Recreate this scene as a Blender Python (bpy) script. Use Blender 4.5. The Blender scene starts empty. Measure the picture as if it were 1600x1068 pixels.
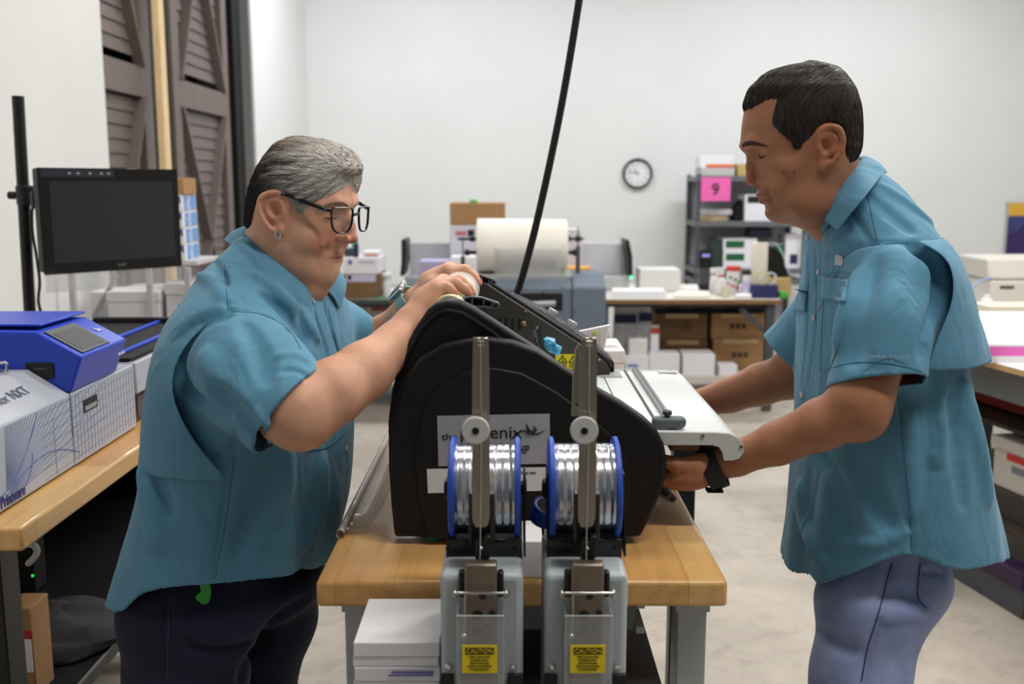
import bpy, bmesh, math, random
import numpy as np
from mathutils import Vector, Matrix
from mathutils.bvhtree import BVHTree

random.seed(7); np.random.seed(7)
C = bpy.context.scene.collection
SC = bpy.context.scene
# ------------------------------------------------------------------ camera, world, lights, exposure
FPX = 1556.0                      # focal length in pixels of the 1600 x 1068 frame (35 mm lens)
CAMZ = 1.45
PITCH = math.atan(244.0 / FPX)    # the horizon lies at pixel row 290
cp, sp = math.cos(PITCH), math.sin(PITCH)
cd = bpy.data.cameras.new('camera'); cam = bpy.data.objects.new('camera', cd); C.objects.link(cam)
cam.location = (0, 0, CAMZ); cam.rotation_euler = (math.pi / 2 - PITCH, 0, 0)
cd.sensor_width = 36.0; cd.lens = 36.0 * FPX / 1600.0
cd.clip_start = 0.05; cd.clip_end = 60
cd.dof.use_dof = True; cd.dof.focus_distance = 1.60; cd.dof.aperture_fstop = 4.5
SC.camera = cam
W = bpy.data.worlds.new('world'); SC.world = W; W.use_nodes = True
W.node_tree.nodes['Background'].inputs[0].default_value = (0.92, 0.96, 1.0, 1)
W.node_tree.nodes['Background'].inputs[1].default_value = 0.11
SC.view_settings.view_transform = 'Standard'; SC.view_settings.look = 'None'
SC.view_settings.gamma = 1.0; SC.view_settings.exposure = 0.0
SC.view_settings.use_curve_mapping = False


def area_light(name, loc, sx, sy, power, col=(1, 0.97, 0.92)):
    l = bpy.data.lights.new(name, 'AREA'); l.shape = 'RECTANGLE'; l.size = sx; l.size_y = sy
    l.energy = power; l.color = col
    o = bpy.data.objects.new(name, l); C.objects.link(o); o.location = loc
    return o


# strip lamps under the ceiling, all of them above the picture
area_light('ceiling_lamp', (-0.6, 7.6, 3.95), 2.4, 0.30, 82, (0.93, 0.97, 1.0))
area_light('ceiling_lamp', (3.0, 7.6, 3.95), 2.4, 0.30, 92, (0.93, 0.97, 1.0))
area_light('ceiling_lamp', (-0.9, 4.6, 3.95), 2.4, 0.30, 42, (1, 0.97, 0.93))
area_light('ceiling_lamp', (2.5, 3.4, 3.95), 2.4, 0.30, 130, (1, 0.97, 0.93))
area_light('ceiling_lamp', (0.15, 2.15, 3.95), 1.6, 0.30, 26, (1, 0.95, 0.87))
area_light('ceiling_lamp', (1.5, 0.45, 3.95), 2.4, 0.30, 76, (1, 0.96, 0.90))

# ------------------------------------------------------------------ pixel -> world
def ray(px, py):
    v = (534.0 - py) / FPX
    return Vector(((px - 800.0) / FPX, cp + v * sp, -sp + v * cp))
def P(px, py, Y):
    d = ray(px, py); t = Y / d.y
    return Vector((d.x * t, Y, CAMZ + d.z * t))
def PX(px, py, X):
    d = ray(px, py); t = X / d.x
    return Vector((X, d.y * t, CAMZ + d.z * t))
def PZ(px, py, Z):
    d = ray(px, py); t = (Z - CAMZ) / d.z
    return Vector((d.x * t, d.y * t, Z))

# ------------------------------------------------------------------ materials
def lin(c):
    return tuple((x / 255.0 / 12.92) if x / 255.0 <= 0.04045 else ((x / 255.0 + 0.055) / 1.055) ** 2.4 for x in c) + (1.0,)
def mat(name, col, rough=0.5, metal=0.0, spec=0.5, var=0.0, vscale=8.0, bump=0.0, bscale=120.0, trans=0.0, alpha=1.0,
        coat=0.0, emit=None, estr=1.0, stretch=(1, 1, 1), col2=None, sheen=0.0, aniso=0.0, ior=1.45, sss=0.0):
    m = bpy.data.materials.new(name); m.use_nodes = True
    nt = m.node_tree; b = nt.nodes['Principled BSDF']
    c = lin(col)
    b.inputs['Base Color'].default_value = c
    b.inputs['Roughness'].default_value = rough; b.inputs['Metallic'].default_value = metal
    b.inputs['Specular IOR Level'].default_value = spec; b.inputs['IOR'].default_value = ior
    b.inputs['Transmission Weight'].default_value = trans; b.inputs['Alpha'].default_value = alpha
    b.inputs['Coat Weight'].default_value = coat; b.inputs['Sheen Weight'].default_value = sheen
    b.inputs['Anisotropic'].default_value = aniso
    if sss:
        b.inputs['Subsurface Weight'].default_value = sss
        b.inputs['Subsurface Radius'].default_value = (0.012, 0.005, 0.003)
        b.inputs['Subsurface Scale'].default_value = 1.0
    if emit:
        b.inputs['Emission Color'].default_value = lin(emit); b.inputs['Emission Strength'].default_value = estr
    tc = nt.nodes.new('ShaderNodeTexCoord'); mp = nt.nodes.new('ShaderNodeMapping')
    mp.inputs['Scale'].default_value = stretch
    nt.links.new(tc.outputs['Object'], mp.inputs['Vector'])
    if var or col2:
        n = nt.nodes.new('ShaderNodeTexNoise'); n.inputs['Scale'].default_value = vscale; n.inputs['Detail'].default_value = 6
        nt.links.new(mp.outputs['Vector'], n.inputs['Vector'])
        r = nt.nodes.new('ShaderNodeValToRGB')
        d = lin(col2) if col2 else tuple(max(0, x * (1 - var)) for x in c[:3]) + (1,)
        e = c if col2 else tuple(min(1, x * (1 + var)) for x in c[:3]) + (1,)
        r.color_ramp.elements[0].position = 0.32; r.color_ramp.elements[1].position = 0.68
        r.color_ramp.elements[0].color = d; r.color_ramp.elements[1].color = e
        nt.links.new(n.outputs['Fac'], r.inputs['Fac']); nt.links.new(r.outputs['Color'], b.inputs['Base Color'])
    if bump:
        n = nt.nodes.new('ShaderNodeTexNoise'); n.inputs['Scale'].default_value = bscale; n.inputs['Detail'].default_value = 4
        nt.links.new(mp.outputs['Vector'], n.inputs['Vector'])
        bp = nt.nodes.new('ShaderNodeBump'); bp.inputs['Strength'].default_value = bump; bp.inputs['Distance'].default_value = 0.002
        nt.links.new(n.outputs['Fac'], bp.inputs['Height']); nt.links.new(bp.outputs['Normal'], b.inputs['Normal'])
    return m
def nodes_of(m):
    return m.node_tree, m.node_tree.nodes['Principled BSDF']

# ------------------------------------------------------------------ mesh builder
BASE = {}                       # object name -> world position of its origin
class MB:
    def __init__(s): s.v = []; s.f = []
    def add(s, vs, fs):
        n = len(s.v); s.v += [tuple(v) for v in vs]; s.f += [tuple(i + n for i in f) for f in fs]; return s
    def box(s, a, b, M=None):
        x0, x1 = sorted((a[0], b[0])); y0, y1 = sorted((a[1], b[1])); z0, z1 = sorted((a[2], b[2]))
        vs = [(x0, y0, z0), (x1, y0, z0), (x1, y1, z0), (x0, y1, z0), (x0, y0, z1), (x1, y0, z1), (x1, y1, z1), (x0, y1, z1)]
        if M is not None: vs = [M @ Vector(v) for v in vs]
        return s.add(vs, [(0, 3, 2, 1), (4, 5, 6, 7), (0, 1, 5, 4), (1, 2, 6, 5), (2, 3, 7, 6), (3, 0, 4, 7)])
    def bar(s, p, q, w, h, up=(0, 0, 1)):
        p = Vector(p); q = Vector(q); d = (q - p).normalized(); u = Vector(up)
        r = d.cross(u); r = r.normalized() if r.length > 1e-6 else Vector((1, 0, 0)); u = r.cross(d)
        vs = []
        for c in (p, q):
            for a, b in ((-1, -1), (1, -1), (1, 1), (-1, 1)): vs.append(c + r * (w / 2 * a) + u * (h / 2 * b))
        return s.add(vs, [(0, 1, 2, 3), (7, 6, 5, 4), (0, 4, 5, 1), (1, 5, 6, 2), (2, 6, 7, 3), (3, 7, 4, 0)])
    def prism(s, pts, vec):
        n = len(pts); vec = Vector(vec); a = [Vector(p) for p in pts]
        return s.add(a + [p + vec for p in a], [tuple(range(n - 1, -1, -1)), tuple(range(n, 2 * n))] +
                     [(i, (i + 1) % n, n + (i + 1) % n, n + i) for i in range(n)])
    def ring(s, pts_list, closed=True, cap=True, loop=False):
        n = len(pts_list[0]); vs = [p for r in pts_list for p in r]; fs = []; m = len(pts_list)
        for j in range(m if loop else m - 1):
            k = (j + 1) % m
            for i in range(n if closed else n - 1):
                fs.append((j * n + i, j * n + (i + 1) % n, k * n + (i + 1) % n, k * n + i))
        if cap and closed and not loop:
            fs.append(tuple(range(n - 1, -1, -1))); fs.append(tuple((m - 1) * n + i for i in range(n)))
        return s.add(vs, fs)
    def cyl(s, p, q, r0, r1=None, n=24, cap=True):
        return s.tube([p, q], [r0, r0 if r1 is None else r1], n, cap)
    def tube(s, pts, r, n=12, cap=True):
        pts = [Vector(p) for p in pts]; rs = r if isinstance(r, (list, tuple)) else [r] * len(pts)
        rings = []; u = None
        for i, p in enumerate(pts):
            d = (pts[min(i + 1, len(pts) - 1)] - pts[max(i - 1, 0)]).normalized()
            if u is None: u = Vector((0, 0, 1)) if abs(d.z) < 0.9 else Vector((1, 0, 0))
            a = d.cross(u); a = a.normalized() if a.length > 1e-6 else Vector((1, 0, 0)); u = a.cross(d).normalized()
            rings.append([p + a * (rs[i] * math.cos(2 * math.pi * k / n)) + u * (rs[i] * math.sin(2 * math.pi * k / n)) for k in range(n)])
        return s.ring(rings, True, cap)
    def lathe(s, prof, o, ax=(0, 0, 1), n=32, cap=True):
        ax = Vector(ax).normalized(); a = ax.orthogonal().normalized(); b = ax.cross(a); o = Vector(o)
        return s.ring([[o + ax * z + (a * math.cos(2 * math.pi * k / n) + b * math.sin(2 * math.pi * k / n)) * r for k in range(n)] for r, z in prof], True, cap)
    def ell(s, c, r, n=16, m=10, M=None):
        c = Vector(c); rr = (r, r, r) if isinstance(r, (int, float)) else r
        rings = []
        for j in range(m + 1):
            t = -math.pi / 2 + math.pi * j / m; ct = max(math.cos(t), 1e-3)
            row = []
            for k in range(n):
                v = Vector((rr[0] * ct * math.cos(2 * math.pi * k / n), rr[1] * ct * math.sin(2 * math.pi * k / n), rr[2] * math.sin(t)))
                row.append(c + (M @ v if M is not None else v))
            rings.append(row)
        return s.ring(rings)
    def grid(s, rows, closed=False): return s.ring(rows, closed, False)
    def build(s, name, m, parent=None, bevel=0.0, seg=2, smooth=True, solid=0.0, sub=0, angle=38, label=None):
        off = BASE[parent.name] if parent is not None else None
        if off is None:
            a = np.array(s.v); off = Vector(((a[:, 0].min() + a[:, 0].max()) / 2, (a[:, 1].min() + a[:, 1].max()) / 2, a[:, 2].min()))
        me = bpy.data.meshes.new(name)
        me.from_pydata([(v[0] - off.x, v[1] - off.y, v[2] - off.z) for v in s.v], [], s.f)
        bm = bmesh.new(); bm.from_mesh(me)
        bmesh.ops.remove_doubles(bm, verts=bm.verts, dist=1e-6)
        bmesh.ops.recalc_face_normals(bm, faces=bm.faces); bm.to_mesh(me); bm.free()
        me.materials.append(m)
        if smooth:
            me.shade_smooth(); me.set_sharp_from_angle(angle=math.radians(angle))
        o = bpy.data.objects.new(name, me); C.objects.link(o)
        if parent is not None: o.parent = parent
        else: o.location = off
        BASE[o.name] = off
        if solid:
            d = o.modifiers.new('thickness', 'SOLIDIFY'); d.thickness = solid; d.offset = 0
        if bevel:
            d = o.modifiers.new('bevel', 'BEVEL'); d.width = bevel; d.segments = seg; d.limit_method = 'ANGLE'; d.angle_limit = math.radians(35)
            d.harden_normals = False
        if sub:
            d = o.modifiers.new('sub', 'SUBSURF'); d.levels = sub; d.render_levels = sub
        if label: o['label'] = label
        return o

def tag(o, label, cat, group=None, kind=None):
    o['label'] = label; o['category'] = cat
    if group: o['group'] = group
    if kind: o['kind'] = kind
    return o
def thing(name, label, cat, loc, group=None):
    o = bpy.data.objects.new(name, None); C.objects.link(o); o.location = loc; o.empty_display_size = 0.05
    BASE[o.name] = Vector(loc)
    return tag(o, label, cat, group)
def struct(o): o['kind'] = 'structure'; return o
def dup(root, shift, label, group=None):
    r = root.copy(); C.objects.link(r); r.location = root.location + Vector(shift); r['label'] = label
    if group: r['group'] = group
    for ch in list(root.children):
        c = ch.copy(); C.objects.link(c); c.parent = r
        for g in list(ch.children):
            d = g.copy(); C.objects.link(d); d.parent = c
    return r

def text_obj(body, parent, centre, width=None, height=None, m=None, name='lettering', normal=(0, -1, 0), up=(0, 0, 1), extrude=0.0003, shear=0.0, label=None, bold=0.0):
    """Lettering as a thin mesh whose front faces along normal."""
    cu = bpy.data.curves.new('tmp', 'FONT'); cu.body = body; cu.align_x = 'CENTER'; cu.align_y = 'CENTER'
    cu.extrude = 0.01; cu.shear = shear; cu.resolution_u = 3; cu.offset = bold
    o = bpy.data.objects.new('tmp', cu); C.objects.link(o)
    dg = bpy.context.evaluated_depsgraph_get(); dg.update()
    me = bpy.data.meshes.new_from_object(o.evaluated_get(dg))
    bpy.data.objects.remove(o); bpy.data.curves.remove(cu)
    n = len(me.vertices); a = np.empty(n * 3); me.vertices.foreach_get('co', a); a = a.reshape(-1, 3)
    lo, hi = a.min(0), a.max(0); a[:, :2] -= (lo[:2] + hi[:2]) / 2
    sx = width / (hi[0] - lo[0]) if width else None; sy = height / (hi[1] - lo[1]) if height else None
    sx = sx or sy; sy = sy or sx
    N = Vector(normal).normalized(); U = Vector(up); U = (U - N * U.dot(N)).normalized(); R = U.cross(N)
    off = BASE[parent.name]; c = Vector(centre) - off
    out = np.array(c)[None, :] + a[:, :1] * sx * np.array(R) + a[:, 1:2] * sy * np.array(U) + np.sign(a[:, 2:3]) * extrude * np.array(N)
    me.vertices.foreach_set('co', out.ravel()); me.update()
    me.materials.clear(); me.materials.append(m)
    o = bpy.data.objects.new(name, me); C.objects.link(o); o.parent = parent; BASE[o.name] = off
    if label: o['label'] = label
    return o
# ------------------------------------------------------------------ shared materials
WHITE_WALL = mat('white_wall_paint', (226, 226, 224), 0.75, var=0.02, vscale=1.5, bump=0.1, bscale=60)
BROWN = mat('brown_shutter_paint', (112, 100, 96), 0.55, var=0.05, vscale=6)
PINE = mat('pine_wood', (226, 198, 150), 0.6, var=0.1, vscale=3, stretch=(18, 18, 0.8))
BLACK = mat('black_plastic', (20, 20, 22), 0.42)
BLACKM = mat('black_metal', (17, 17, 18), 0.38, spec=0.5)
MATTEBLACK = mat('matte_black', (12, 12, 13), 0.75)
WHITEP = mat('white_plastic', (222, 222, 220), 0.4)
PAPER = mat('white_paper', (232, 231, 236), 0.75)
CARD = mat('brown_cardboard', (168, 130, 88), 0.8, var=0.08, vscale=4)
CARDD = mat('dark_cardboard', (122, 92, 62), 0.8, var=0.08, vscale=4)
TAPE = mat('packing_tape', (196, 168, 124), 0.35)
NAVY = mat('navy_print', (38, 40, 92), 0.6)
REDP = mat('red_print', (190, 48, 40), 0.6)
GREENP = mat('green_print', (24, 92, 56), 0.6)
GREYM = mat('grey_metal', (120, 124, 130), 0.4, metal=0.2)
DGREY = mat('dark_grey_metal', (78, 80, 86), 0.45, metal=0.2)
INK = mat('black_ink', (18, 18, 20), 0.6)
CHROME = mat('chrome', (215, 215, 215), 0.12, metal=1.0)
STEEL = mat('brushed_steel', (178, 172, 160), 0.3, metal=1.0)

XW = -1.92; YW = 9.6; ZC = 4.15
def concrete():
    m = mat('concrete_floor', (176, 168, 156), 0.55, spec=0.35)
    nt, b = nodes_of(m)
    tc = nt.nodes.new('ShaderNodeTexCoord')
    n1 = nt.nodes.new('ShaderNodeTexNoise'); n1.inputs['Scale'].default_value = 2.2; n1.inputs['Detail'].default_value = 8; n1.inputs['Roughness'].default_value = 0.65
    n2 = nt.nodes.new('ShaderNodeTexNoise'); n2.inputs['Scale'].default_value = 9; n2.inputs['Detail'].default_value = 8; n2.inputs['Distortion'].default_value = 1.2
    r1 = nt.nodes.new('ShaderNodeValToRGB'); r1.color_ramp.elements[0].position = 0.3; r1.color_ramp.elements[1].position = 0.7
    r1.color_ramp.elements[0].color = lin((158, 150, 139)); r1.color_ramp.elements[1].color = lin((184, 176, 165))
    r2 = nt.nodes.new('ShaderNodeValToRGB'); r2.color_ramp.elements[0].position = 0.34; r2.color_ramp.elements[1].position = 0.5
    r2.color_ramp.elements[0].color = (0.80, 0.79, 0.78, 1); r2.color_ramp.elements[1].color = (1, 1, 1, 1)
    mx = nt.nodes.new('ShaderNodeMix'); mx.data_type = 'RGBA'; mx.blend_type = 'MULTIPLY'; mx.inputs[0].default_value = 0.6
    for n in (n1, n2): nt.links.new(tc.outputs['Object'], n.inputs['Vector'])
    nt.links.new(n1.outputs['Fac'], r1.inputs['Fac']); nt.links.new(n2.outputs['Fac'], r2.inputs['Fac'])
    nt.links.new(r1.outputs['Color'], mx.inputs[6]); nt.links.new(r2.outputs['Color'], mx.inputs[7])
    nt.links.new(mx.outputs[2], b.inputs['Base Color'])
    return m
struct(MB().box((-2.4, -2.5, -0.1), (6.2, YW + 0.1, 0)).build('floor', concrete(), smooth=False))
struct(MB().box((-2.4, -2.5, ZC), (6.2, YW + 0.1, ZC + 0.1)).build('ceiling', mat('ceiling_paint', (170, 170, 170), 0.8), smooth=False))
struct(MB().box((XW, YW, 0), (6.2, YW + 0.1, ZC)).build('wall_back', WHITE_WALL, smooth=False))
struct(MB().box((6.1, -2.5, 0), (6.2, YW, ZC)).build('wall_right', WHITE_WALL, smooth=False))  # out of view; added for the light it bounces back
# left wall: a near stretch, the recessed shutter doors, a far stretch
YA = PX(155, 0, XW).y; YB = PX(399, 200, XW).y
struct(MB().box((XW - 0.12, -2.5, 0), (XW, YA, ZC)).build('wall_left', WHITE_WALL, smooth=False))
struct(MB().box((XW - 0.4, YB, 0), (XW, YW, ZC)).build('wall_left', WHITE_WALL, smooth=False))
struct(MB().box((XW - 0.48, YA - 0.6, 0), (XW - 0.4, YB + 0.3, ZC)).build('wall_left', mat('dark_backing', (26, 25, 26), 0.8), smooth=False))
struct(MB().box((XW - 0.4, YB - 0.06, 0), (XW - 0.002, YB, ZC)).build('trim_1', mat('shaded_return_grey', (150, 148, 148), 0.7), smooth=False))  # recess return; its grey holds the shade of the side turned away

def shutter(name, y0, y1, xd):
    """One tall slatted barn leaf on the left wall: stiles, rails, cross braces, slats."""
    t = thing(name, 'x', 'door', (xd, (y0 + y1) / 2, 0)); del t['label']; del t['category']; struct(t)
    zt, zm, zl = 4.1, 1.93, 0.05; st = 0.13; th = 0.05
    f = MB()
    f.box((xd - th, y0, zl), (xd, y0 + st, zt)); f.box((xd - th, y1 - st, zl), (xd, y1, zt))
    f.build('stile', BROWN, t)
    r = MB(); r.box((xd - th, y0 + st, zm), (xd, y1 - st, zm + 0.16)); r.box((xd - th, y0 + st, zl), (xd, y1 - st, zl + 0.2)); r.box((xd - th, y0 + st, zt - 0.2), (xd, y1 - st, zt))
    r.build('rail', BROWN, t)
    b = MB()
    for za, zb in ((zm + 0.16, zt - 0.2), (zl + 0.2, zm)):
        for ya, yb in ((y0 + st, y1 - st), (y1 - st, y0 + st)):
            b.bar((xd - 0.012, ya, za), (xd - 0.012, yb, zb), 0.022, 0.06, up=(1, 0, 0))
    b.build('cross_brace', BROWN, t)
    s = MB(); z = zl + 0.22
    while z < zt - 0.22:
        if not (zm - 0.05 < z < zm + 0.2):
            s.add([(xd - 0.054, y0 + st, z + 0.072), (xd - 0.054, y1 - st, z + 0.072), (xd - 0.045, y1 - st, z), (xd - 0.045, y0 + st, z),
                   (xd - 0.046, y0 + st, z + 0.076), (xd - 0.046, y1 - st, z + 0.076), (xd - 0.035, y1 - st, z), (xd - 0.035, y0 + st, z)],
                  [(0, 1, 2, 3), (7, 6, 5, 4), (0, 4, 5, 1), (2, 6, 7, 3), (1, 5, 6, 2), (3, 7, 4, 0)])
        z += 0.075
    s.build('slats', BROWN, t)
    return t
XD = XW - 0.1
yl = PX(238, 150, XD).y
shutter('door_1', yl - 1.1, yl, XD)
shutter('door_2', PX(272, 150, XD).y, PX(358, 150, XD).y, XD)
struct(MB().box((XD - 0.02, PX(361, 150, XD).y, 0), (XD + 0.03, YB - 0.06, ZC)).build('trim_2', MATTEBLACK))
struct(MB().box((XD - 0.06, yl + 0.03, 0), (XD - 0.02, PX(271, 150, XD).y, ZC)).build('gap_shade_strip', MATTEBLACK))  # matte black strip standing for the darkness of the gap between the leaves
# loose timber stud leaning on the shutters
a = PX(243, -40, XD + 0.06); b = PX(267, 420, XD + 0.16)
d = (b - a); b = a + d * ((0.02 - a.z) / d.z)
o = MB().bar(a, b, 0.085, 0.04, up=(1, 0, 0)).build('timber_stud', PINE, bevel=0.003)
tag(o, 'bare pale pine stud leaning upright against the brown shutters', 'timber')
# ------------------------------------------------------------------ the maple bench, the laminator, the two wire stitchers
def pb(mb, x0, y0, x1, y1, Y, dep):
    """Box whose front face spans the given picture rectangle at distance Y."""
    ym = (y0 + y1) / 2
    a = P(x0, y1, Y); b = P(x1, y0, Y); c = P(x0, ym, Y); d = P(x1, ym, Y)
    return mb.box((c.x, Y, a.z), (d.x, Y + dep, b.z))
def poly(pts, Y): return [P(x, y, Y) for x, y in pts]
def smoothpoly(pts, n=4):
    """Closed Catmull-Rom curve through the points."""
    out = []; m = len(pts)
    for i in range(m):
        p0, p1, p2, p3 = (np.array(pts[(i + k) % m], float) for k in (-1, 0, 1, 2))
        for j in range(n):
            t = j / n
            out.append(tuple(0.5 * ((2 * p1) + (-p0 + p2) * t + (2 * p0 - 5 * p1 + 4 * p2 - p3) * t * t + (-p0 + 3 * p1 - 3 * p2 + p3) * t ** 3)))
    return out

def butcher(name, along='y'):
    """Maple butcher block: staves a few centimetres wide, each its own tone, fine grain."""
    m = mat(name, (206, 150, 84), 0.32, spec=0.5, coat=0.25)
    nt, b = nodes_of(m)
    tc = nt.nodes.new('ShaderNodeTexCoord'); mp = nt.nodes.new('ShaderNodeMapping')
    if along == 'y': mp.inputs['Rotation'].default_value = (0, 0, math.pi / 2)
    nt.links.new(tc.outputs['Object'], mp.inputs['Vector'])
    br = nt.nodes.new('ShaderNodeTexBrick'); br.inputs['Scale'].default_value = 1.0
    br.inputs['Color1'].default_value = lin((224, 180, 116)); br.inputs['Color2'].default_value = lin((200, 148, 86))
    br.inputs['Mortar'].default_value = lin((188, 136, 76)); br.inputs['Mortar Size'].default_value = 0.0006
    br.inputs['Brick Width'].default_value = 0.62; br.inputs['Row Height'].default_value = 0.082; br.inputs['Bias'].default_value = -0.1
    nt.links.new(mp.outputs['Vector'], br.inputs['Vector'])
    m2 = nt.nodes.new('ShaderNodeMapping'); m2.inputs['Scale'].default_value = (60, 3, 60) if along == 'y' else (3, 60, 60)
    nt.links.new(tc.outputs['Object'], m2.inputs['Vector'])
    n = nt.nodes.new('ShaderNodeTexNoise'); n.inputs['Scale'].default_value = 1.0; n.inputs['Detail'].default_value = 5
    nt.links.new(m2.outputs['Vector'], n.inputs['Vector'])
    r = nt.nodes.new('ShaderNodeValToRGB'); r.color_ramp.elements[0].color = (0.80, 0.76, 0.72, 1); r.color_ramp.elements[1].color = (1, 1, 1, 1)
    r.color_ramp.elements[0].position = 0.35; r.color_ramp.elements[1].position = 0.6
    nt.links.new(n.outputs['Fac'], r.inputs['Fac'])
    mx = nt.nodes.new('ShaderNodeMix'); mx.data_type = 'RGBA'; mx.blend_type = 'MULTIPLY'; mx.inputs[0].default_value = 0.7
    nt.links.new(br.outputs['Color'], mx.inputs[6]); nt.links.new(r.outputs['Color'], mx.inputs[7])
    nt.links.new(mx.outputs[2], b.inputs['Base Color'])
    return m
MAPLE = butcher('maple_butcher_block')
LEG = mat('grey_leg_paint', (174, 178, 180), 0.45)
ZB = PZ(800, 908, 0.908).z; YBF = 1.309
XBL = PZ(493, 908, ZB).x; XBR = PZ(1138, 908, ZB).x; YBE = 2.75
YBF = PZ(800, 908, ZB).y
bench = thing('workbench', 'maple block workbench with grey legs carrying the black laminator', 'workbench', (0, YBF + 0.7, 0))
MB().box((XBL, YBF, ZB - 0.038), (XBR, YBE, ZB)).build('bench_top', MAPLE, bench, bevel=0.006, seg=3)
for x0, x1 in ((XBR - 0.062, XBR - 0.02), (XBL + 0.032, XBL + 0.074)):
    for y in (YBF + 0.04, YBE - 0.12):
        mb = MB().box((x0, y, 0), (x1, y + 0.055, ZB - 0.038))
        mb.box((x0 - 0.004, y - 0.004, ZB - 0.062), (x1 + 0.004, y + 0.06, ZB - 0.038)); mb.box((x0 - 0.012, y - 0.012, 0), (x1 + 0.012, y + 0.067, 0.012))
        mb.build('leg', LEG, bench, bevel=0.002)
for x0 in (XBL + 0.035, XBR - 0.065):
    MB().box((x0 + 0.006, YBF + 0.1, 0.22), (x0 + 0.036, YBE - 0.12, 0.27)).build('side_rail', LEG, bench, bevel=0.002)
MB().box((XBL + 0.05, YBF + 0.02, 0.73), (XBR - 0.085, YBE - 0.2, 0.745)).build('lower_shelf', mat('black_shelf', (24, 22, 22), 0.5), bench, bevel=0.002)
MB().box((XBL + 0.08, YBF + 0.06, ZB - 0.1), (XBR - 0.12, YBF + 0.46, ZB - 0.04)).build('drawer_box', mat('grey_drawer', (120, 124, 126), 0.5), bench, bevel=0.003)
for zz in (ZB - 0.062, ZB - 0.1):
    MB().box((XBR - 0.12, YBF + 0.05, zz), (XBR - 0.108, YBF + 0.09, zz + 0.01)).build('slide_stop', LEG, bench)

# black steel post right behind the bench edge
a = P(1051, 790, 2.30); b = P(1086, 790, 2.30)
post = thing('steel_post', 'black square steel post behind the right edge of the maple bench', 'post', ((a.x + b.x) / 2, 2.325, 0))
MB().box((a.x, 2.30, 0.01), (b.x, 2.35, 0.86)).build('upright', BLACKM, post, bevel=0.003)
MB().box((a.x - 0.04, 2.26, 0), (b.x + 0.04, 2.39, 0.01)).build('foot_plate', BLACKM, post, bevel=0.002)
MB().box((a.x - 0.01, 2.29, 0.86), (b.x + 0.01, 2.36, 0.872)).build('end_cap', BLACK, post, bevel=0.003)

# ---- laminator
Y1, Y2 = 1.485, 1.975
lam = thing('laminator', 'large black laminator with a white feed tray on the maple bench', 'laminator', (0, (Y1 + Y2) / 2, ZB))
LBLACK = mat('laminator_black', (11, 11, 13), 0.5, spec=0.4, bump=0.15, bscale=900)
LGREY = mat('laminator_inner_grey', (70, 67, 64), 0.45, metal=0.3)
LARM = mat('bracket_grey', (92, 95, 102), 0.42)
TRAYW = mat('tray_white_enamel', (222, 226, 226), 0.38)
OUT = [(617, 846), (612, 790), (607, 720), (606, 660), (612, 610), (625, 562), (645, 518), (667, 485), (681, 474), (698, 469), (718, 469.5),
       (740, 480), (768, 498), (800, 519), (840, 545), (881, 574), (931, 606), (972, 629), (1008, 654), (1027, 672), (1038, 694), (1043, 720), (1041, 745), (1034, 770), (1018, 806), (1002, 843)]
IN = [(616, 846), (611, 790), (607, 730), (608, 690), (615, 640), (629, 596), (655, 560), (690, 539), (730, 530), (762, 528.5), (800, 533), (840, 548),
      (885, 577), (933, 608), (974, 632), (1008, 657), (1026, 675), (1037, 697), (1042, 722), (1040, 746), (1033, 771), (1017, 807), (1001, 845)]
def lowclamp(pts, Y): return [Vector((p.x, p.y, max(p.z, ZB + 0.012))) for p in poly(pts, Y)]
MB().prism(lowclamp(OUT, Y1), (0, 0.03, 0)).build('side_panel', LBLACK, lam, bevel=0.007, seg=3)
cx = 800
def inset(pts, k, c=(815, 700)): return [(c[0] + (x - c[0]) * k, c[1] + (y - c[1]) * k) for x, y in pts]
MB().prism(lowclamp(IN, Y1 - 0.030), (0, 0.03, 0)).build('side_cover', LBLACK, lam, bevel=0.006, seg=3)
# rim lines on the upper part of the panel and a shallow step on the cover
RIM = [(626, 590), (640, 548), (660, 512), (682, 490), (700, 485), (722, 489), (745, 503), (770, 520), (800, 542), (830, 566)]
mb = MB(); mb.tube([P(x, y, Y1 - 0.001) for x, y in RIM] , 0.0035, 8); mb.build('panel_rib', LBLACK, lam)
STEP = [(668, 846), (652, 770), (648, 700), (660, 640), (690, 600), (730, 580), (770, 574), (815, 582), (870, 612), (930, 656), (968, 690), (985, 730), (985, 770), (975, 846)]
MB().prism(lowclamp(STEP, Y1 - 0.0335), (0, 0.006, 0)).build('cover_step', LBLACK, lam, bevel=0.003)
# far plate with its thick top edge, and the body between the plates
FAR = [(700, 452), (742, 434), (756, 440), (775, 452), (870, 513), (925, 549), (946, 566), (953, 577), (950, 640), (700, 640)]
MB().prism(poly(FAR, Y2), (0, 0.022, 0)).build('inner_plate', LGREY, lam, bevel=0.002)
e = [P(x, y, Y2 - 0.003) for x, y in ((756, 438.5), (775, 450.5), (870, 511.5), (925, 547.5), (948, 566), (954, 577))]
MB().tube([p + Vector((0, 0.016, 0)) for p in e], 0.0075, 10).build('plate_edge', LBLACK, lam)
OUT2 = [P(x, y, Y1) + Vector((0, Y2 + 0.03 - Y1, 0)) for x, y in OUT]
for p in OUT2: p.z = max(ZB + 0.012, min(p.z, P(800, 452, Y2).z))
lim = [Vector((p.x, p.y, min(p.z, CAMZ - 0.02 - 0.30 - 0.2 * max(0, p.x + 0.1)))) for p in OUT2]
MB().prism(lim, (0, 0.03, 0)).build('far_cover', LBLACK, lam, bevel=0.006)
MB().box((P(640, 800, Y1).x, Y1 + 0.028, ZB + 0.03), (P(985, 800, Y1).x, Y2 + 0.03, ZB + 0.13)).build('chassis', MATTEBLACK, lam, bevel=0.004)
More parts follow.
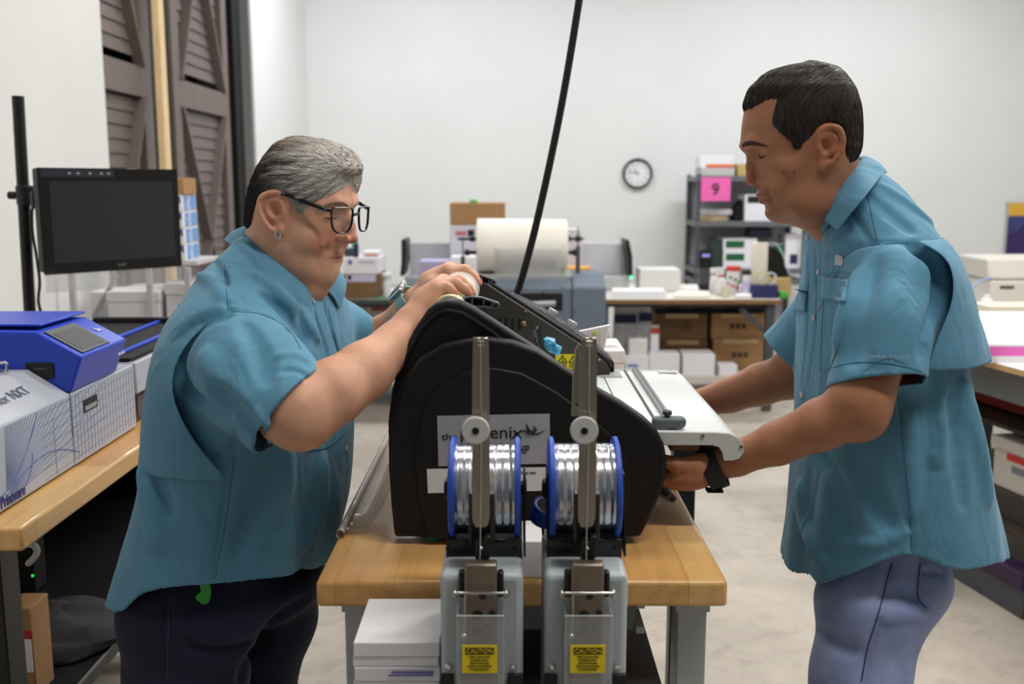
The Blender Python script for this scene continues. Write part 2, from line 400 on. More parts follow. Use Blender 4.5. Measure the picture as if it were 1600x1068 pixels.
MB().box((P(640, 800, Y1).x, Y1 + 0.028, ZB + 0.13), (P(700, 800, Y1).x, Y2, ZB + 0.24)).build('rear_cover', MATTEBLACK, lam, bevel=0.01)
for x0, x1 in ((664, 690), (950, 976)):
    for y in (Y1 - 0.015, Y2):
        MB().cyl((P((x0 + x1) / 2, 850, Y1).x, y + 0.012, ZB), (P((x0 + x1) / 2, 850, Y1).x, y + 0.012, ZB + 0.014), 0.014).build('foot', mat('teal_rubber', (38, 116, 122), 0.6), lam, bevel=0.002, label='teal rubber foot')
# lattice brackets
def bracket(x0, y0, Y, k=1.0):
    def Q(x, y): return P(x0 + x * k, y0 + y * k, Y)
    rim = [Q(0, 5), Q(20, 0), Q(38, 1.5), Q(62, 9.5), Q(66, 13), Q(62, 17), Q(30, 15), Q(4, 14)]
    mb = MB()
    for i in range(len(rim)): mb.bar(rim[i], rim[(i + 1) % len(rim)], 0.014, 0.0028, up=(0, 0, 1))
    for xa, ya, xb, yb in ((12, 3, 12, 14), (24, 0.5, 24, 15), (42, 3, 42, 16), (54, 7, 54, 16.5)): mb.bar(Q(xa, ya), Q(xb, yb), 0.014, 0.002, up=(1, 0, 0))
    c = Q(61, 13); mb.cyl(c - Vector((0, 0.008, 0)), c + Vector((0, 0.008, 0)), 0.0055 * k, n=18)
    mb.build('roll_bracket', LARM, lam, bevel=0.0006, seg=1)
    MB().cyl(c - Vector((0, 0.0085, 0)), c + Vector((0, -0.0078, 0)), 0.003 * k, n=14).build('pin_hole', MATTEBLACK, lam)
    web = [q + Vector((0, 0.004, 0)) for q in rim]
    MB().prism(web, (0, 0.003, 0)).build('bracket_web', LBLACK, lam)
bracket(714, 463, 1.575)
bracket(713, 427.5, 1.945, 0.95)
mb = MB()
rim = [(1012, 745), (1030, 752), (1052, 772), (1058, 779), (1054, 786), (1046, 785), (1030, 775), (1008, 765)]
MB().prism(poly(rim, 1.55), (0, 0.014, 0)).build('film_lever', LARM, lam, bevel=0.002, label='grey lever at the lower front')
MB().prism(poly([(1020, 752), (1034, 760), (1046, 772), (1040, 776), (1030, 770), (1018, 762)], 1.5485), (0, 0.002, 0)).build('lever_recess', MATTEBLACK, lam)
c = P(1050.5, 780, 1.548); MB().cyl(c, c + Vector((0, 0.003, 0)), 0.0032).build('pin_hole', MATTEBLACK, lam)
# slots, screws, warning sticker on the inner plate
for i in range(4):
    pb(MB(), 778.5 + i * 10.3, 496 + i * 0.2, 782 + i * 10.3, 515, Y2 - 0.0008, 0.002).build('vent_slot', MATTEBLACK, lam)
BRASS = mat('brass_screw', (178, 160, 118), 0.3, metal=1.0)
for x, y, r in ((818, 505.5, 0.0055), (820.5, 487, 0.003), (936, 562, 0.003)):
    c = P(x, y, Y2); MB().lathe([(r, 0), (r, 0.002), (r * 0.6, 0.004)], c, (0, -1, 0), 16).build('screw', BRASS, lam)
YEL = mat('warning_yellow', (226, 214, 30), 0.5)
wl = pb(MB(), 868, 553, 905, 577, Y2 - 0.001, 0.001).build('warning_label', YEL, lam, label='yellow hazard label with black triangles')
for x in (879, 896):
    tri = MB(); A = [P(x - 7, 566, Y2 - 0.0016), P(x + 7, 566, Y2 - 0.0016), P(x, 555, Y2 - 0.0016)]
    for i in range(3): tri.bar(A[i], A[(i + 1) % 3], 0.0008, 0.0016)
    tri.tube([P(x, 559, Y2 - 0.0016), P(x - 1, 562, Y2 - 0.0016), P(x + 1, 563, Y2 - 0.0016), P(x, 565, Y2 - 0.0016)], 0.0008, 6)
    tri.build('hazard_triangle', INK, wl)
    l = MB()
    for k in range(3): l.bar(P(x - 6, 569 + k * 2.4, Y2 - 0.0015), P(x + 6, 569 + k * 2.4, Y2 - 0.0015), 0.0004, 0.0012)
    l.build('hazard_text', INK, wl)
# curved dark film guide leaning inside
rows = []
for k in range(7):
    t = k / 6; rows.append([P(834 + 10 * t - 6 * math.sin(t * 3.1), 508 + 40 * t, 1.80 + 0.02 * t), P(846 + 14 * t - 6 * math.sin(t * 3.1), 510 + 42 * t, 1.90)])
MB().grid(rows).build('film_guide', mat('smoked_film', (42, 38, 36), 0.15, spec=0.7), lam, solid=0.0012)
# control panel on the far side with two knobs
CPX = [(800, 462), (845, 484), (925, 536), (960, 566), (960, 590), (800, 520)]
MB().prism(poly(CPX, Y2 + 0.03), (0, 0.09, 0)).build('control_panel', LBLACK, lam, bevel=0.004)
KN = mat('knob_aluminium', (204, 206, 210), 0.3, metal=0.6)
for x, y in ((859, 495), (889, 513)):
    c = P(x, y, Y2 + 0.06); n = Vector((0.52, 0, 0.85)).normalized()
    k = MB().lathe([(0.0125, 0), (0.0125, 0.003), (0.0105, 0.004), (0.0105, 0.020), (0.0095, 0.0215)], c - n * 0.004, n, 24).build('knob', KN, lam)
    g = MB(); ax = n.orthogonal().normalized(); bx = n.cross(ax)
    for q in range(20):
        a = 2 * math.pi * q / 20; d = ax * math.cos(a) + bx * math.sin(a)
        g.bar(c + d * 0.0106 + n * 0.002, c + d * 0.0106 + n * 0.015, 0.0012, 0.0012, up=d)
    g.build('knob_grip', KN, k)
for x, y in ((842, 483), (838, 480), (847, 487)):
    c = P(x, y, Y2 + 0.06); MB().ell(c, 0.004, 10, 8).build('push_button', mat('button_blue', (70, 80, 150), 0.4), lam, label='small bluish button')
# feed tray with hooked front edge, end cap, trimmer rail and cutter head
PROF = [(1000, 674), (1120, 675.5), (1140, 677), (1154, 684), (1162, 695), (1162.5, 706), (1156, 716), (1146, 719.5)]
yt0, yt1 = 1.508, 2.03
out = [P(x, y, yt0) for x, y in PROF]; out[0] = Vector((0.02, yt0, out[0].z))
inn = [p + Vector(d) for p, d in zip(reversed(out), [(-0.001, 0, 0.003), (-0.003, 0, 0.002), (-0.003, 0, 0), (-0.003, 0, -0.002), (-0.002, 0, -0.003), (0, 0, -0.004), (0, 0, -0.004), (0, 0, -0.004)])]
MB().prism(out + inn, (0, yt1 - yt0, 0)).build('feed_tray', TRAYW, lam, bevel=0.0015)
CAPO = PROF[1:] + [(1131, 719.5), (1129, 708), (1124, 699), (1113, 695.5), (1000, 695.5)]
cap = [P(x, y, yt0 - 0.006) for x, y in [PROF[0]] + CAPO]
caps = MB().prism(cap, (0, 0.008, 0)).build('tray_end_cap', mat('tray_cap_grey', (196, 200, 198), 0.45), lam, bevel=0.001)
MB().prism([p + Vector((0, yt1 - yt0 + 0.004, 0)) for p in cap], (0, 0.006, 0)).build('tray_end_cap', mat('tray_cap_grey', (196, 200, 198), 0.45), lam, bevel=0.001)
for x, y in ((1098, 681), (1158, 698)):
    c = P(x, y, yt0 - 0.006); MB().lathe([(0.0034, 0), (0.0034, 0.0012), (0.002, 0.002)], c, (0, -1, 0), 14).build('screw', STEEL, lam)
    MB().cyl(c - Vector((0, 0.0021, 0)), c - Vector((0, 0.0015, 0)), 0.0013, n=6).build('screw_socket', MATTEBLACK, lam)
ZT = P(1000, 674, yt0).z
def T(px, py, dz=0.0): p = PZ(px, py, ZT + dz); return p
def tray_strip(pts, name, m, w, h, label=None):
    a, b = T(*pts[0]), T(*pts[1]); a.y = min(a.y, yt1 - 0.002)
    return MB().bar(a + Vector((0, 0, h / 2)), b + Vector((0, 0, h / 2)), w, h).build(name, m, lam, bevel=0.0004, label=label)
xs = T(1031, 668).x; xr = T(1050, 664).x
MB().box((xs - 0.002, yt0 + 0.03, ZT - 0.001), (xs + 0.002, yt1, ZT + 0.0008)).build('cutting_slot', mat('slot_dark', (52, 54, 56), 0.5), lam)
ALU = mat('anodised_rail', (150, 152, 156), 0.35, metal=0.8)
MB().box((xr - 0.006, yt0 + 0.03, ZT), (xr + 0.006, yt1, ZT + 0.006)).build('trimmer_rail', ALU, lam, bevel=0.001)
MB().box((xr - 0.001, yt0 + 0.03, ZT + 0.006), (xr + 0.001, yt1, ZT + 0.0066)).build('rail_groove', DGREY, lam)
hc = T(1050, 672); hy = yt0 + 0.012
MB().box((hc.x - 0.03, hy, ZT + 0.0005), (hc.x + 0.024, hy + 0.022, ZT + 0.019)).build('cutter_head', mat('cutter_grey', (92, 100, 104), 0.45), lam, bevel=0.008, seg=4)
k = T(1044, 668); MB().lathe([(0.004, 0.015), (0.004, 0.021), (0.0075, 0.022), (0.0075, 0.027), (0.006, 0.0285)], (hc.x - 0.006, hy + 0.011, ZT), (0, 0, 1), 20).build('cutter_knob', mat('knob_dark', (58, 62, 64), 0.4), lam)
MB().box((xs - 0.05, yt0 + 0.2, ZT - 0.001), (xs - 0.0488, yt1, ZT + 0.0005)).build('guide_line', INK, lam)
lb = MB().box((xs - 0.058, yt1 - 0.075, ZT), (xs - 0.012, yt1 - 0.004, ZT + 0.0006)).build('instruction_label', mat('label_grey', (176, 178, 180), 0.5), lam)
l = MB()
for q in range(5): l.box((xs - 0.055, yt1 - 0.068 + q * 0.013, ZT + 0.0006), (xs - 0.016, yt1 - 0.0665 + q * 0.013, ZT + 0.0008))
l.build('label_lines', mat('label_print', (60, 62, 66), 0.6), lb)
lb = MB().box((xr + 0.045, yt1 - 0.03, ZT), (xr + 0.085, yt1 - 0.006, ZT + 0.0006)).build('instruction_label', mat('label_pale', (206, 208, 208), 0.5), lam)
l = MB()
for q in range(6): l.box((xr + 0.048 + q * 0.006, yt1 - 0.027, ZT + 0.0006), (xr + 0.0495 + q * 0.006, yt1 - 0.009, ZT + 0.0008))
l.build('label_lines', mat('label_print', (90, 92, 96), 0.6), lb)
# what hangs under the tray: a board and a black lever
MB().box((P(1046, 700, 1.53).x, 1.525, ZT - 0.036), (P(1092, 700, 1.53).x, 1.99, ZT - 0.022)).build('tray_support', mat('brown_board', (112, 84, 54), 0.6), lam, bevel=0.002, label='brown support board under the tray')
# silver nameplate, white label
NP = mat('nameplate_silver', (176, 178, 186), 0.28, metal=0.35, var=0.18, vscale=14, stretch=(1, 1, 0.3))
yn = Y1 - 0.0345
npl = MB().prism(poly([(683, 649.5), (859, 646), (860, 724), (685, 728)], yn), (0, 0.001, 0)).build('nameplate', NP, lam, label='mirror silver nameplate with black lettering')
# the rest of the plate's lower rim
for s, x, y, h, w in (('the', 702, 682, 11, 24), ('phoenix', 768, 678, 26, 96), ('DHP', 812, 702, 13, 30)):
    c = P(x, y, yn - 0.0006); sc = (P(x + w, y, yn).x - P(x, y, yn).x)
    text_obj(s, npl, c, width=sc, height=h * sc / w, m=INK)
ph = MB()
def ribbon(pts, r):
    ph.tube([P(x, y, yn - 0.0006) for x, y in pts], r, 6)
ribbon([(798, 688), (806, 677), (818, 672), (826, 676), (834, 678), (842, 677), (851, 672)], [0.0004, 0.0010, 0.0012, 0.0022, 0.0016, 0.0009, 0.0003])
ribbon([(826, 676), (824, 669), (822, 661), (824, 667), (827, 671), (829, 675)], [0.0014, 0.0012, 0.0003, 0.001, 0.0013, 0.0013])
ribbon([(832, 677), (838, 671), (836, 667), (832, 665)], [0.0014, 0.0011, 0.0008, 0.0003])
ribbon([(828, 677), (832, 673), (835, 669)], [0.0014, 0.0012, 0.0003])
ph.build('bird_emblem', INK, npl)
wlb = MB().prism(poly([(667, 732.5), (861, 729.5), (861, 766), (668.5, 770)], yn), (0, 0.001, 0)).build('white_label', mat('label_white', (214, 215, 218), 0.5), lam)
text_obj('Purge dates', wlb, P(826, 738.5, yn - 0.0006), width=0.022, m=INK)
for q, yy in enumerate((744, 748, 752, 756)): text_obj('%d' % (q + 1), wlb, P(821, yy, yn - 0.0006), height=0.0022, m=INK)

# ---- film roll in the laminator
FILM = mat('roll_film', (222, 218, 212), 0.28, spec=0.5, coat=0.3)
COREW = mat('cream_core', (216, 208, 178), 0.5)
c0 = P(702, 486, 1.535); rr = 0.0255
roll = thing('film_roll', 'white roll of clear laminating film held between the laminator plates under both hands', 'film roll', (c0.x, 1.53, c0.z))
MB().lathe([(rr - 0.005, 0), (rr, 0), (rr, 0.40), (rr - 0.005, 0.40), (rr - 0.005, 0)], (c0.x, 1.53, c0.z), (0, 1, 0), 40, cap=False).build('core_tube', COREW, roll, bevel=0.0008, label='cream core tube')
c1 = Vector((c0.x + 0.004, 0, c0.z + 0.0))
MB().lathe([(rr + 0.001, 0), (0.0345, 0.001), (0.036, 0.003), (0.036, 0.232), (0.0345, 0.234), (rr + 0.001, 0.235)], (c0.x, 1.66, c0.z), (0, 1, 0), 48).build('film', FILM, roll)
MB().cyl((c0.x, 1.517, c0.z), (c0.x, 1.973, c0.z), 0.011).build('mandrel', BLACKM, roll)

# blue nitrile glove scrap tucked in the laminator
gm = MB(); rg = random.Random(11); G0 = [P(x, y, 1.865) for x, y in ((853, 529), (857, 535), (862, 541), (868, 547), (872, 553))]
rings = []
for k, q in enumerate(G0):
    w_ = (0.006, 0.012, 0.013, 0.012, 0.004)[k]
    rings.append([q + Vector(((w_ * (0.55 + 0.7 * rg.random())) * math.cos(a), 0.008 * math.sin(a) * (0.5 + rg.random()), (w_ * 0.55 * (0.4 + 0.9 * rg.random())) * math.sin(a * 1.0 + 0.6))) for a in [2 * math.pi * j / 11 for j in range(11)]])
gm.ring(rings)
for dx, dz in ((-0.010, 0.006), (0.006, 0.010), (0.012, -0.006)):
    q = G0[2] + Vector((dx, -0.006, dz)); gm.tube([G0[2], q * 0.5 + G0[2] * 0.5 + Vector((0.002, -0.003, 0.002)), q], [0.006, 0.0045, 0.0012], 6)
glove = gm.build('rubber_glove', mat('blue_nitrile', (74, 166, 206), 0.4, var=0.2, vscale=60), None, angle=20)
tag(glove, 'crumpled light blue rubber glove tucked inside the laminator beside the yellow warning label', 'glove')

# clear film trailing down the back of the laminator onto the bench edge
rows = []
xa = P(618, 800, Y1).x - 0.02
for k in range(13):
    t = k / 12; x = XBL + 0.004 + (xa - XBL) * t
    z0 = ZB + 0.004 + 0.10 * max(0, t - 0.25) ** 2 + 0.010 * math.exp(-((t - 0.02) / 0.05) ** 2)
    rows.append([Vector((x, 1.50 + 0.9 * q / 10, z0 + 0.004 * math.sin(q * 0.9 + k * 0.5) * t)) for q in range(11)])
fs = MB().grid(rows).build('film_sheet', mat('clear_film', (170, 160, 146), 0.12, trans=0.0, alpha=0.38, spec=0.8), None, solid=0.0008)
tag(fs, 'loose sheet of clear film lying along the left side of the maple bench', 'film')
rows = [[Vector((XBL + 0.006 + 0.006 * math.cos(a), 1.48 + 0.9 * q / 6, ZB + 0.008 + 0.007 * math.sin(a))) for q in range(7)] for a in [k * 0.5 for k in range(10)]]
fs2 = MB().grid(rows).build('film_strip', mat('film_edge', (176, 168, 158), 0.2, alpha=0.8, spec=0.7), None, solid=0.0006)
tag(fs2, 'curled edge strip of pale plastic along the left rim of the maple bench', 'film')

# black power cable dropping from the ceiling behind the laminator
pts = [P(x, y, 2.14) for x, y in ((935, -260), (920, -90), (905, 0), (893, 75), (880, 150), (866, 222), (850, 297), (833, 370), (815, 436), (803, 470), (793, 505))]
pts = [Vector((pts[0].x + 0.02, 2.14, ZC))] + pts + [Vector((pts[-1].x - 0.02, 2.12, ZB + 0.14))]
# smooth it
def spline(pts, n=6):
    out = []
    for i in range(len(pts) - 1):
        p0, p1, p2, p3 = pts[max(i - 1, 0)], pts[i], pts[i + 1], pts[min(i + 2, len(pts) - 1)]
        for j in range(n):
            t = j / n
            out.append(0.5 * ((2 * p1) + (p2 - p0) * t + (2 * p0 - 5 * p1 + 4 * p2 - p3) * t * t + (3 * p1 - p0 - 3 * p2 + p3) * t ** 3))
    return out + [pts[-1]]
cb = MB().tube(spline(pts), 0.0078, 12).build('power_cord', mat('black_rubber_cord', (20, 20, 21), 0.55), None)
tag(cb, 'thick black power cord hanging from the ceiling down behind the laminator', 'cord')

# printed sheet and white carton behind the laminator
sh = MB().prism(poly([(893, 520), (952, 508), (940, 560), (930, 640), (905, 640)], 2.22), (0.004, 0.02, 0)).build('printed_sheet', PAPER, None)
tag(sh, 'white printed sheet with yellow marks behind the laminator control panel', 'paper')
ln = MB()
for q in range(7): ln.bar(P(902 + q * 6, 524 - q * 1.2, 2.2185), P(903 + q * 5.6, 560 - q * 0.8, 2.2185), 0.0004, 0.0012, up=(0, 1, 0))
ln.build('printed_lines', mat('pale_print', (176, 180, 196), 0.7), sh)
HLM = mat('highlighter', (208, 236, 60), 0.6)
for y_ in (517, 539): pb(MB(), 927, y_, 933, y_ + 6, 2.218, 0.001).build('highlighter_mark', HLM, sh)
wb = thing('white_carton', 'low white carton standing on the maple bench behind the laminator', 'box', (0.22, 2.4, ZB))
a = P(915, 576, 2.32); b = P(975, 548, 2.32); MB().box((a.x, 2.32, ZB), (b.x, 2.50, b.z)).build('body', PAPER, wb, bevel=0.003)
MB().box((a.x - 0.002, 2.317, b.z - 0.03), (b.x + 0.002, 2.503, b.z + 0.002)).build('lid', PAPER, wb, bevel=0.003)
cl = MB().tube(spline([P(x, y, 2.36) for x, y in ((936, 546), (945, 542), (955, 540), (965, 543), (960, 546), (946, 546))]), 0.005, 8).build('charging_cable', WHITEP, None)
tag(cl, 'short coil of white cable on the low white carton behind the laminator', 'cable')

# ---- stitcher stand, paper stack, two wire stitchers
ZS = 0.66
stand = thing('machine_stand', 'grey steel stand below the two wire stitchers', 'stand', (-0.02, 1.2, 0))
MB().box((-0.22, 1.03, ZS - 0.03), (0.20, 1.30, ZS)).build('top_plate', LEG, stand, bevel=0.003)
for x in (-0.205, 0.165):
    for y in (1.04, 1.27): MB().box((x, y, 0), (x + 0.03, y + 0.025, ZS - 0.03)).build('leg', LEG, stand, bevel=0.002)
st = thing('paper_stack', 'tall stack of cut white booklets in front of the bench left of the stitchers', 'paper stack', (-0.13, 1.23, ZS))
a = P(552, 1003, 1.161); zt = a.z; xr_ = P(686.5, 1003, 1.161).x
rnd = random.Random(3); z = ZS; k = 0
while z < zt - 0.001:
    h = min(rnd.uniform(0.010, 0.022), zt - z)
    j = rnd.uniform(-0.0015, 0.0015)
    MB().box((a.x + j, 1.161 + abs(j), z), (xr_ + j, 1.295 + j, z + h - 0.0006)).build('booklet_bundle', PAPER, st, bevel=0.0012)
    z += h; k += 1
mb = MB(); pb(mb, 612, 1049, 678, 1052, 1.159, 0.001); pb(mb, 606, 1054, 676, 1056, 1.159, 0.001); mb.build('purple_edge_print', mat('purple_print', (112, 104, 168), 0.6), st)
wbk = MB(); a = P(816, 905, YBF + 0.012); b = P(848, 818, YBF + 0.012); wbk.box((a.x, YBF + 0.012, ZB), (b.x, YBF + 0.1, P(830, 845, YBF + 0.012).z)); 
wbk = wbk.build('note_pad', PAPER, None, bevel=0.002); tag(wbk, 'white block of paper on the front edge of the maple bench between the two stitchers', 'paper block')

SG = mat('stitcher_grey', (170, 180, 184), 0.4)
HEADM = mat('stitch_head_steel', (128, 116, 104), 0.4, metal=0.75, var=0.12, vscale=40)
ARM_M = mat('guide_arm_steel', (168, 158, 144), 0.3, metal=0.85, aniso=0.4)
WIRE = mat('steel_wire', (206, 209, 216), 0.2, metal=0.95, bump=0.12, bscale=1.0, stretch=(700, 2, 2))
BLUE = mat('blue_spool_plastic', (46, 84, 190), 0.42)
SMOKE = mat('clear_guard', (200, 205, 208), 0.08, alpha=0.22, spec=0.6)
CAUT = mat('caution_yellow', (228, 206, 30), 0.5)
SHINYB = mat('gloss_black', (16, 17, 20), 0.15, spec=0.6)
def stitcher(label):
    YF = 1.12
    c = P(752.5, 900, YF); t = thing('wire_stitcher', label, 'stitcher', (c.x, 1.18, ZS), 'wire stitchers in front of the bench')
    xl = P(688, 960, YF).x; xr = P(817.5, 960, YF).x; zt = P(752, 897, YF).z
    MB().box((xl, YF, ZS), (xr, YF + 0.15, zt)).build('housing', SG, t, bevel=0.008, seg=3)
    # U bracket for the spool
    y0 = 1.176; zb = zt; zk = P(752, 842, y0).z; za = P(752, 742, 1.2).z
    br = MB().box((xl + 0.004, y0, zb), (xr - 0.002, y0 + 0.003, zk)); br.box((xl + 0.004, y0, zb), (xr - 0.002, y0 + 0.1, zb + 0.003)); br.build('bracket_front', SHINYB, t, bevel=0.001)
    for x in (P(699, 800, 1.2).x, P(818, 800, 1.2).x):
        pr = [(x, y0, zb), (x, y0 + 0.1, zb), (x, y0 + 0.065, za), (x, y0 + 0.03, za)]
        MB().prism(pr, (0.0025, 0, 0)).build('bracket_side', BLACKM, t, bevel=0.0006)
    for k in range(3): cc = P(700 + k * 52, 856 + (k % 2) * 4, y0); MB().cyl(cc - Vector((0, 0.002, 0)), cc + Vector((0, 0.001, 0)), 0.003, n=12).build('bracket_screw', BLACKM, t)
    # spool
    sc = P(758, 762, 1.225); R = 0.0655
    xa, xb = P(704, 762, 1.225).x, P(813, 762, 1.225).x
    for x in (xa, xb - 0.0075):
        MB().lathe([(0.012, 0), (R - 0.004, 0), (R, 0.0015), (R, 0.006), (R - 0.004, 0.0075), (0.012, 0.0075)], (x, sc.y, sc.z), (1, 0, 0), 64).build('spool_flange', BLUE, t)
    MB().lathe([(0.02, 0.0075)] + [(R - 0.0085 + 0.00022 * math.sin(q * 2.6) + 0.00015 * (q % 2), 0.0075 + (xb - xa - 0.015) * q / 90) for q in range(91)] + [(0.02, xb - xa - 0.0075)], (xa, sc.y, sc.z), (1, 0, 0), 64).build('wire_coil', WIRE, t)
    MB().cyl((xa - 0.008, sc.y, sc.z), (xb + 0.008, sc.y, sc.z), 0.009).build('axle', BLACKM, t)
    for x in (xa - 0.007, xb + 0.0035):
        MB().lathe([(0.010, 0), (0.013, 0.001), (0.013, 0.0035), (0.010, 0.0045)], (x, sc.y, sc.z), (1, 0, 0), 20).build('axle_nut', BLACKM, t)
    # wire guide arm: a long channel strip standing in front of the spool
    YA_ = 1.125
    rows = []
    for yy, w in ((527, 20), (531, 22), (560, 24), (600, 25), (660, 26), (720, 26.5), (780, 26.5), (806, 26.5), (814, 24), (820, 19), (825, 10)):
        lean = 0.03 * ((825 - yy) / 298.0) ** 2 * 0
        cxp = 751.5 - (825 - yy) * 0.002
        a = P(cxp - w / 2, yy, YA_); b = P(cxp + w / 2, yy, YA_); m_ = (a + b) / 2
        rows.append([a + Vector((0, 0.004, 0)), a, a * 0.75 + b * 0.25, m_ + Vector((-0.001, 0, 0)), m_ + Vector((0, 0.0022, 0)), m_ + Vector((0.001, 0, 0)), a * 0.25 + b * 0.75, b, b + Vector((0, 0.004, 0))])
    MB().grid(rows).build('guide_arm', ARM_M, t, solid=0.0012, angle=60)
    a = P(751, 531, YA_); tp = MB().cyl(a - Vector((0.004, 0, 0.004)) + Vector((0, 0.003, 0)), a + Vector((0.004, 0.003, -0.004)), 0.005, n=14); tp.build('arm_tip_roller', STEEL, t)
    MB().tube([P(751, 533, YA_ - 0.002), P(752, 640, YA_ - 0.003), P(752, 760, YA_ - 0.002), P(750, 880, 1.11)], 0.0005, 6).build('wire', CHROME, t)
    d = P(743, 673, 1.106)
    MB().lathe([(0.0045, 0), (0.015, 0), (0.016, 0.001), (0.016, 0.006), (0.015, 0.007), (0.0045, 0.007)], d, (0, 1, 0), 40).build('guide_pulley', mat('pulley_white', (196, 198, 196), 0.5), t, bevel=0.0004)
    MB().cyl(d - Vector((0, 0.0008, 0)), d + Vector((0, 0.02, 0)), 0.0042, n=16).build('pulley_bolt', BLACKM, t)
    for xa_, xb_ in ((732, 738.5), (765, 773)):
        pb(MB(), xa_, 771, xb_, 846, 1.128, 0.02).build('arm_clamp', mat('clamp_dark_steel', (66, 62, 58), 0.4, metal=0.7), t, bevel=0.0015)
    pb(MB(), 735, 812, 770, 850, 1.136, 0.02).build('clamp_back', BLACKM, t, bevel=0.001)
    pb(MB(), 743, 846, 764, 884, 1.115, 0.02).build('wire_feed', mat('feed_dark_steel', (58, 54, 50), 0.35, metal=0.8), t, bevel=0.0015)
    pb(MB(), 757, 838, 766, 872, 1.112, 0.012).build('feed_finger', BLACKM, t, bevel=0.001)
    MB().ell(P(752, 856, 1.112), 0.0022, 10, 8).build('feed_pin', CHROME, t)
    # stitch head plate, its side knobs, rod, hanging pin
    pb(MB(), 726, 882, 777, 1120, 1.098, 0.02).build('stitch_head', HEADM, t, bevel=0.003)
    for xa_, xb_ in ((716, 727), (777, 787)): pb(MB(), xa_, 894, xb_, 934, 1.105, 0.014).build('head_cheek', BLACKM, t, bevel=0.003)
    r_ = MB(); r_.cyl(P(714, 926, 1.09), P(790, 926, 1.09), 0.0016, n=10); r_.build('cross_rod', CHROME, t)
    for x in (711, 791): MB().ell(P(x, 927, 1.10), (0.004, 0.006, 0.005), 12, 8).build('rod_nut', STEEL, t)
    MB().tube([P(727, 927, 1.088), P(727, 960, 1.086), P(725.5, 992, 1.086)], 0.0014, 8).build('hanging_pin', STEEL, t)
    MB().ell(P(725.5, 993, 1.086), 0.0034, 14, 10).build('pin_ball', CHROME, t)
    for x, y, r in ((754, 931, 0.0045), (746, 961, 0.0062), (769, 958, 0.004), (747, 984, 0.0064), (760, 978, 0.003)):
        q = P(x, y, 1.0975); MB().cyl(q, q + Vector((0, 0.002, 0)), r, n=18).build('head_hole', mat('hole_dark', (44, 42, 44), 0.5, metal=0.4), t)
    g = MB(); zg = P(752, 962, 1.075).z; xg0 = P(713, 1000, 1.075).x; xg1 = P(788, 1000, 1.075).x
    g.box((xg0, 1.075, ZS + 0.02), (xg1, 1.0768, zg)); g.box((xg0, 1.077, ZS + 0.02), (xg0 + 0.0018, YF, zg)); g.box((xg1 - 0.0018, 1.077, ZS + 0.02), (xg1, YF, zg))
    gd = g.build('clear_guard', SMOKE, t, bevel=0.0005, seg=1)
    MB().tube([(xg0, 1.0755, zg), (xg1, 1.0755, zg)], 0.001, 8).build('guard_rim', mat('guard_rim', (190, 194, 196), 0.2, alpha=0.6), gd)
    lb = pb(MB(), 722, 1008, 777, 1051, 1.0735, 0.0012).build('caution_label', CAUT, t, label='yellow caution label with black print')
    pb(MB(), 727, 1011.5, 772, 1022, 1.0733, 0.0006).build('caution_bar', INK, lb)
    text_obj('CAUTION', lb, P(749.5, 1016.7, 1.0729), width=P(770, 1016, 1.07).x - P(729, 1016, 1.07).x, height=0.0052, m=CAUT)
    for q, s in enumerate(('KEEP HANDS AND', 'FINGERS AWAY', 'FROM STITCHER', 'HEAD WHILE POWER', 'IS CONNECTED')):
        text_obj(s, lb, P(749.5, 1026 + q * 4.9, 1.0732), width=0.0017 * len(s), height=0.0019, m=INK)
    for x, y in ((700.5, 1040.5), (802, 1040)):
        q = P(x, y, YF); MB().lathe([(0.0042, 0), (0.0042, 0.0015), (0.0025, 0.0032)], q, (0, -1, 0), 16).build('screw', CHROME, t)
    for xa_, xb_ in ((688.5, 709), (793, 817)): pb(MB(), xa_, 1054, xb_, 1110, YF - 0.004, 0.006).build('corner_block', BLACK, t, bevel=0.001)
    return t
s1 = stitcher('grey wire stitcher with a blue spool, the left one of two before the bench')
DX = 0.1242
s2 = dup(s1, (DX, 0, 0), 'grey wire stitcher with a clip on its guide arm, beside the blue tape')
c = MB(); pts = [P(x, y, 1.135) for x, y in ((899, 545), (905, 536), (907, 560), (905, 650), (893, 650), (895, 590))]
off2 = s2.location
BASE[s2.name] = Vector(off2)
c.prism(pts, (0, 0.004, 0)); c.build('arm_clip', ARM_M, s2, bevel=0.0008, label='bent steel clip beside the guide arm')
MB().cyl(P(902, 632, 1.134), P(902, 632, 1.136), 0.0014, n=10).build('clip_hole', INK, s2)
# roll of blue tape hanging beside the right spool
tc_ = P(850, 800, 1.235)
tr = thing('tape_roll', 'roll of blue adhesive tape wedged left of the right stitcher spool', 'tape roll', tc_)
ax = Vector((0.55, -0.25, 0.8)).normalized()
MB().lathe([(0.0165, -0.012), (0.0185, -0.012), (0.0185, 0.012), (0.0165, 0.012), (0.0165, -0.012)], tc_ + Vector((0.002, 0, 0.0)), (0.25, -0.35, 0.9), 36, cap=False).build('tape', BLUE, tr)
MB().lathe([(0.0150, -0.0115), (0.0164, -0.0115), (0.0164, 0.0115), (0.0150, 0.0115), (0.0150, -0.0115)], tc_ + Vector((0.002, 0, 0.0)), (0.25, -0.35, 0.9), 36, cap=False).build('cardboard_core', PAPER, tr)
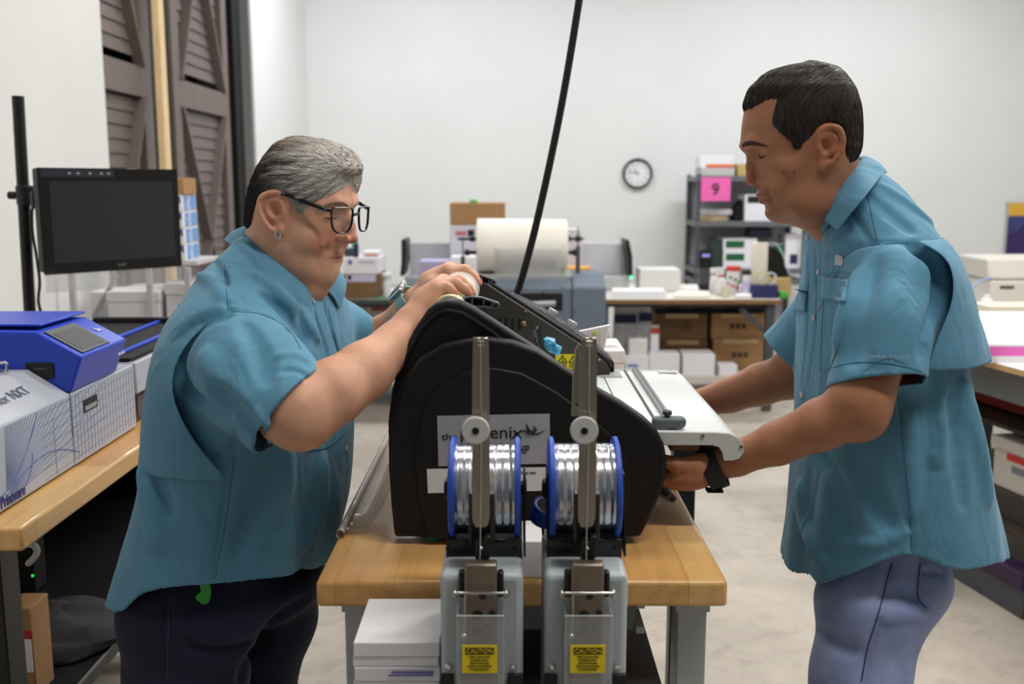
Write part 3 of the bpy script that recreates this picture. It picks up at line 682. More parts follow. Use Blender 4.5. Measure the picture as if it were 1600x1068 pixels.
# ------------------------------------------------------------------ things in the background
def carton(name, label, cat, r, Y, dep, m, group=None, tape=False, lid=0.0, prints=(), bevel=0.003, zfloor=None, writing=()):
    """A carton whose front fills the picture rectangle r at distance Y; tape, lid and prints are its parts."""
    x0, y0, x1, y1 = r
    a = P(x0, y1, Y); b = P(x1, y0, Y)
    xa, xb = P(x0, (y0 + y1) / 2, Y).x, P(x1, (y0 + y1) / 2, Y).x
    za, zb = (a.z if zfloor is None else zfloor), b.z
    t = thing(name, label, cat, ((xa + xb) / 2, Y + dep / 2, za), group)
    zl = zb - lid if lid else zb
    MB().box((xa, Y, za), (xb, Y + dep, zl)).build('body', m, t, bevel=bevel)
    if lid: MB().box((xa - 0.004, Y - 0.004, zl), (xb + 0.004, Y + dep + 0.004, zb)).build('lid', m, t, bevel=bevel)
    if tape:
        w = (xb - xa) * 0.12; mb = MB(); xm = (xa + xb) / 2
        mb.box((xm - (xb - xa) * 0.32, Y - 0.0012, zb - (zb - za) * 0.16), (xm + (xb - xa) * 0.32, Y, zb - 0.002)); mb.build('tape', TAPE, t)
        MB().box((xa + 0.002, Y - 0.001, zb - (zb - za) * 0.2), (xb - 0.002, Y + 0.0005, zb - (zb - za) * 0.2 + 0.002)).build('flap_seam', CARDD, t)
    for q0, q1, q2, q3, pm in prints:
        pb(MB(), q0, q1, q2, q3, Y - 0.0015, 0.0015).build('print', pm, t)
    for s, px, py, w, pm in writing:
        text_obj(s, t, P(px, py, Y - 0.002), width=w, m=pm)
    return t

# ---- clock
c = P(996, 271, YW - 0.01)
clk = thing('wall_clock', 'round wall clock with a black rim on the white back wall', 'clock', (c.x, YW - 0.02, c.z))
R = 0.142
MB().lathe([(R - 0.02, 0.0), (R, 0.0), (R, 0.03), (R - 0.008, 0.04), (R - 0.02, 0.032), (R - 0.021, 0.012), (0.001, 0.011)], (c.x, YW - 0.001, c.z), (0, -1, 0), 48).build('rim', BLACK, clk)
MB().lathe([(R - 0.021, 0), (R - 0.021, 0.004), (0.0005, 0.004)], (c.x, YW - 0.013, c.z), (0, -1, 0), 48).build('dial', PAPER, clk)
mb = MB()
for k in range(12):
    a = math.pi / 6 * k; d = Vector((math.sin(a), 0, math.cos(a))); q = Vector((c.x, YW - 0.018, c.z))
    MB().bar(q + d * 0.098, q + d * 0.112, 0.006, 0.001, up=(0, 1, 0)).build('hour_mark', INK, clk)

for k in range(12):
    a = math.pi / 6 * (k + 1); text_obj(str(k + 1), clk, (c.x + math.sin(a) * 0.083, YW - 0.0185, c.z + math.cos(a) * 0.083), height=0.018, m=INK, name='numeral')
for ang, ln_, w in ((-0.6, 0.06, 0.007), (-1.35, 0.09, 0.005)):
    d = Vector((math.sin(ang), 0, math.cos(ang))); q = Vector((c.x, YW - 0.020, c.z)); MB().bar(q - d * 0.015, q + d * ln_, w, 0.001, up=(0, 1, 0)).build('hand', INK, clk)

# ---- poster on the back wall
a = P(1570, 402, YW - 0.03); xl = a.x; zb = a.z; zt = P(1570, 317, YW - 0.03).z; w = 0.62
pst = thing('poster_panel', 'purple and yellow poster panel on the back wall at the far right', 'poster', (xl + w / 2, YW - 0.02, zb))
MB().box((xl, YW - 0.03, zb), (xl + w, YW - 0.002, zt)).build('panel', mat('poster_purple', (58, 38, 92), 0.5), pst, bevel=0.002)
zy = P(1570, 337, YW - 0.03).z
MB().box((xl, YW - 0.0315, zy), (xl + w, YW - 0.03, zt)).build('yellow_band', mat('poster_yellow', (226, 176, 60), 0.5), pst)
MB().box((xl + 0.17, YW - 0.0320, zy), (xl + w, YW - 0.0315, zt)).build('orange_band', mat('poster_orange', (206, 126, 60), 0.5), pst)
arcs = MB()
for k in range(6):
    r0 = 0.03 + 0.026 * k; arcs.tube([(xl + r0 * math.cos(t), YW - 0.0312, zy - 0.001 - r0 * math.sin(t)) for t in [math.pi / 2 * q / 14 for q in range(15)]], 0.006, 6)
arcs.build('blue_arcs', mat('poster_blue', (66, 84, 150), 0.5), pst)
MB().box((xl - 0.012, YW - 0.034, zb - 0.012), (xl, YW - 0.002, zt + 0.012)).build('frame_edge', mat('frame_grey', (176, 176, 176), 0.4), pst)

# ---- two tables by the back
ZBT = P(800, 468, 6.3).z
WOODE = mat('table_wood_edge', (128, 96, 62), 0.55, var=0.1, vscale=6)
def table(name, label, x0, x1, y0, y1, z, topm, edgem):
    t = thing(name, label, 'table', ((x0 + x1) / 2, (y0 + y1) / 2, 0))
    MB().box((x0, y0, z - 0.03), (x1, y1, z)).build('tabletop', edgem, t, bevel=0.004)
    MB().box((x0 + 0.004, y0 + 0.004, z), (x1 - 0.004, y1 - 0.004, z + 0.002)).build('surface', topm, t)
    for x in (x0 + 0.03, x1 - 0.085):
        for y in (y0 + 0.03, y1 - 0.085): MB().box((x, y, 0), (x + 0.055, y + 0.055, z - 0.03)).build('leg', DGREY, t, bevel=0.003)
    MB().box((x0 + 0.03, y0 + 0.1, z - 0.06), (x1 - 0.03, y0 + 0.13, z - 0.03)).build('apron', DGREY, t, bevel=0.002)
    MB().bar((x1 - 0.25, y0 + 0.055, z - 0.06), (x1 - 0.06, y0 + 0.055, z - 0.24), 0.03, 0.03).build('brace', DGREY, t)
    return t
xr1 = P(1218, 550, 6.3).x; xm = P(930, 550, 6.3).x
tR = table('back_table', 'long wood-edged table before the grey shelf unit at the back', xm, xr1, 6.3, 7.3, ZBT, mat('table_top_white', (214, 210, 202), 0.5), WOODE)
xs0 = P(950, 590, 6.45).x
MB().box((xm + 0.1, 6.42, 0.19), (xr1 - 0.09, 7.2, 0.215)).build('lower_shelf', mat('pale_shelf', (206, 202, 190), 0.6), tR, bevel=0.003)
tL = table('back_table', 'dark-edged table with a green cutting mat on it behind the person in glasses', P(470, 550, 6.3).x, xm - 0.02, 6.3, 7.3, ZBT, mat('table_top_grey', (150, 152, 150), 0.5), mat('table_dark_edge', (70, 74, 72), 0.5))
MB().box((P(470, 550, 6.3).x + 0.1, 6.42, 0.19), (xm - 0.12, 7.2, 0.215)).build('lower_shelf', mat('dark_shelf', (84, 84, 84), 0.6), tL, bevel=0.003)
ZT2 = ZBT + 0.002
mt = MB().box((P(575, 466, 6.33).x, 6.33, ZT2), (P(652, 466, 6.33).x, 6.75, ZT2 + 0.004)).build('cutting_mat', mat('mat_green', (92, 156, 132), 0.6), None, bevel=0.001)
tag(mt, 'green cutting mat on the back table beside the brown carton', 'cutting mat')

# boxes behind the face of the woman
LAV = mat('lavender_label', (196, 192, 220), 0.6)
PURP = mat('purple_dot', (116, 100, 176), 0.6)
carton('brown_carton', 'brown carton with a white label strip under a white box on the back table', 'box', (536, 428, 592, 464), 6.36, 0.35, CARDD, zfloor=ZT2, prints=[(540, 428.5, 587, 440, LAV), (543, 430, 549, 437, PURP)])
zc = P(560, 428, 6.36).z
carton('white_carton', 'white carton stacked on the brown carton on the back table', 'box', (537, 402.5, 592, 428), 6.362, 0.33, PAPER, zfloor=zc + 0.001, prints=[(544, 406, 550, 413, PURP), (560, 407, 585, 412, LAV)])
zc = P(560, 402.5, 6.362).z
carton('small_red_box', 'flat white box with a red print on top of the white carton', 'box', (566, 393, 591, 402.5), 6.42, 0.2, PAPER, zfloor=zc + 0.001, prints=[(570, 396, 590, 400, mat('pale_red', (206, 140, 132), 0.6))])
a = carton('dark_holder', 'small dark desk holder on the white carton behind the glasses', 'holder', (537, 388, 556, 402.5), 6.45, 0.1, DGREY, zfloor=zc + 0.001)
for (x0, y0, x1, y1, col, nm) in ((549, 352, 556, 388, (92, 190, 74), 'green'), (556.5, 373, 563.5, 402, (46, 46, 104), 'navy')):
    q = P((x0 + x1) / 2, y1, 6.47); zz = zc + 0.001 if nm == 'navy' else P(550, 388, 6.45).z + 0.001
    rr_ = (P(x1, 380, 6.47).x - P(x0, 380, 6.47).x) / 2; zt_ = P(550, y0, 6.47).z
    yq = 6.40 if nm == 'navy' else 6.5
    b_ = thing('marker_bottle', '%s marker bottle standing behind the face with glasses' % nm, 'bottle', (q.x, yq, zz))
    MB().lathe([(rr_, 0), (rr_, (zt_ - zz) * 0.72), (rr_ * 0.6, (zt_ - zz) * 0.78)], (q.x, yq, zz), n=18).build('body', mat('bottle_' + nm, col, 0.4), b_)
    MB().lathe([(rr_ * 0.55, (zt_ - zz) * 0.78), (rr_ * 0.5, (zt_ - zz))], (q.x, yq, zz), n=18).build('cap', NAVY if nm == 'green' else BLACK, b_)
q = P(605, 460, 6.4)
bt = thing('white_bottle', 'slim white bottle beside the brown carton on the back table', 'bottle', (q.x, 6.4, ZT2))
MB().lathe([(0.026, 0.004), (0.026, 0.11), (0.018, 0.13)], (q.x, 6.4, ZT2), n=24).build('body', WHITEP, bt)
MB().lathe([(0.032, 0.13), (0.034, 0.135), (0.034, 0.155), (0.030, 0.158)], (q.x, 6.4, ZT2), n=24).build('cap', WHITEP, bt)
MB().lathe([(0.034, 0), (0.034, 0.004), (0.026, 0.004)], (q.x, 6.4, ZT2), n=24).build('base', WHITEP, bt)
pp = MB(); pb(pp, 600, 450, 650, 457, 6.72, 0.2); pp = MB().box((P(600, 455, 6.5).x, 6.5, ZT2 + 0.0045), (P(646, 455, 6.5).x, 6.72, ZT2 + 0.03)).build('paper_pile', PAPER, None, bevel=0.002)
tag(pp, 'low white paper pile on the green cutting mat', 'paper')
# under that table
carton('printed_carton', 'white carton with red print under the left back table', 'box', (563, 474, 625, 560), 6.5, 0.4, mat('carton_pale', (198, 192, 186), 0.7), zfloor=0.216, prints=[(580, 480, 612, 486, mat('dull_red', (176, 84, 78), 0.6)), (578, 492, 618, 494, LAV)])
carton('dark_crate', 'dark crate under the left back table beside the printed carton', 'crate', (525, 476, 556, 560), 6.55, 0.4, mat('crate_dark', (40, 40, 48), 0.6), zfloor=0.216)

# ---- long white paper machine on the left back table
LGM = mat('machine_white', (208, 208, 216), 0.45)
LGM2 = mat('machine_grey', (186, 190, 194), 0.45)
mc = thing('paper_machine', 'long white paper folding machine with black end arms against the back wall', 'machine', (P(800, 440, 6.8).x, 6.9, ZT2))
xa, xb = P(632, 440, 6.8).x, P(984, 440, 6.8).x
zlow = P(800, 433, 6.8).z
MB().box((xa, 6.82, ZT2), (xb, 7.25, zlow)).build('base', LGM2, mc, bevel=0.006)
MB().box((P(640, 400, 7.0).x, 7.0, zlow), (P(980, 400, 7.0).x, 7.04, P(800, 379, 7.0).z)).build('back_panel', LGM, mc, bevel=0.004)
pb(MB(), 962, 381, 970, 433, 6.98, 0.02).build('panel_rib', LGM, mc)
pb(MB(), 876, 358, 909, 445, 6.78, 0.2).build('right_tower', LGM, mc, bevel=0.006)
tw = MB().box((P(703, 400, 6.72).x, 6.72, ZT2), (P(772, 400, 6.72).x, 7.2, P(703, 352, 6.72).z)).build('tower', LGM, mc, bevel=0.006)
pb(MB(), 712, 361, 728, 367.5, 6.715, 0.005).build('red_display', mat('display_red', (190, 110, 116), 0.4), tw)
pb(MB(), 731, 359, 741, 369, 6.712, 0.008).build('dark_switch', BLACK, tw)
for pts in ([(627, 374), (634, 374), (634.5, 400), (631, 431), (625, 431), (627, 410)], [(977, 374), (983, 375), (988, 400), (989, 432), (982, 432), (981, 405)]):
    MB().prism(poly(pts, 6.76), (0, 0.3, 0)).build('end_arm', BLACK, mc, bevel=0.003)
led = MB().ell(P(986, 433, 6.75), 0.012, 12, 8).build('led', mat('led_green', (90, 230, 180), 0.4, emit=(70, 235, 180), estr=1.2), mc, label='lit green indicator')
carton('brown_carton', 'brown carton on top of the white machine tower', 'box', (703, 317, 789, 352), 6.76, 0.4, CARD, tape=False, zfloor=P(703, 352, 6.72).z + 0.001)
zc = P(740, 317, 6.76).z
gg = MB().ell((P(740, 314, 6.85).x, 6.85, zc + 0.012), (0.03, 0.02, 0.014), 12, 8).build('green_sponge', mat('sponge_green', (110, 190, 110), 0.7), None); tag(gg, 'small green sponge on the brown carton at the back', 'sponge')
for nm, lab, r, Y, dz in (('paper_stack', 'tall lavender-edged paper stack on the left back table', (655, 408, 702, 462), 6.42, 0.26), ('paper_stack', 'white paper stack right of the lavender stack', (704, 401, 742, 462), 6.45, 0.18)):
    s_ = thing(nm, lab, 'paper stack', (P((r[0] + r[2]) / 2, 450, Y).x, Y, ZT2))
    zt_ = P(680, r[1], Y).z; n_ = 5
    for k in range(n_):
        z0 = ZT2 + (zt_ - ZT2) * k / n_; z1 = ZT2 + (zt_ - ZT2) * (k + 1) / n_; j = 0.004 * math.sin(k * 2.2)
        MB().box((P(r[0], 440, Y).x + j, Y + abs(j), z0), (P(r[2], 440, Y).x + j, Y + dz, z1 - 0.001)).build('ream', mat('lavender_paper', (176, 168, 200), 0.8) if 'lavender-' in lab else PAPER, s_, bevel=0.001)

# ---- blue-grey roll laminator on its own stand
BG = mat('blue_grey_enamel', (98, 110, 124), 0.45)
bl = thing('roll_laminator', 'blue-grey laminator with a big cream film roll behind the black laminator', 'laminator', (P(860, 480, 5.8).x, 5.8, 0))
yA = 5.5
x0, x1, x2 = P(772, 470, yA).x, P(893, 470, yA).x, P(947, 470, yA).x
z0, z1 = P(800, 530, yA).z, P(800, 447, yA).z
MB().prism([(x0, yA, z0), (x0, yA, z1 - 0.01), (x0, yA + 0.08, z1 + 0.03), (x0, yA + 0.5, z1 + 0.03), (x0, yA + 0.5, z0)], (x1 - x0, 0, 0)).build('housing', BG, bl, bevel=0.006)
MB().prism([(x1 + 0.003, yA - 0.01, z0), (x1 + 0.003, yA - 0.01, z1 - 0.005), (x1 + 0.003, yA + 0.12, z1 + 0.05), (x1 + 0.003, yA + 0.5, z1 + 0.05), (x1 + 0.003, yA + 0.5, z0)], (x2 - x1 - 0.003, 0, 0)).build('side_cover', BG, bl, bevel=0.012, seg=3)
pb(MB(), 800, 458, 879, 485, yA - 0.002, 0.004).build('feed_opening', MATTEBLACK, bl)
a = P(806, 476, yA - 0.004); b = P(868, 474, yA - 0.004); MB().cyl(a, b, 0.02, n=20).build('feed_roller', mat('roller_silver', (160, 162, 168), 0.3, metal=0.7), bl)
for x, y in ((817, 448), (849, 455), (880, 447), (899, 486), (848, 487)): MB().lathe([(0.007, 0), (0.005, 0.004)], P(x, y, yA - 0.003 if x < 893 else yA - 0.012), (0, -1, 0), 12).build('screw', STEEL, bl)
MB().box((P(745, 430, 5.62).x, 5.62, P(800, 436, 5.62).z), (P(905, 430, 5.62).x, 5.95, P(800, 430, 5.62).z)).build('top_tray', mat('tray_silver', (170, 172, 170), 0.35, metal=0.3), bl, bevel=0.002)
MB().box((P(748, 420, 5.66).x, 5.9, P(800, 431, 5.66).z), (P(860, 420, 5.66).x, 5.96, P(800, 416, 5.66).z)).build('grille', mat('grille_dark', (48, 50, 62), 0.5), bl)
ya = 5.80
rx0, rx1 = P(746, 383, ya).x, P(886, 383, ya).x; rz = P(800, 383, ya).z; rr_ = (P(800, 341, ya).z - P(800, 425, ya).z) / 2
CREAM = mat('cream_film', (232, 230, 220), 0.4, var=0.03, vscale=3)
MB().lathe([(0.04, 0), (rr_ - 0.004, 0), (rr_, 0.006), (rr_ - 0.001, 0.08), (rr_, 0.085), (rr_ - 0.006, rx1 - rx0 - 0.01), (rr_ - 0.016, rx1 - rx0), (0.04, rx1 - rx0)], (rx0, ya, rz), (1, 0, 0), 56).build('film_roll', CREAM, bl)
rows = [[Vector((rx0 + 0.10 + (rx1 - rx0 - 0.14) * q / 8 , ya - rr_ * math.cos(k * 0.11) * (1 if k < 8 else 1), rz - rr_ * math.sin(k * 0.11) - 0.012 * max(0, k - 8) - 0.04 * max(0, k - 8) * math.sin(math.pi * q / 8) * 0.4)) for q in range(9)] for k in range(14)]
MB().grid(rows).build('film_web', mat('film_web', (240, 240, 238), 0.3, alpha=0.5), bl, solid=0.001)
MB().cyl((P(715, 372, ya).x, ya, P(800, 373, ya).z), (P(912, 372, ya).x, ya, P(800, 373, ya).z), 0.008).build('roll_bar', BLACKM, bl)
MB().cyl((P(725, 394, ya - 0.02).x, ya - 0.0, P(800, 394, ya).z), (P(903, 394, ya).x, ya - 0.0, P(800, 394, ya).z), 0.012).build('roll_bar', BLACKM, bl)
for x, ytop in ((723.5, 378), (902.5, 362)):
    q = P(x, 440, ya); MB().box((q.x - 0.012, ya - 0.015, P(x, 438, ya).z), (q.x + 0.012, ya + 0.015, P(x, ytop + 22, ya).z)).build('roll_upright', DGREY, bl, bevel=0.002)
    MB().cyl((q.x, ya, P(x, ytop + 24, ya).z), (q.x, ya, P(x, ytop - 8, ya).z), 0.004, n=10).build('thin_rod', DGREY, bl)
for x in (738, 887.5, 903): q = P(x, 372.5, ya); MB().cyl(q - Vector((0.014, 0, 0)), q + Vector((0.014, 0, 0)), 0.018, n=16).build('hub_collar', BLACK, bl)
for x in (730, 898): q = P(x, 394, ya); MB().cyl(q - Vector((0.012, 0, 0)), q + Vector((0.012, 0, 0)), 0.02, n=16).build('hub_collar', BLACK, bl)
MB().box((x0 + 0.02, yA + 0.05, 0), (x2 - 0.02, yA + 0.45, z0)).build('stand_cabinet', DGREY, bl, bevel=0.004)
yl_ = MB().box((P(860, 424, 6.55).x, 6.5, ZT2), (P(922, 424, 6.55).x, 6.66, P(890, 417, 6.55).z)).build('orange_pad', mat('orange_yellow', (226, 164, 52), 0.6), None, bevel=0.004)
tag(yl_, 'orange-yellow pad behind the cream film roll on the back table', 'pad')

# ---- on the right back table
def sheet(name, label, pts, z, h, m=PAPER):
    """A flat pile of paper: the footprint is given by picture points read on the table top."""
    mb = MB().prism([PZ(x, y, z) for x, y in pts], (0, 0, h)).build(name, m, None, bevel=0.0015); return tag(mb, label, 'paper')
ZR = ZBT + 0.0025
carton('white_file', 'white open-sided file box on the table left of the grey shelf unit', 'box', (1000, 421, 1063, 455), 6.75, 0.25, WHITEP, zfloor=ZR)
sheet('paper_pile', 'broad white paper pile at the left end of the right back table', [(955, 465.5), (1040, 465.5), (1034, 460), (958, 460)], ZR, 0.045)
sheet('paper_pile', 'thin cream paper pile in the middle of the right back table', [(1052, 466), (1110, 466), (1105, 458), (1058, 458)], ZR, 0.018, mat('cream_paper', (226, 222, 204), 0.7))
sheet('paper_pile', 'white paper pile under the black bin edge on the right back table', [(1068, 457.5), (1092, 457.5), (1090, 454), (1069, 454)], ZR, 0.03)
sheet('paper_pile', 'small white paper pile left of the navy tape box', [(1149, 467), (1174, 467), (1173, 464), (1150, 464)], ZR, 0.025)
q = P(1103, 455, 6.9)
bn = thing('waste_bin', 'dark grey bin on the right back table left of the white spray bottle', 'bin', (q.x, 6.9, ZR))
MB().lathe([(0.045, 0), (0.05, 0.005), (0.055, 0.15), (0.052, 0.15), (0.047, 0.006)], (q.x, 6.9, ZR), n=28, cap=False).build('body', mat('bin_smoke', (64, 64, 68), 0.35), bn)
MB().lathe([(0.058, 0.0), (0.06, 0.002), (0.06, 0.04), (0.056, 0.045)], (q.x, 6.9, ZR), n=28).build('base', BLACK, bn)
for px_, lab, cp_, hh in ((1117, 'white spray bottle left of a slightly taller one', WHITEP, 0.17), (1126, 'taller white spray bottle with a red collar beside the red-lidded canister', WHITEP, 0.185)):
    q = P(px_, 455, 6.52 if px_ > 1120 else 6.66); yq = q.y
    b_ = thing('spray_bottle', lab, 'bottle', (q.x, yq, ZR), 'white spray bottles')
    MB().lathe([(0.034, 0), (0.036, 0.006), (0.036, 0.09), (0.024, 0.115), (0.015, 0.125)], (q.x, yq, ZR), n=24).build('body', WHITEP, b_)
    MB().lathe([(0.018, 0.122), (0.018, 0.134)], (q.x, yq, ZR), n=20).build('collar', mat('collar_red', (206, 84, 84), 0.5), b_)
    n_ = MB().box((q.x - 0.034, yq - 0.011, ZR + 0.134), (q.x + 0.018, yq + 0.011, ZR + hh)); n_.bar((q.x - 0.018, yq, ZR + 0.134), (q.x - 0.036, yq, ZR + 0.105), 0.012, 0.006); n_.build('trigger_head', cp_, b_, bevel=0.004)
def canister(label, px_, Y, r_, h_, lidm, bodym, lab=None):
    q = P(px_, 455, Y); b_ = thing('canister', label, 'canister', (q.x, Y, ZR))
    MB().lathe([(r_, 0), (r_, h_ * 0.84)], (q.x, Y, ZR), n=32).build('body', bodym, b_, bevel=0.002)
    MB().lathe([(r_ * 1.03, h_ * 0.84), (r_ * 1.03, h_ - 0.004), (r_ * 0.98, h_)], (q.x, Y, ZR), n=32).build('lid', lidm, b_)
    return b_, q
b_, q = canister('white canister with red lid and green and red leaf print', 1145, 6.62, 0.046, 0.185, mat('lid_red', (196, 52, 44), 0.4), WHITEP)
LEAF = [mat('leaf_green', (60, 140, 70), 0.5), mat('petal_red', (216, 84, 110), 0.5)]
for k in range(7):
    a = -2.9 + 0.35 * k; d = Vector((math.cos(a), math.sin(a), 0)); MB().ell(Vector((q.x, 6.62, ZR + 0.03 + 0.014 * ((k * 3) % 7))) + d * 0.0445, (0.014, 0.004, 0.010), 10, 6, Matrix.Rotation(a + math.pi / 2, 3, 'Z')).build('leaf_print', LEAF[k % 2], b_)

b_, q = canister('white bottle with black cap right of the red-lidded canister', 1166, 6.47, 0.028, 0.17, BLACK, WHITEP)
MB().lathe([(0.0285, 0.04), (0.0285, 0.10)], (q.x, 6.47, ZR), n=32, cap=False).build('label_band', LAV, b_)
q = P(1185, 440, 6.6)
pt = thing('paper_towel_roll', 'upright cream paper towel roll on the right back table', 'paper roll', (q.x, 6.6, ZR))
hh = P(1185, 379, 6.6).z - ZR
MB().lathe([(0.018, 0), (0.052, 0), (0.054, 0.004), (0.054, hh - 0.004), (0.052, hh), (0.018, hh), (0.018, 0.0)], (q.x, 6.6, ZR), n=40, cap=False).build('paper', mat('towel_cream', (226, 220, 204), 0.8), pt)
MB().lathe([(0.017, 0), (0.018, 0), (0.018, hh), (0.017, hh), (0.017, 0)], (q.x, 6.6, ZR), n=24, cap=False).build('core', CARD, pt)
rows = []
for k in range(12):
    t = k / 11; x = 1199 + 36 * t; y = 379 + 54 * t ** 2.2 - 4 * math.sin(math.pi * t)
    rows.append([P(x, y, 6.66), P(x + 1, y, 6.86)])
bp_ = MB().grid(rows).build('curved_paper', mat('pale_blue_paper', (206, 218, 236), 0.6), None, solid=0.002); tag(bp_, 'pale blue-white sheet arching over a black stand behind the tan carton', 'paper')
stb = thing('black_stand', 'black stand under the pale blue arching sheet', 'stand', (P(1214, 430, 6.7).x, 6.75, ZR))
MB().prism(poly([(1199, 457), (1199, 384), (1211, 386), (1222, 398), (1230, 425), (1233, 457)], 6.68), (0, 0.14, 0)).build('frame', BLACK, stb, bevel=0.003)
pb(MB(), 1199, 436, 1236, 440, 6.66, 0.02).build('ledge', BLACK, stb, bevel=0.001)
carton('tan_carton', 'tan carton behind the navy tape box on the right back table', 'box', (1201, 434, 1236, 464), 6.5, 0.04, mat('tan_box', (190, 160, 104), 0.7), zfloor=ZR)
carton('navy_box', 'navy blue box holding tape rolls at the table edge', 'box', (1178, 446, 1216, 466), 6.36, 0.12, NAVY, zfloor=ZR)
q = P(1192, 446, 6.4); zq = P(1192, 446, 6.36).z
tp = MB().lathe([(0.032, -0.01), (0.045, -0.01), (0.045, 0.01), (0.032, 0.01), (0.032, -0.01)], (q.x, 6.42, zq + 0.0465), (0.1, 1, 0), 32, cap=False).build('tape_ring', mat('tape_cream', (214, 204, 160), 0.4, alpha=0.9), None); tag(tp, 'cream tape ring on the navy box', 'tape')
tp = MB().lathe([(0.028, -0.01), (0.040, -0.01), (0.040, 0.01), (0.028, 0.01), (0.028, -0.01)], (q.x + 0.055, 6.43, zq + 0.0415), (0.0, 1, 0), 32, cap=False).build('tape_ring', mat('tape_clear', (214, 218, 224), 0.3, alpha=0.8), None); tag(tp, 'clear tape ring right of the cream one on the navy box', 'tape')
carton('purple_box', 'small purple box left of the navy tape box', 'box', (1161, 447, 1176, 459), 6.48, 0.06, mat('box_purple', (84, 60, 130), 0.6), zfloor=ZR)
carton('green_box', 'small bright green box at the right end of the back table', 'box', (1219, 456, 1231, 466), 6.36, 0.08, mat('box_green', (72, 168, 60), 0.6), zfloor=ZR)
q = P(1133, 458, 6.42); cu_ = MB().lathe([(0.02, 0), (0.026, 0.004), (0.03, 0.07), (0.027, 0.07), (0.022, 0.006)], (q.x, 6.42, ZR), n=24, cap=False).build('paper_cup', mat('cup_beige', (208, 200, 176), 0.6), None, bevel=0.001); tag(cu_, 'small beige cup in front of the red-lidded canister', 'cup')

# ---- under the right back table
ZL = 0.216
INKC = mat('carton_ink', (74, 62, 48), 0.8)
def crtn(label, r, Y, dep, m, z0=None, text=None, **k):
    return carton('brown_carton', label, 'box', r, Y, dep, m, group='brown cartons under the back table', tape=True, zfloor=z0, **dict(dict(prints=[((r[0] + r[2]) / 2 + dx - 3.4, (r[1] + r[3]) / 2 - 4, (r[0] + r[2]) / 2 + dx + 3.4, (r[1] + r[3]) / 2 + 4, INKC) for dx in (-9, 0, 9)] if text else ()), **k))
Y_ = 6.68
zmid = P(1060, 531, Y_).z
crtn('lower brown carton of the left stack under the back table', (1028, 531, 1105, 580), Y_, 0.4, CARDD, z0=ZL)
crtn('open brown carton on top of the left stack under the back table', (1025, 490, 1105, 531), Y_ - 0.01, 0.4, CARDD, z0=zmid + 0.001, prints=[(1065, 502, 1080, 518, mat('carton_stamp', (104, 78, 54), 0.8))])
zmid = P(1150, 529, Y_).z
crtn('lower brown carton of the right stack under the back table', (1114, 529, 1198, 580), Y_ - 0.03, 0.4, CARD, z0=ZL, text='BOX 20')
crtn('upper brown carton of the right stack under the back table', (1112, 490, 1194, 529), Y_ - 0.02, 0.4, CARD, z0=zmid + 0.004, text='BOX 20')
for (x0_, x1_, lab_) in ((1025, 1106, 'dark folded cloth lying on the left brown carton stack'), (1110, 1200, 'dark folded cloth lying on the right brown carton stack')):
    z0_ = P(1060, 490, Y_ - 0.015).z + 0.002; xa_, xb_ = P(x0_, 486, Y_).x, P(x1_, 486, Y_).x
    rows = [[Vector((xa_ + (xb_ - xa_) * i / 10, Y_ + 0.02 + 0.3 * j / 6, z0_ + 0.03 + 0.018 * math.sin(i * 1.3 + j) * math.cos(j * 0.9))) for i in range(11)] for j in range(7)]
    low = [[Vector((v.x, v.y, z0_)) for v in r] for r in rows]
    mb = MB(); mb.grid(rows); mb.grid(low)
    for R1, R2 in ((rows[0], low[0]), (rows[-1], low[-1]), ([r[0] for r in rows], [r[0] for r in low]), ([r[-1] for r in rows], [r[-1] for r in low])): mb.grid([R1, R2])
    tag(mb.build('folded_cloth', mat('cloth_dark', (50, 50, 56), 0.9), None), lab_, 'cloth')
bg_ = thing('white_bag', 'white plastic bag with navy bands leaning under the back table', 'bag', (P(988, 527, 6.5).x, 6.55, ZL))
rows = []
for k in range(9):
    t = k / 8; y = 560 - 88 * t; w_ = 1 - 0.1 * t ** 2
    cxp = 988; rows.append([P(cxp + 31 * w_ * math.copysign(abs(math.cos(a)) ** 0.5, math.cos(a)), y, 6.655) + Vector((0, 0.055 * math.sin(a) * (1 - 0.5 * t) + 0.004 * math.sin(3 * a + k), 0)) for a in [2 * math.pi * q / 28 for q in range(28)]])
for r in rows[:1]:
    for v in r: v.z = ZL
MB().ring(rows).build('bag_body', mat('bag_white', (226, 228, 232), 0.5), bg_)
for r in ((960, 492, 994, 504), (999, 489, 1018, 502)): pb(MB(), *r, 6.598, 0.012).build('navy_band', NAVY, bg_)
carton('orange_box', 'small orange-red and white box beside the white bag', 'box', (1017, 508, 1030, 523), 6.5, 0.03, PAPER, zfloor=P(1020, 552, 6.43).z + 0.001, prints=[(1017, 512, 1030, 521, mat('orange_red', (216, 84, 58), 0.6))])
q = P(996, 556, 6.44)
jg = thing('white_jug', 'white jug under the back table before the bag', 'jug', (q.x, 6.46, ZL))
zq = P(996, 556, 6.44).z
MB().box((P(982, 540, 6.42).x, 6.42, zq), (P(1012, 540, 6.42).x, 6.52, P(996, 529, 6.42).z)).build('body', WHITEP, jg, bevel=0.012, seg=3)
MB().lathe([(0.02, 0), (0.02, 0.03)], (q.x, 6.47, P(996, 529, 6.42).z), n=16).build('cap', mat('grey_cap', (150, 150, 156), 0.5), jg)
MB().tube(spline([Vector((q.x - 0.04, 6.47, P(996, 529, 6.42).z)), Vector((q.x - 0.02, 6.47, P(996, 517, 6.42).z)), Vector((q.x + 0.03, 6.47, P(996, 517, 6.42).z)), Vector((q.x + 0.045, 6.47, P(996, 529, 6.42).z))]), 0.006, 8).build('handle', mat('grey_cap', (150, 150, 156), 0.5), jg)
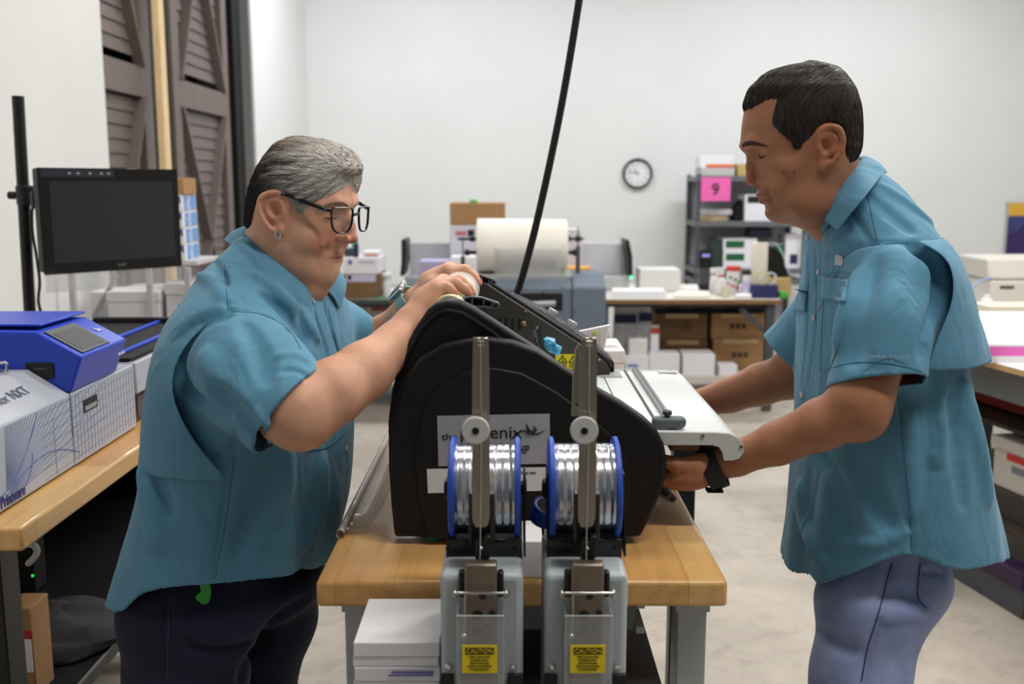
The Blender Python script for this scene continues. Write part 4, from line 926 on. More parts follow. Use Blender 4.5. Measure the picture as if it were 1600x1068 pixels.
carton('small_white_carton', 'white carton with a blue stripe under the white jug', 'box', (976, 556, 1014, 580), 6.40, 0.16, PAPER, zfloor=ZL, prints=[(980, 569, 997, 573, mat('stripe_blue', (90, 110, 190), 0.6))])
carton('paper_ream', 'tall white ream stack under the table, second from the jug carton', 'paper', (1015, 552, 1062, 582), 6.43, 0.15, PAPER, zfloor=ZL)
carton('paper_ream', 'white ream stack before the gap between the brown carton stacks', 'paper', (1067, 553, 1117, 584), 6.43, 0.2, PAPER, zfloor=ZL)
carton('paper_ream', 'low white ream before the right brown carton stack', 'paper', (1124, 570, 1152, 588), 6.43, 0.13, PAPER, zfloor=ZL)

# ---- grey shelf unit with its contents
sf0, sf1 = 8.88, 9.42
xl, xr = P(1088, 340, sf0).x, P(1262, 340, sf0).x
ZSH = [0.15, 0.62, P(1150, 420, sf0).z, P(1150, 346, sf0).z, P(1150, 275, sf0).z]
su = thing('shelf_unit', 'grey steel shelf unit against the back wall with the pink sheet on it', 'shelf', ((xl + xr) / 2, (sf0 + sf1) / 2, 0))
for x in (xl, xr - 0.035):
    for y in (sf0, sf1 - 0.035): MB().box((x, y, 0), (x + 0.035, y + 0.035, ZSH[-1] + 0.02)).build('post', DGREY, su, bevel=0.002)
for z in ZSH: MB().box((xl, sf0 - 0.004, z - 0.045), (xr, sf1, z)).build('shelf_board', mat('shelf_grey', (108, 110, 114), 0.45, metal=0.2), su, bevel=0.002)
MB().box((xl + 0.01, sf1, 0.15), (xr - 0.01, sf1 + 0.004, ZSH[-1])).build('back_sheet', mat('shelf_back_grey', (186, 186, 192), 0.6), su)
a = P(1095, 314, sf0 - 0.012); b = P(1142, 277, sf0 - 0.012)
ps = MB().box((a.x, sf0 - 0.0125, a.z), (b.x, sf0 - 0.0105, b.z)).build('pink_sheet', mat('pink_paper', (236, 104, 176), 0.7), None)
tag(ps, 'bright pink sheet with a black 9 hung on the grey shelf unit', 'sign')
text_obj('9', ps, P(1118, 295.5, sf0 - 0.0135), height=0.105, m=INK, bold=0.02)
Yq = sf0 + 0.05
def on(shelf, r, name, label, cat, m, dep=0.3, Y=None, **k):
    return carton(name, label, cat, r, Y or Yq, dep, m, zfloor=ZSH[shelf] + 0.001, **k)
on(4, (1096, 262, 1148, 272), 'newspaper_pile', 'flat pile of newspapers on top of the grey shelf unit', 'paper', mat('newsprint', (190, 188, 184), 0.8))
zc = P(1120, 262, Yq).z
carton('white_box', 'white box with an orange and red stripe on the newspaper pile', 'box', (1094, 243, 1146, 262), Yq + 0.02, 0.24, PAPER, zfloor=zc + 0.001, prints=[(1103, 256, 1146, 259, mat('orange_stripe', (232, 150, 90), 0.6)), (1103, 259, 1146, 262, REDP)])
on(4, (1153, 256, 1172, 273), 'yellow_box', 'small yellowish box at the right of the newspaper pile', 'box', mat('ochre', (192, 164, 104), 0.7), dep=0.2)
for k, (lab, r) in enumerate((('flat tan folded cloth on the middle shelf', (1094, 336, 1143, 345)), ('crumpled white folded cloth on the tan one', (1092, 328, 1149, 336)))):
    a = P(r[0], r[3], Yq); b = P(r[2], r[1], Yq); z0_ = ZSH[3] + 0.001 if k == 0 else P(1100, 336, Yq).z + 0.002
    rows = [[Vector((a.x + (b.x - a.x) * (0.5 + 0.5 * math.cos(t)), Yq + 0.12 + 0.11 * math.sin(t), z0_ + (b.z - z0_) * h_ + 0.004 * math.sin(5 * t + h_ * 4) * (h_ > 0))) for t in [2 * math.pi * q / 30 for q in range(30)]] for h_ in (0, 0.5, 1.0)]
    tag(MB().ring(rows).build('folded_cloth', mat('cloth_tan' if k == 0 else 'cloth_white', (188, 166, 130) if k == 0 else (204, 202, 206), 0.9), None, bevel=0.004), lab, 'cloth')
bk = MB().prism(poly([(1147, 344), (1150, 326), (1160, 312), (1161.5, 344)], Yq + 0.05), (0, 0.2, 0)).build('dark_binder', MATTEBLACK, None, bevel=0.003); tag(bk, 'dark leaning binder beside the white box on the middle shelf', 'binder')
on(3, (1164, 304, 1206, 345), 'white_box', 'white box with a black label on the middle shelf', 'box', PAPER, prints=[(1168, 306, 1188, 317, INK)])
on(2, (1130, 391, 1183, 419), 'paper_ream_box', 'white ream carton with green labels, lower of two on the shelf', 'box', PAPER, prints=[(1134, 396, 1163, 407, GREENP)])
zc = P(1150, 391, Yq).z
carton('paper_ream_box', 'white ream carton with green label, upper of two on the shelf', 'box', (1130, 372, 1183, 391), Yq, 0.3, PAPER, zfloor=zc + 0.001, prints=[(1134, 376, 1163, 387, GREENP)])
on(2, (1112, 374, 1129, 419), 'dark_green_box', 'dark green box left of the ream cartons', 'box', mat('dark_green', (40, 56, 50), 0.6), dep=0.25)
dv = on(2, (1093, 393, 1111, 419), 'label_printer', 'small black device with a lit display on the shelf', 'device', BLACK, dep=0.2)
pb(MB(), 1097, 397, 1109, 401, Yq - 0.002, 0.002).build('display', mat('device_display', (150, 150, 220), 0.4, emit=(140, 140, 220), estr=0.6), dv)
zc = P(1150, 372, Yq).z
tag(MB().prism(poly([(1172, 371), (1170, 366), (1174, 355), (1204, 355), (1208, 366), (1206, 371)], Yq + 0.03), (0, 0.2, 0)).build('navy_tray', mat('tray_navy', (30, 32, 62), 0.5), None, bevel=0.004), 'navy plastic tray on top of the ream cartons', 'tray').location.z = zc + 0.002
on(2, (1186, 380, 1224, 419), 'grey_green_box', 'grey and green box behind the paper towel roll', 'box', mat('grey_box', (128, 130, 128), 0.6), prints=[(1210, 382, 1226, 415, GREENP)])
on(2, (1227, 366, 1250, 419), 'white_box', 'white box with a navy corner beside the shirt on the lower shelf', 'box', PAPER, dep=0.25, prints=[(1234, 397, 1246, 412, NAVY)])
zs_ = ZSH[1]
carton('storage_carton', 'grey carton low in the shelf unit', 'box', (1120, 430, 1200, 470), sf0 + 0.05, 0.35, mat('grey_carton', (120, 118, 116), 0.7), zfloor=ZSH[1] + 0.001)
# ------------------------------------------------------------------ left: bench with the label printer, monitor on a pole, storage rack
XE = -0.786
YL0 = 1.53; YL1 = 2.95
lb_ = thing('workbench', 'maple workbench with black legs under the blue and white printer', 'workbench', (-1.2, 2.2, 0))
MB().box((-1.62, YL0, ZB - 0.04), (XE, YL1, ZB)).build('bench_top', MAPLE, lb_, bevel=0.006, seg=3)
for y in (YL0 + 0.005, YL1 - 0.09):
    for x in (XE - 0.102, -1.6): MB().box((x, y, 0), (x + 0.06, y + 0.06, ZB - 0.04)).build('leg', BLACKM, lb_, bevel=0.003)
zsh = 0.545
MB().box((-1.6, YL0 + 0.02, zsh - 0.03), (XE - 0.012, YL1 - 0.03, zsh)).build('lower_shelf', mat('shelf_black', (32, 33, 35), 0.4), lb_, bevel=0.002)
MB().box((XE - 0.0125, YL0 + 0.02, zsh - 0.004), (XE - 0.0105, YL1 - 0.03, zsh + 0.001)).build('shelf_edge_strip', mat('edge_grey', (128, 130, 134), 0.4), lb_)
MB().box((-1.62, YL0 + 0.1, zsh), (-1.6, YL1, ZB - 0.04)).build('back_panel', MATTEBLACK, lb_)
MB().box((-1.6, YL1 - 0.02, 0.05), (XE - 0.09, YL1 - 0.01, ZB - 0.05)).build('end_panel', MATTEBLACK, lb_)
MB().box((XE - 0.002, 2.07, ZB - 0.03), (XE + 0.006, 2.10, ZB - 0.008)).build('edge_clip', DGREY, lb_, bevel=0.002)
cb_ = carton('brown_carton', 'brown carton with a red and white label on the black lower shelf', 'box', (8, 950, 50, 1030), 1.66, 0.07, CARD, zfloor=zsh + 0.001, prints=[(38, 985, 50, 998, REDP), (38, 998, 50, 1050, PAPER)])
q = PZ(112, 1000, zsh)
rows = []
for j in range(8):
    t = j / 7; rr_ = (0.13 * (1 - t ** 2.2) ** 0.5 + 0.004)
    rows.append([Vector((q.x - 0.02 + rr_ * 1.05 * math.cos(a) + 0.012 * math.sin(4 * a + j), q.y + rr_ * 0.9 * math.sin(a), zsh + 0.001 + 0.075 * t + (0.010 * math.sin(3 * a + 2 * j) if j else 0))) for a in [2 * math.pi * k / 36 for k in range(36)]])
for r in rows:
    for v in r: v.z = max(v.z, zsh + 0.001)
cl_ = MB().ring(rows).build('grey_cloth', mat('cloth_charcoal', (58, 58, 60), 0.95, var=0.2, vscale=14), None, sub=1); tag(cl_, 'crumpled charcoal cloth on the black lower shelf', 'cloth')
tw_ = thing('computer_tower', 'black computer with a small green light under the left bench', 'computer', (-1.22, 2.15, zsh + 0.001))
a = P(56, 935, 2.12)
MB().box((a.x - 0.17, 2.12, zsh + 0.001), (a.x, 2.18, ZB - 0.14)).build('case', BLACK, tw_, bevel=0.004)
MB().ell(P(51, 899, 2.119), 0.0035, 8, 6).build('power_led', mat('led_green_small', (40, 200, 90), 0.4, emit=(40, 210, 90), estr=1.0), tw_, label='green power light')
tag(MB().tube(spline([P(46, 850, 1.75), P(54, 852, 1.75), P(58, 862, 1.76), P(52, 872, 1.76), P(44, 880, 1.77)]), 0.006, 8).build('white_cable', WHITEP, None), 'short loop of white cable under the left bench top', 'cable')

# printer body with a line pattern
def patterned():
    m = mat('pattern_enamel', (176, 180, 190), 0.4)
    return m
BODYW = patterned(); PLINE = mat('pattern_line', (124, 132, 168), 0.5); PLINE2 = mat('pattern_blue', (92, 104, 166), 0.5)
BLU = mat('printer_blue', (38, 70, 192), 0.38); BLUD = BLU
XF = -0.85; zt_ = 1.055
pr = thing('label_printer', 'white label printer with a line pattern and blue lid on the left bench', 'printer', (-1.1, 1.85, ZB))
y0p, y1p = 1.40, 2.20
prof = [(XF, ZB + 0.004), (XF, zt_), (XF - 0.075, zt_ + 0.048), (-1.40, zt_ + 0.048), (-1.40, ZB + 0.004)]
ysplit = PX(109, 614, XF).y
y0p = 1.545
MB().prism([(x, y0p, z) for x, z in prof], (0, ysplit - y0p, 0)).build('body', BODYW, pr, bevel=0.004)
MB().box((-1.40, ysplit, ZB + 0.004), (XF, y1p, zt_)).build('body', BODYW, pr, bevel=0.003)
for x in (-1.36, -0.9):
    for y in (1.58, 2.14): MB().cyl((x, y, ZB), (x, y, ZB + 0.006), 0.015, n=14).build('foot', BLACK, pr)
ln = MB(); xq = XF + 0.0004
def vl(y0, z0, y1, z1, w=0.0011, mb=None): (mb or ln).bar((xq, y0, z0), (xq, y1, z1), w, 0.0006, up=(1, 0, 0))
yo, zo = PX(10, 770, XF).y, 0.925
for k in range(26):
    a = 0.12 + 1.35 * k / 25; L = min(0.155 / max(math.sin(a), 0.02), 0.42 / max(math.cos(a), 0.02))
    ye, ze = yo + L * math.cos(a), zo + L * math.sin(a)
    if ze > zt_ - 0.004: ye, ze = yo + (zt_ - 0.004 - zo) / math.tan(a), zt_ - 0.004
    vl(yo + 0.02 * math.cos(a), zo + 0.02 * math.sin(a), min(ye, y1p - 0.01), ze)
for k in range(20): vl(1.88 + 0.016 * k, ZB + 0.012, 1.88 + 0.016 * k, zt_ - 0.006, 0.0006)
for k in range(7): vl(1.75, ZB + 0.012 + 0.02 * k, y1p - 0.006, ZB + 0.03 + 0.021 * k, 0.0008)
ln.build('line_pattern', PLINE, pr)
ln2 = MB()
rr_ = 0.05
ln2.tube([(xq, yo + 0.012 + 0.085 * math.sin(t), ZB + 0.012 + 0.06 * (1 - math.cos(t))) for t in [1.6 * k / 12 for k in range(13)]], 0.0009, 6)
ln2.tube([(xq, 1.60 + 0.30 * t, ZB + 0.02 + 0.04 * math.sin(t * 3)) for t in [k / 12 for k in range(13)]], 0.0009, 6)
ln2.tube([(xq, 1.58 + 0.16 * t, ZB + 0.03 + 0.11 * t ** 2) for t in [k / 12 for k in range(13)]], 0.0011, 6)
ln2.build('blue_curves', PLINE2, pr)
q = PX(17, 773, XF)
text_obj('Printware', pr, (XF + 0.0012, PX(20, 774, XF).y, PX(20, 774, XF).z), width=PX(40, 765, XF).y - PX(2, 784, XF).y, height=0.021, m=mat('logo_blue', (46, 50, 120), 0.5), normal=(1, 0, 0), bold=0.02)
nrm = Vector((0.048, 0, 0.075)).normalized()
text_obj('iColor NXT', pr, Vector((XF - 0.040, 1.715, zt_ + 0.0265)) + nrm * 0.001, width=0.15, height=0.022, m=mat('logo_grey', (84, 88, 110), 0.5), normal=nrm, up=(0, 0, 1))
sl = MB(); a, b = PX(130, 633, XF), PX(152, 628, XF)
hnd = MB().box((XF - 0.0005, a.y, PX(130, 646, XF).z), (XF + 0.0012, b.y, PX(130, 625, XF).z)).build('latch_frame', BLACK, pr, bevel=0.001)
MB().box((XF + 0.001, a.y + 0.006, PX(130, 643, XF).z), (XF + 0.0016, b.y - 0.006, PX(130, 636, XF).z)).build('latch_tab', mat('latch_grey', (150, 152, 156), 0.4), hnd)
for yy in (ysplit, 1.80): MB().box((XF - 0.0005, yy, ZB + 0.06 if yy == ysplit else ZB + 0.01), (XF + 0.0004, yy + 0.0012, zt_ if yy == ysplit else ZB + 0.11)).build('panel_seam', DGREY, pr)
# blue lid
yb0, yb1 = ysplit, 2.10
pp_ = [P(-130, 612, yb0), P(109, 614, yb0), P(128, 557, yb0), P(56, 518.5, yb0), P(-130, 511, yb0)]
pp_[1].x = XF + 0.001; pp_[0].z = pp_[1].z = zt_ + 0.001; pp_[0].x = pp_[4].x = -1.36
lid = MB().prism(pp_, (0, yb1 - yb0, 0)).build('lid', BLU, pr, bevel=0.005, seg=3)
A_, B_ = pp_[3], pp_[2]; sd = (B_ - A_); sn = Vector((-sd.z, 0, sd.x)).normalized(); sn = sn if sn.z > 0 else -sn
def slant(u, v, h=0.0): return A_ + sd * u + Vector((0, (yb1 - yb0) * v, 0)) + sn * h
MB().prism([slant(0.08, 0.07, 0.0005), slant(0.93, 0.07, 0.0005), slant(0.93, 0.66, 0.0005), slant(0.08, 0.66, 0.0005)], sn * 0.002).build('screen_bezel', BLACK, lid, bevel=0.0008)
MB().prism([slant(0.2, 0.13, 0.0026), slant(0.85, 0.13, 0.0026), slant(0.85, 0.6, 0.0026), slant(0.2, 0.6, 0.0026)], sn * 0.0004).build('touch_screen', mat('screen_grey', (52, 50, 48), 0.45, spec=0.25), lid)
lg = MB(); lg.tube([slant(0.40, 0.78, 0.001), slant(0.46, 0.80, 0.001), slant(0.52, 0.86, 0.001)], 0.002, 6); lg.tube([slant(0.52, 0.78, 0.001), slant(0.50, 0.84, 0.001)], 0.0018, 6); lg.build('white_logo', WHITEP, lid)
MB().box((-1.30, yb0 + 0.06, pp_[4].z), (-1.02, yb0 + 0.15, pp_[4].z + 0.002)).build('lid_window', mat('window_dark', (30, 32, 40), 0.3), lid)
MB().box((-1.36, yb0 + 0.02, pp_[4].z - 0.002), (pp_[3].x + 0.0, yb1 - 0.0, pp_[4].z + 0.003)).build('lid_top', BLU, lid, bevel=0.002)
a = P(40, 589, yb0 - 0.004); b = P(83, 567, yb0 - 0.004); bx_ = MB().box((a.x, yb0 - 0.003, zt_ + 0.03), (b.x, yb0 + 0.002, b.z)).build('front_recess', BLACK, lid, bevel=0.002)
mb = MB(); m_ = P(62, 576, yb0 - 0.0036); mb.bar(m_ - Vector((0.012, 0, 0)), m_ + Vector((0.012, 0, 0)), 0.0006, 0.001); mb.bar(m_ - Vector((0, 0, 0.004)), m_ + Vector((0, 0, 0.004)), 0.0006, 0.001); mb.build('recess_mark', GREYM, bx_)
mb = MB(); mb.tube([P(-5, 567, yb0 - 0.05), P(8, 566, yb0 - 0.05), P(11, 568, yb0 - 0.05), P(10, 598, yb0 - 0.05)], 0.003, 10); mb.build('wire_bail', CHROME, pr)
MB().box((P(-40, 590, yb0 - 0.03).x, yb0 - 0.035, zt_ + 0.045), (P(8, 590, yb0 - 0.03).x, yb0 - 0.03, P(4, 577, yb0 - 0.03).z)).build('grey_plate', GREYM, pr)
mb = MB()
for k in range(3): mb.ell(P(183 + k * 3.2, 553.5 - k * 0.4, 2.06), 0.0022, 8, 6)
text_obj('...', lid, Vector((XF + 0.035, 2.05, zt_ + 0.05)), width=0.03, m=WHITEP, normal=(1, 0, 0.2), name='side_marks')
# conveyor tray behind it
cv = thing('output_conveyor', 'grey conveyor with blue rails behind the blue-lidded printer', 'conveyor', (-1.1, 2.5, ZB))
MB().box((-1.38, 2.215, zt_ - 0.072), (XF, 2.86, zt_)).build('skirt', BODYW, cv, bevel=0.003)
MB().box((-1.36, 2.23, ZB), (XF - 0.02, 2.84, zt_ - 0.072)).build('chassis', mat('conveyor_black', (26, 26, 28), 0.4), cv, bevel=0.003)
MB().box((-1.36, 2.22, zt_), (XF - 0.012, 2.85, zt_ + 0.01)).build('belt', MATTEBLACK, cv, bevel=0.002)
for x in (XF - 0.06, XF - 0.16): MB().box((x, 2.22, zt_ + 0.01), (x + 0.012, 2.85, zt_ + 0.018)).build('blue_rail', BLU, cv, bevel=0.002)
for k in range(5): MB().box((XF - 0.021, 2.26 + 0.1 * k, ZB + 0.012), (XF - 0.0185, 2.33 + 0.1 * k, ZB + 0.06)).build('vent_slat', DGREY, cv)
a = P(140, 545, 2.80); b = P(262, 496, 2.80)
ld = MB().prism(poly([(133, 550), (144, 496), (268, 496), (268, 550)], 2.80), (0, 0.02, 0)); ld = ld.build('raised_cover', mat('cover_black', (24, 25, 27), 0.45), cv, bevel=0.004)

# ---- monitor on a black pole
xp = P(38, 340, 3.08)
pol = thing('display_pole', 'tall black pole carrying the black monitor at the left', 'pole', (xp.x, 3.08, 0))
a, b = P(28, 150, 3.08), P(47, 495, 3.08)
dd = (b - a) / (b.z - a.z); top = a; bot = a + dd * (0.01 - a.z)
MB().cyl(bot, top, 0.0175, n=24).build('pole', BLACKM, pol)
MB().lathe([(0.14, 0), (0.14, 0.008), (0.02, 0.014)], (bot.x, bot.y, 0), n=36).build('base_plate', BLACKM, pol)
q = P(40, 305, 3.08)
MB().cyl(q - Vector((0, 0, 0.03)), q + Vector((0, 0, 0.03)), 0.027, n=24).build('clamp', BLACK, pol, bevel=0.004)
MB().cyl(q - Vector((0.03, 0, 0)), q - Vector((0.052, 0, 0)), 0.012, n=16).build('clamp_knob', BLACK, pol, bevel=0.002)
MB().bar(q + Vector((0.02, 0, -0.0)), q + Vector((0.10, 0.03, 0)), 0.03, 0.035).build('bracket_arm', BLACK, pol, bevel=0.004)
pts = [P(50, 320, 3.06), P(54, 318, 3.07), P(50, 330, 3.06), P(51, 365, 3.06), P(57, 400, 3.06), P(62, 440, 3.05), P(60, 470, 3.05), P(66, 500, 3.05), P(66, 545, 3.05)]
tag(MB().tube(spline(pts), 0.0045, 10).build('monitor_cable', BLACK, None), 'thin black cable hanging beside the pole below the monitor', 'cable')
# screen plane: left edge nearer than the right edge
Lt, Lb, Rt, Rb = P(60.5, 258.5, 2.90), P(66, 428, 2.90), P(277, 267, 3.24), P(277.5, 417, 3.24)
Lb.x = Lt.x = (Lt.x + Lb.x) / 2; Rb.x = Rt.x
ux = (Rt - Lt); ux.z = 0; ux.normalize(); mn = Vector((ux.y, -ux.x, 0)); Wm = (Rt - Lt).length
zt2, zb2 = (Lt.z + Rt.z) / 2, (Lb.z + Rb.z) / 2; Hm = zt2 - zb2; Om = Vector((Lt.x, Lt.y, zb2))
def mon(u, v, h=0.0): return Om + ux * (Wm * u) + Vector((0, 0, Hm * v)) + mn * h
mo = thing('monitor', 'black flat monitor with a dark screen fixed to the black pole', 'monitor', mon(0.5, 0, -0.02))
def mpl(name, u0, v0, u1, v1, h0, h1, m, par=mo, bevel=0.0):
    return MB().prism([mon(u0, v0, h0), mon(u1, v0, h0), mon(u1, v1, h0), mon(u0, v1, h0)], mn * (h1 - h0)).build(name, m, par, bevel=bevel)
mpl('back_shell', 0.004, 0.02, 0.996, 0.995, -0.04, -0.004, BLACK, bevel=0.006)
GLOSS = mat('gloss_bezel', (5, 5, 6), 0.06, spec=0.4)
mpl('bezel', 0, 0, 1, 1, -0.004, 0.0, GLOSS, bevel=0.001)
mpl('screen', 0.072, 0.105, 0.952, 0.875, 0.0, 0.0006, mat('screen_off', (30, 33, 37), 0.08, spec=0.5))
mpl('clear_foot_bar', 0.01, -0.17, 0.995, 0.0, -0.006, -0.002, mat('clear_acrylic', (190, 192, 194), 0.1, alpha=0.3, spec=0.6))
text_obj('acer', mo, mon(0.54, 0.055, 0.0008), width=0.028, height=0.008, m=mat('logo_pale', (110, 112, 116), 0.4), normal=mn)
sp_ = mpl('control_strip', 0.02, 0.915, 0.52, 0.985, 0.0, 0.0005, mat('strip_grey', (38, 38, 50), 0.3))
for k, u in enumerate((0.20, 0.26, 0.34, 0.42, 0.47)): mpl('control_icon', u, 0.94, u + 0.02, 0.96, 0.0006, 0.001, mat('icon_pale', (150, 150, 160), 0.5), par=sp_)
mpl('mount_plate', 0.0, 0.62, 0.12, 0.78, -0.06, -0.04, BLACK, bevel=0.003)

# ---- storage rack with boxes by the shutters
YR = 4.3
rk = thing('storage_rack', 'pale grey rack of white boxes below and behind the monitor', 'rack', (P(220, 500, YR).x, YR + 0.15, 0))
zr0, zr1 = P(220, 498, YR).z, P(220, 407, YR).z
for x in (136, 253, 311):
    for y in (YR - 0.13, YR + 0.3): q = P(x, 480, YR).x; MB().box((q - 0.012, y - 0.012, 0), (q + 0.012, y + 0.012, zr1 - 0.02)).build('post', mat('rack_grey', (176, 176, 178), 0.5), rk, bevel=0.002)
for z in (0.2, zr0): MB().box((P(134, 480, YR).x, YR - 0.14, z - 0.02), (P(313, 480, YR).x, YR + 0.312, z)).build('shelf_board', mat('rack_board', (196, 196, 198), 0.5), rk, bevel=0.002)
MB().box((P(250, 480, YR).x, YR - 0.012, zr1 - 0.02), (P(313, 480, YR).x, YR + 0.312, zr1)).build('shelf_board', mat('rack_board', (196, 196, 198), 0.5), rk, bevel=0.002)
MB().bar(P(146, 497, YR - 0.014), P(182, 430, YR - 0.014), 0.02, 0.008, up=(0, 1, 0)).build('brace', mat('rack_grey2', (150, 150, 152), 0.5), rk)
carton('storage_box', 'long white lidded box on the rack under the monitor', 'box', (168, 455, 248, 498), YR - 0.08, 0.34, mat('box_white', (206, 204, 206), 0.7), lid=0.045, zfloor=zr0 + 0.001)
carton('storage_box', 'white lidded box between the long box and the blue shirt', 'box', (259, 442, 300, 498), YR - 0.05, 0.30, mat('box_white', (206, 204, 206), 0.7), lid=0.05, zfloor=zr0 + 0.001)
carton('storage_box', 'white box behind the pole on the rack', 'box', (142, 456, 162, 498), YR + 0.02, 0.24, mat('box_white', (206, 204, 206), 0.7), zfloor=zr0 + 0.001)
SKY = mat('sky_blue_print', (110, 158, 214), 0.5)
zz = zr1 + 0.001
hb = (P(280, 304, YR).z - zz) / 4
for k, lab in enumerate(('blue and white box at the bottom of the stack beside the monitor', 'blue and white box second from the bottom of the stack beside the monitor', 'blue and white box third from the bottom of the stack beside the monitor', 'blue and white box at the top of the stack beside the monitor')):
    xa, xb = P(270, 380, YR).x, P(288.5 - 0.6 * k, 380, YR).x
    t = thing('printed_box', lab, 'box', ((xa + xb) / 2, YR + 0.1, zz), 'blue and white boxes beside the monitor')
    MB().box((xa, YR, zz), (xb, YR + 0.2, zz + hb - 0.002)).build('body', PAPER, t, bevel=0.002)
    sp_ = MB().box((xb, YR + 0.03, zz + 0.004), (xb + 0.0012, YR + 0.19, zz + hb - 0.006)).build('blue_panel', SKY, t)
    MB().prism([(xa + 0.012, YR - 0.0012, zz + hb - 0.006), (xb - 0.004, YR - 0.0012, zz + hb - 0.006), (xb - 0.004, YR - 0.0012, zz + 0.03)], (0, 0.0012, 0)).build('dark_triangle', mat('box_navy', (52, 84, 140), 0.5), t)
    text_obj('ello', sp_, (xb + 0.0014, YR + 0.085, zz + hb / 2), width=0.06, height=0.05, m=PAPER, normal=(1, 0, 0), up=(0, -1, 0))
    zz += hb
carton('brown_carton', 'small brown carton on top of the blue and white boxes', 'box', (270, 278, 287, 304), YR + 0.01, 0.17, CARD, zfloor=zz)
# ------------------------------------------------------------------ right: big work table with paper and printer
ZRT = 0.85
A_ = PZ(1519, 557, ZRT); B_ = PZ(1600, 578, ZRT)
u = (A_ - B_); u.z = 0; u.normalize(); v = Vector((u.y, -u.x, 0))
def R_(s, w, z): return Vector((B_.x, B_.y, 0)) + u * s + v * w + Vector((0, 0, z))
def rbox(mb, s0, w0, z0, s1, w1, z1):
    return mb.add([R_(s0, w0, z0), R_(s1, w0, z0), R_(s1, w1, z0), R_(s0, w1, z0), R_(s0, w0, z1), R_(s1, w0, z1), R_(s1, w1, z1), R_(s0, w1, z1)],
                  [(0, 3, 2, 1), (4, 5, 6, 7), (0, 1, 5, 4), (1, 2, 6, 5), (2, 3, 7, 6), (3, 0, 4, 7)])
rt = thing('work_table', 'large white-topped work table with a plywood edge at the right', 'table', R_(1.0, 0.6, 0))
S0, S1 = -0.55, 1.16
rbox(MB(), S0, 0, ZRT - 0.022, S1, 1.25, ZRT - 0.003).build('tabletop', mat('plywood_edge', (206, 170, 116), 0.55), rt, bevel=0.001)
rbox(MB(), S0, 0.0, ZRT - 0.003, S1, 1.25, ZRT).build('surface', mat('white_laminate', (228, 226, 224), 0.4), rt, bevel=0.001)
rbox(MB(), S0 + 0.04, 0.03, ZRT - 0.13, S1 - 0.04, 0.06, ZRT - 0.022).build('apron', mat('apron_grey', (96, 98, 98), 0.5), rt, bevel=0.002)
for s in (S0 + 0.05, S1 - 0.12):
    for w in (0.05, 1.13): rbox(MB(), s, w, 0, s + 0.07, w + 0.07, ZRT - 0.022).build('leg', DGREY, rt, bevel=0.002)
rbox(MB(), S0 + 0.06, 0.08, 0.24, S1 - 0.06, 1.18, 0.26).build('lower_shelf', mat('shelf_brown', (62, 50, 42), 0.7), rt, bevel=0.002)
rbox(MB(), S0 + 0.06, 0.9, 0.26, S1 - 0.06, 0.915, ZRT - 0.13).build('back_board', mat('board_brown', (58, 46, 40), 0.8), rt)
def rthing(name, label, cat, s0, w0, z0, s1, w1, z1, m, bevel=0.003, parts=()):
    t = thing(name, label, cat, R_((s0 + s1) / 2, (w0 + w1) / 2, z0))
    rbox(MB(), s0, w0, z0, s1, w1, z1).build('body', m, t, bevel=bevel)
    for nm, q, pm in parts: rbox(MB(), *q).build(nm, pm, t)
    return t
# paper stacks: white sheets on a pink slab
PINK = mat('hot_pink_paper', (240, 110, 200), 0.6)
t = thing('paper_stack', 'broad stack of white sheets on bright pink ones at the table edge', 'paper stack', P(1640, 556, 3.38))
t_z = P(1560, 556, 3.36).z
a = P(1528, 556, 3.36); zt3 = P(1560, 541.5, 3.36).z
zs3 = ZRT
for nm, z0_, z1_, m_ in (('white_sheets', zs3, max(zs3 + 0.002, P(1560, 556, 3.36).z), PAPER), ('pink_sheets', max(zs3 + 0.002, P(1560, 556, 3.36).z), zt3, PINK), ('white_sheets', zt3, zt3 + 0.009, PAPER)):
    MB().prism([(a.x, 3.36, z0_), (a.x + 0.75, 3.36, z0_), (a.x + 0.75, 4.25, z0_), (a.x - 0.05, 4.25, z0_)], (0, 0, z1_ - z0_)).build(nm, m_, t, bevel=0.001)
CRM = mat('cream_sheets', (224, 220, 196), 0.7)
b = P(1515, 480, 4.42); tag(MB().box((2.26, 4.69, ZRT), (2.9, 4.88, ZRT + 0.035)).build('paper_pile', CRM, None, bevel=0.002), 'cream paper pile between the white stack and the beige printer', 'paper')
sd_ = thing('side_table', 'white table behind the work table carrying the beige printer', 'table', (2.75, 5.1, 0))
MB().box((2.24, 4.68, ZRT - 0.03), (3.4, 5.6, ZRT)).build('tabletop', mat('white_laminate_b', (226, 224, 222), 0.4), sd_, bevel=0.003)
for x in (2.28, 3.3):
    for y in (4.72, 5.5): MB().box((x, y, 0), (x + 0.06, y + 0.06, ZRT - 0.03)).build('leg', DGREY, sd_, bevel=0.002)
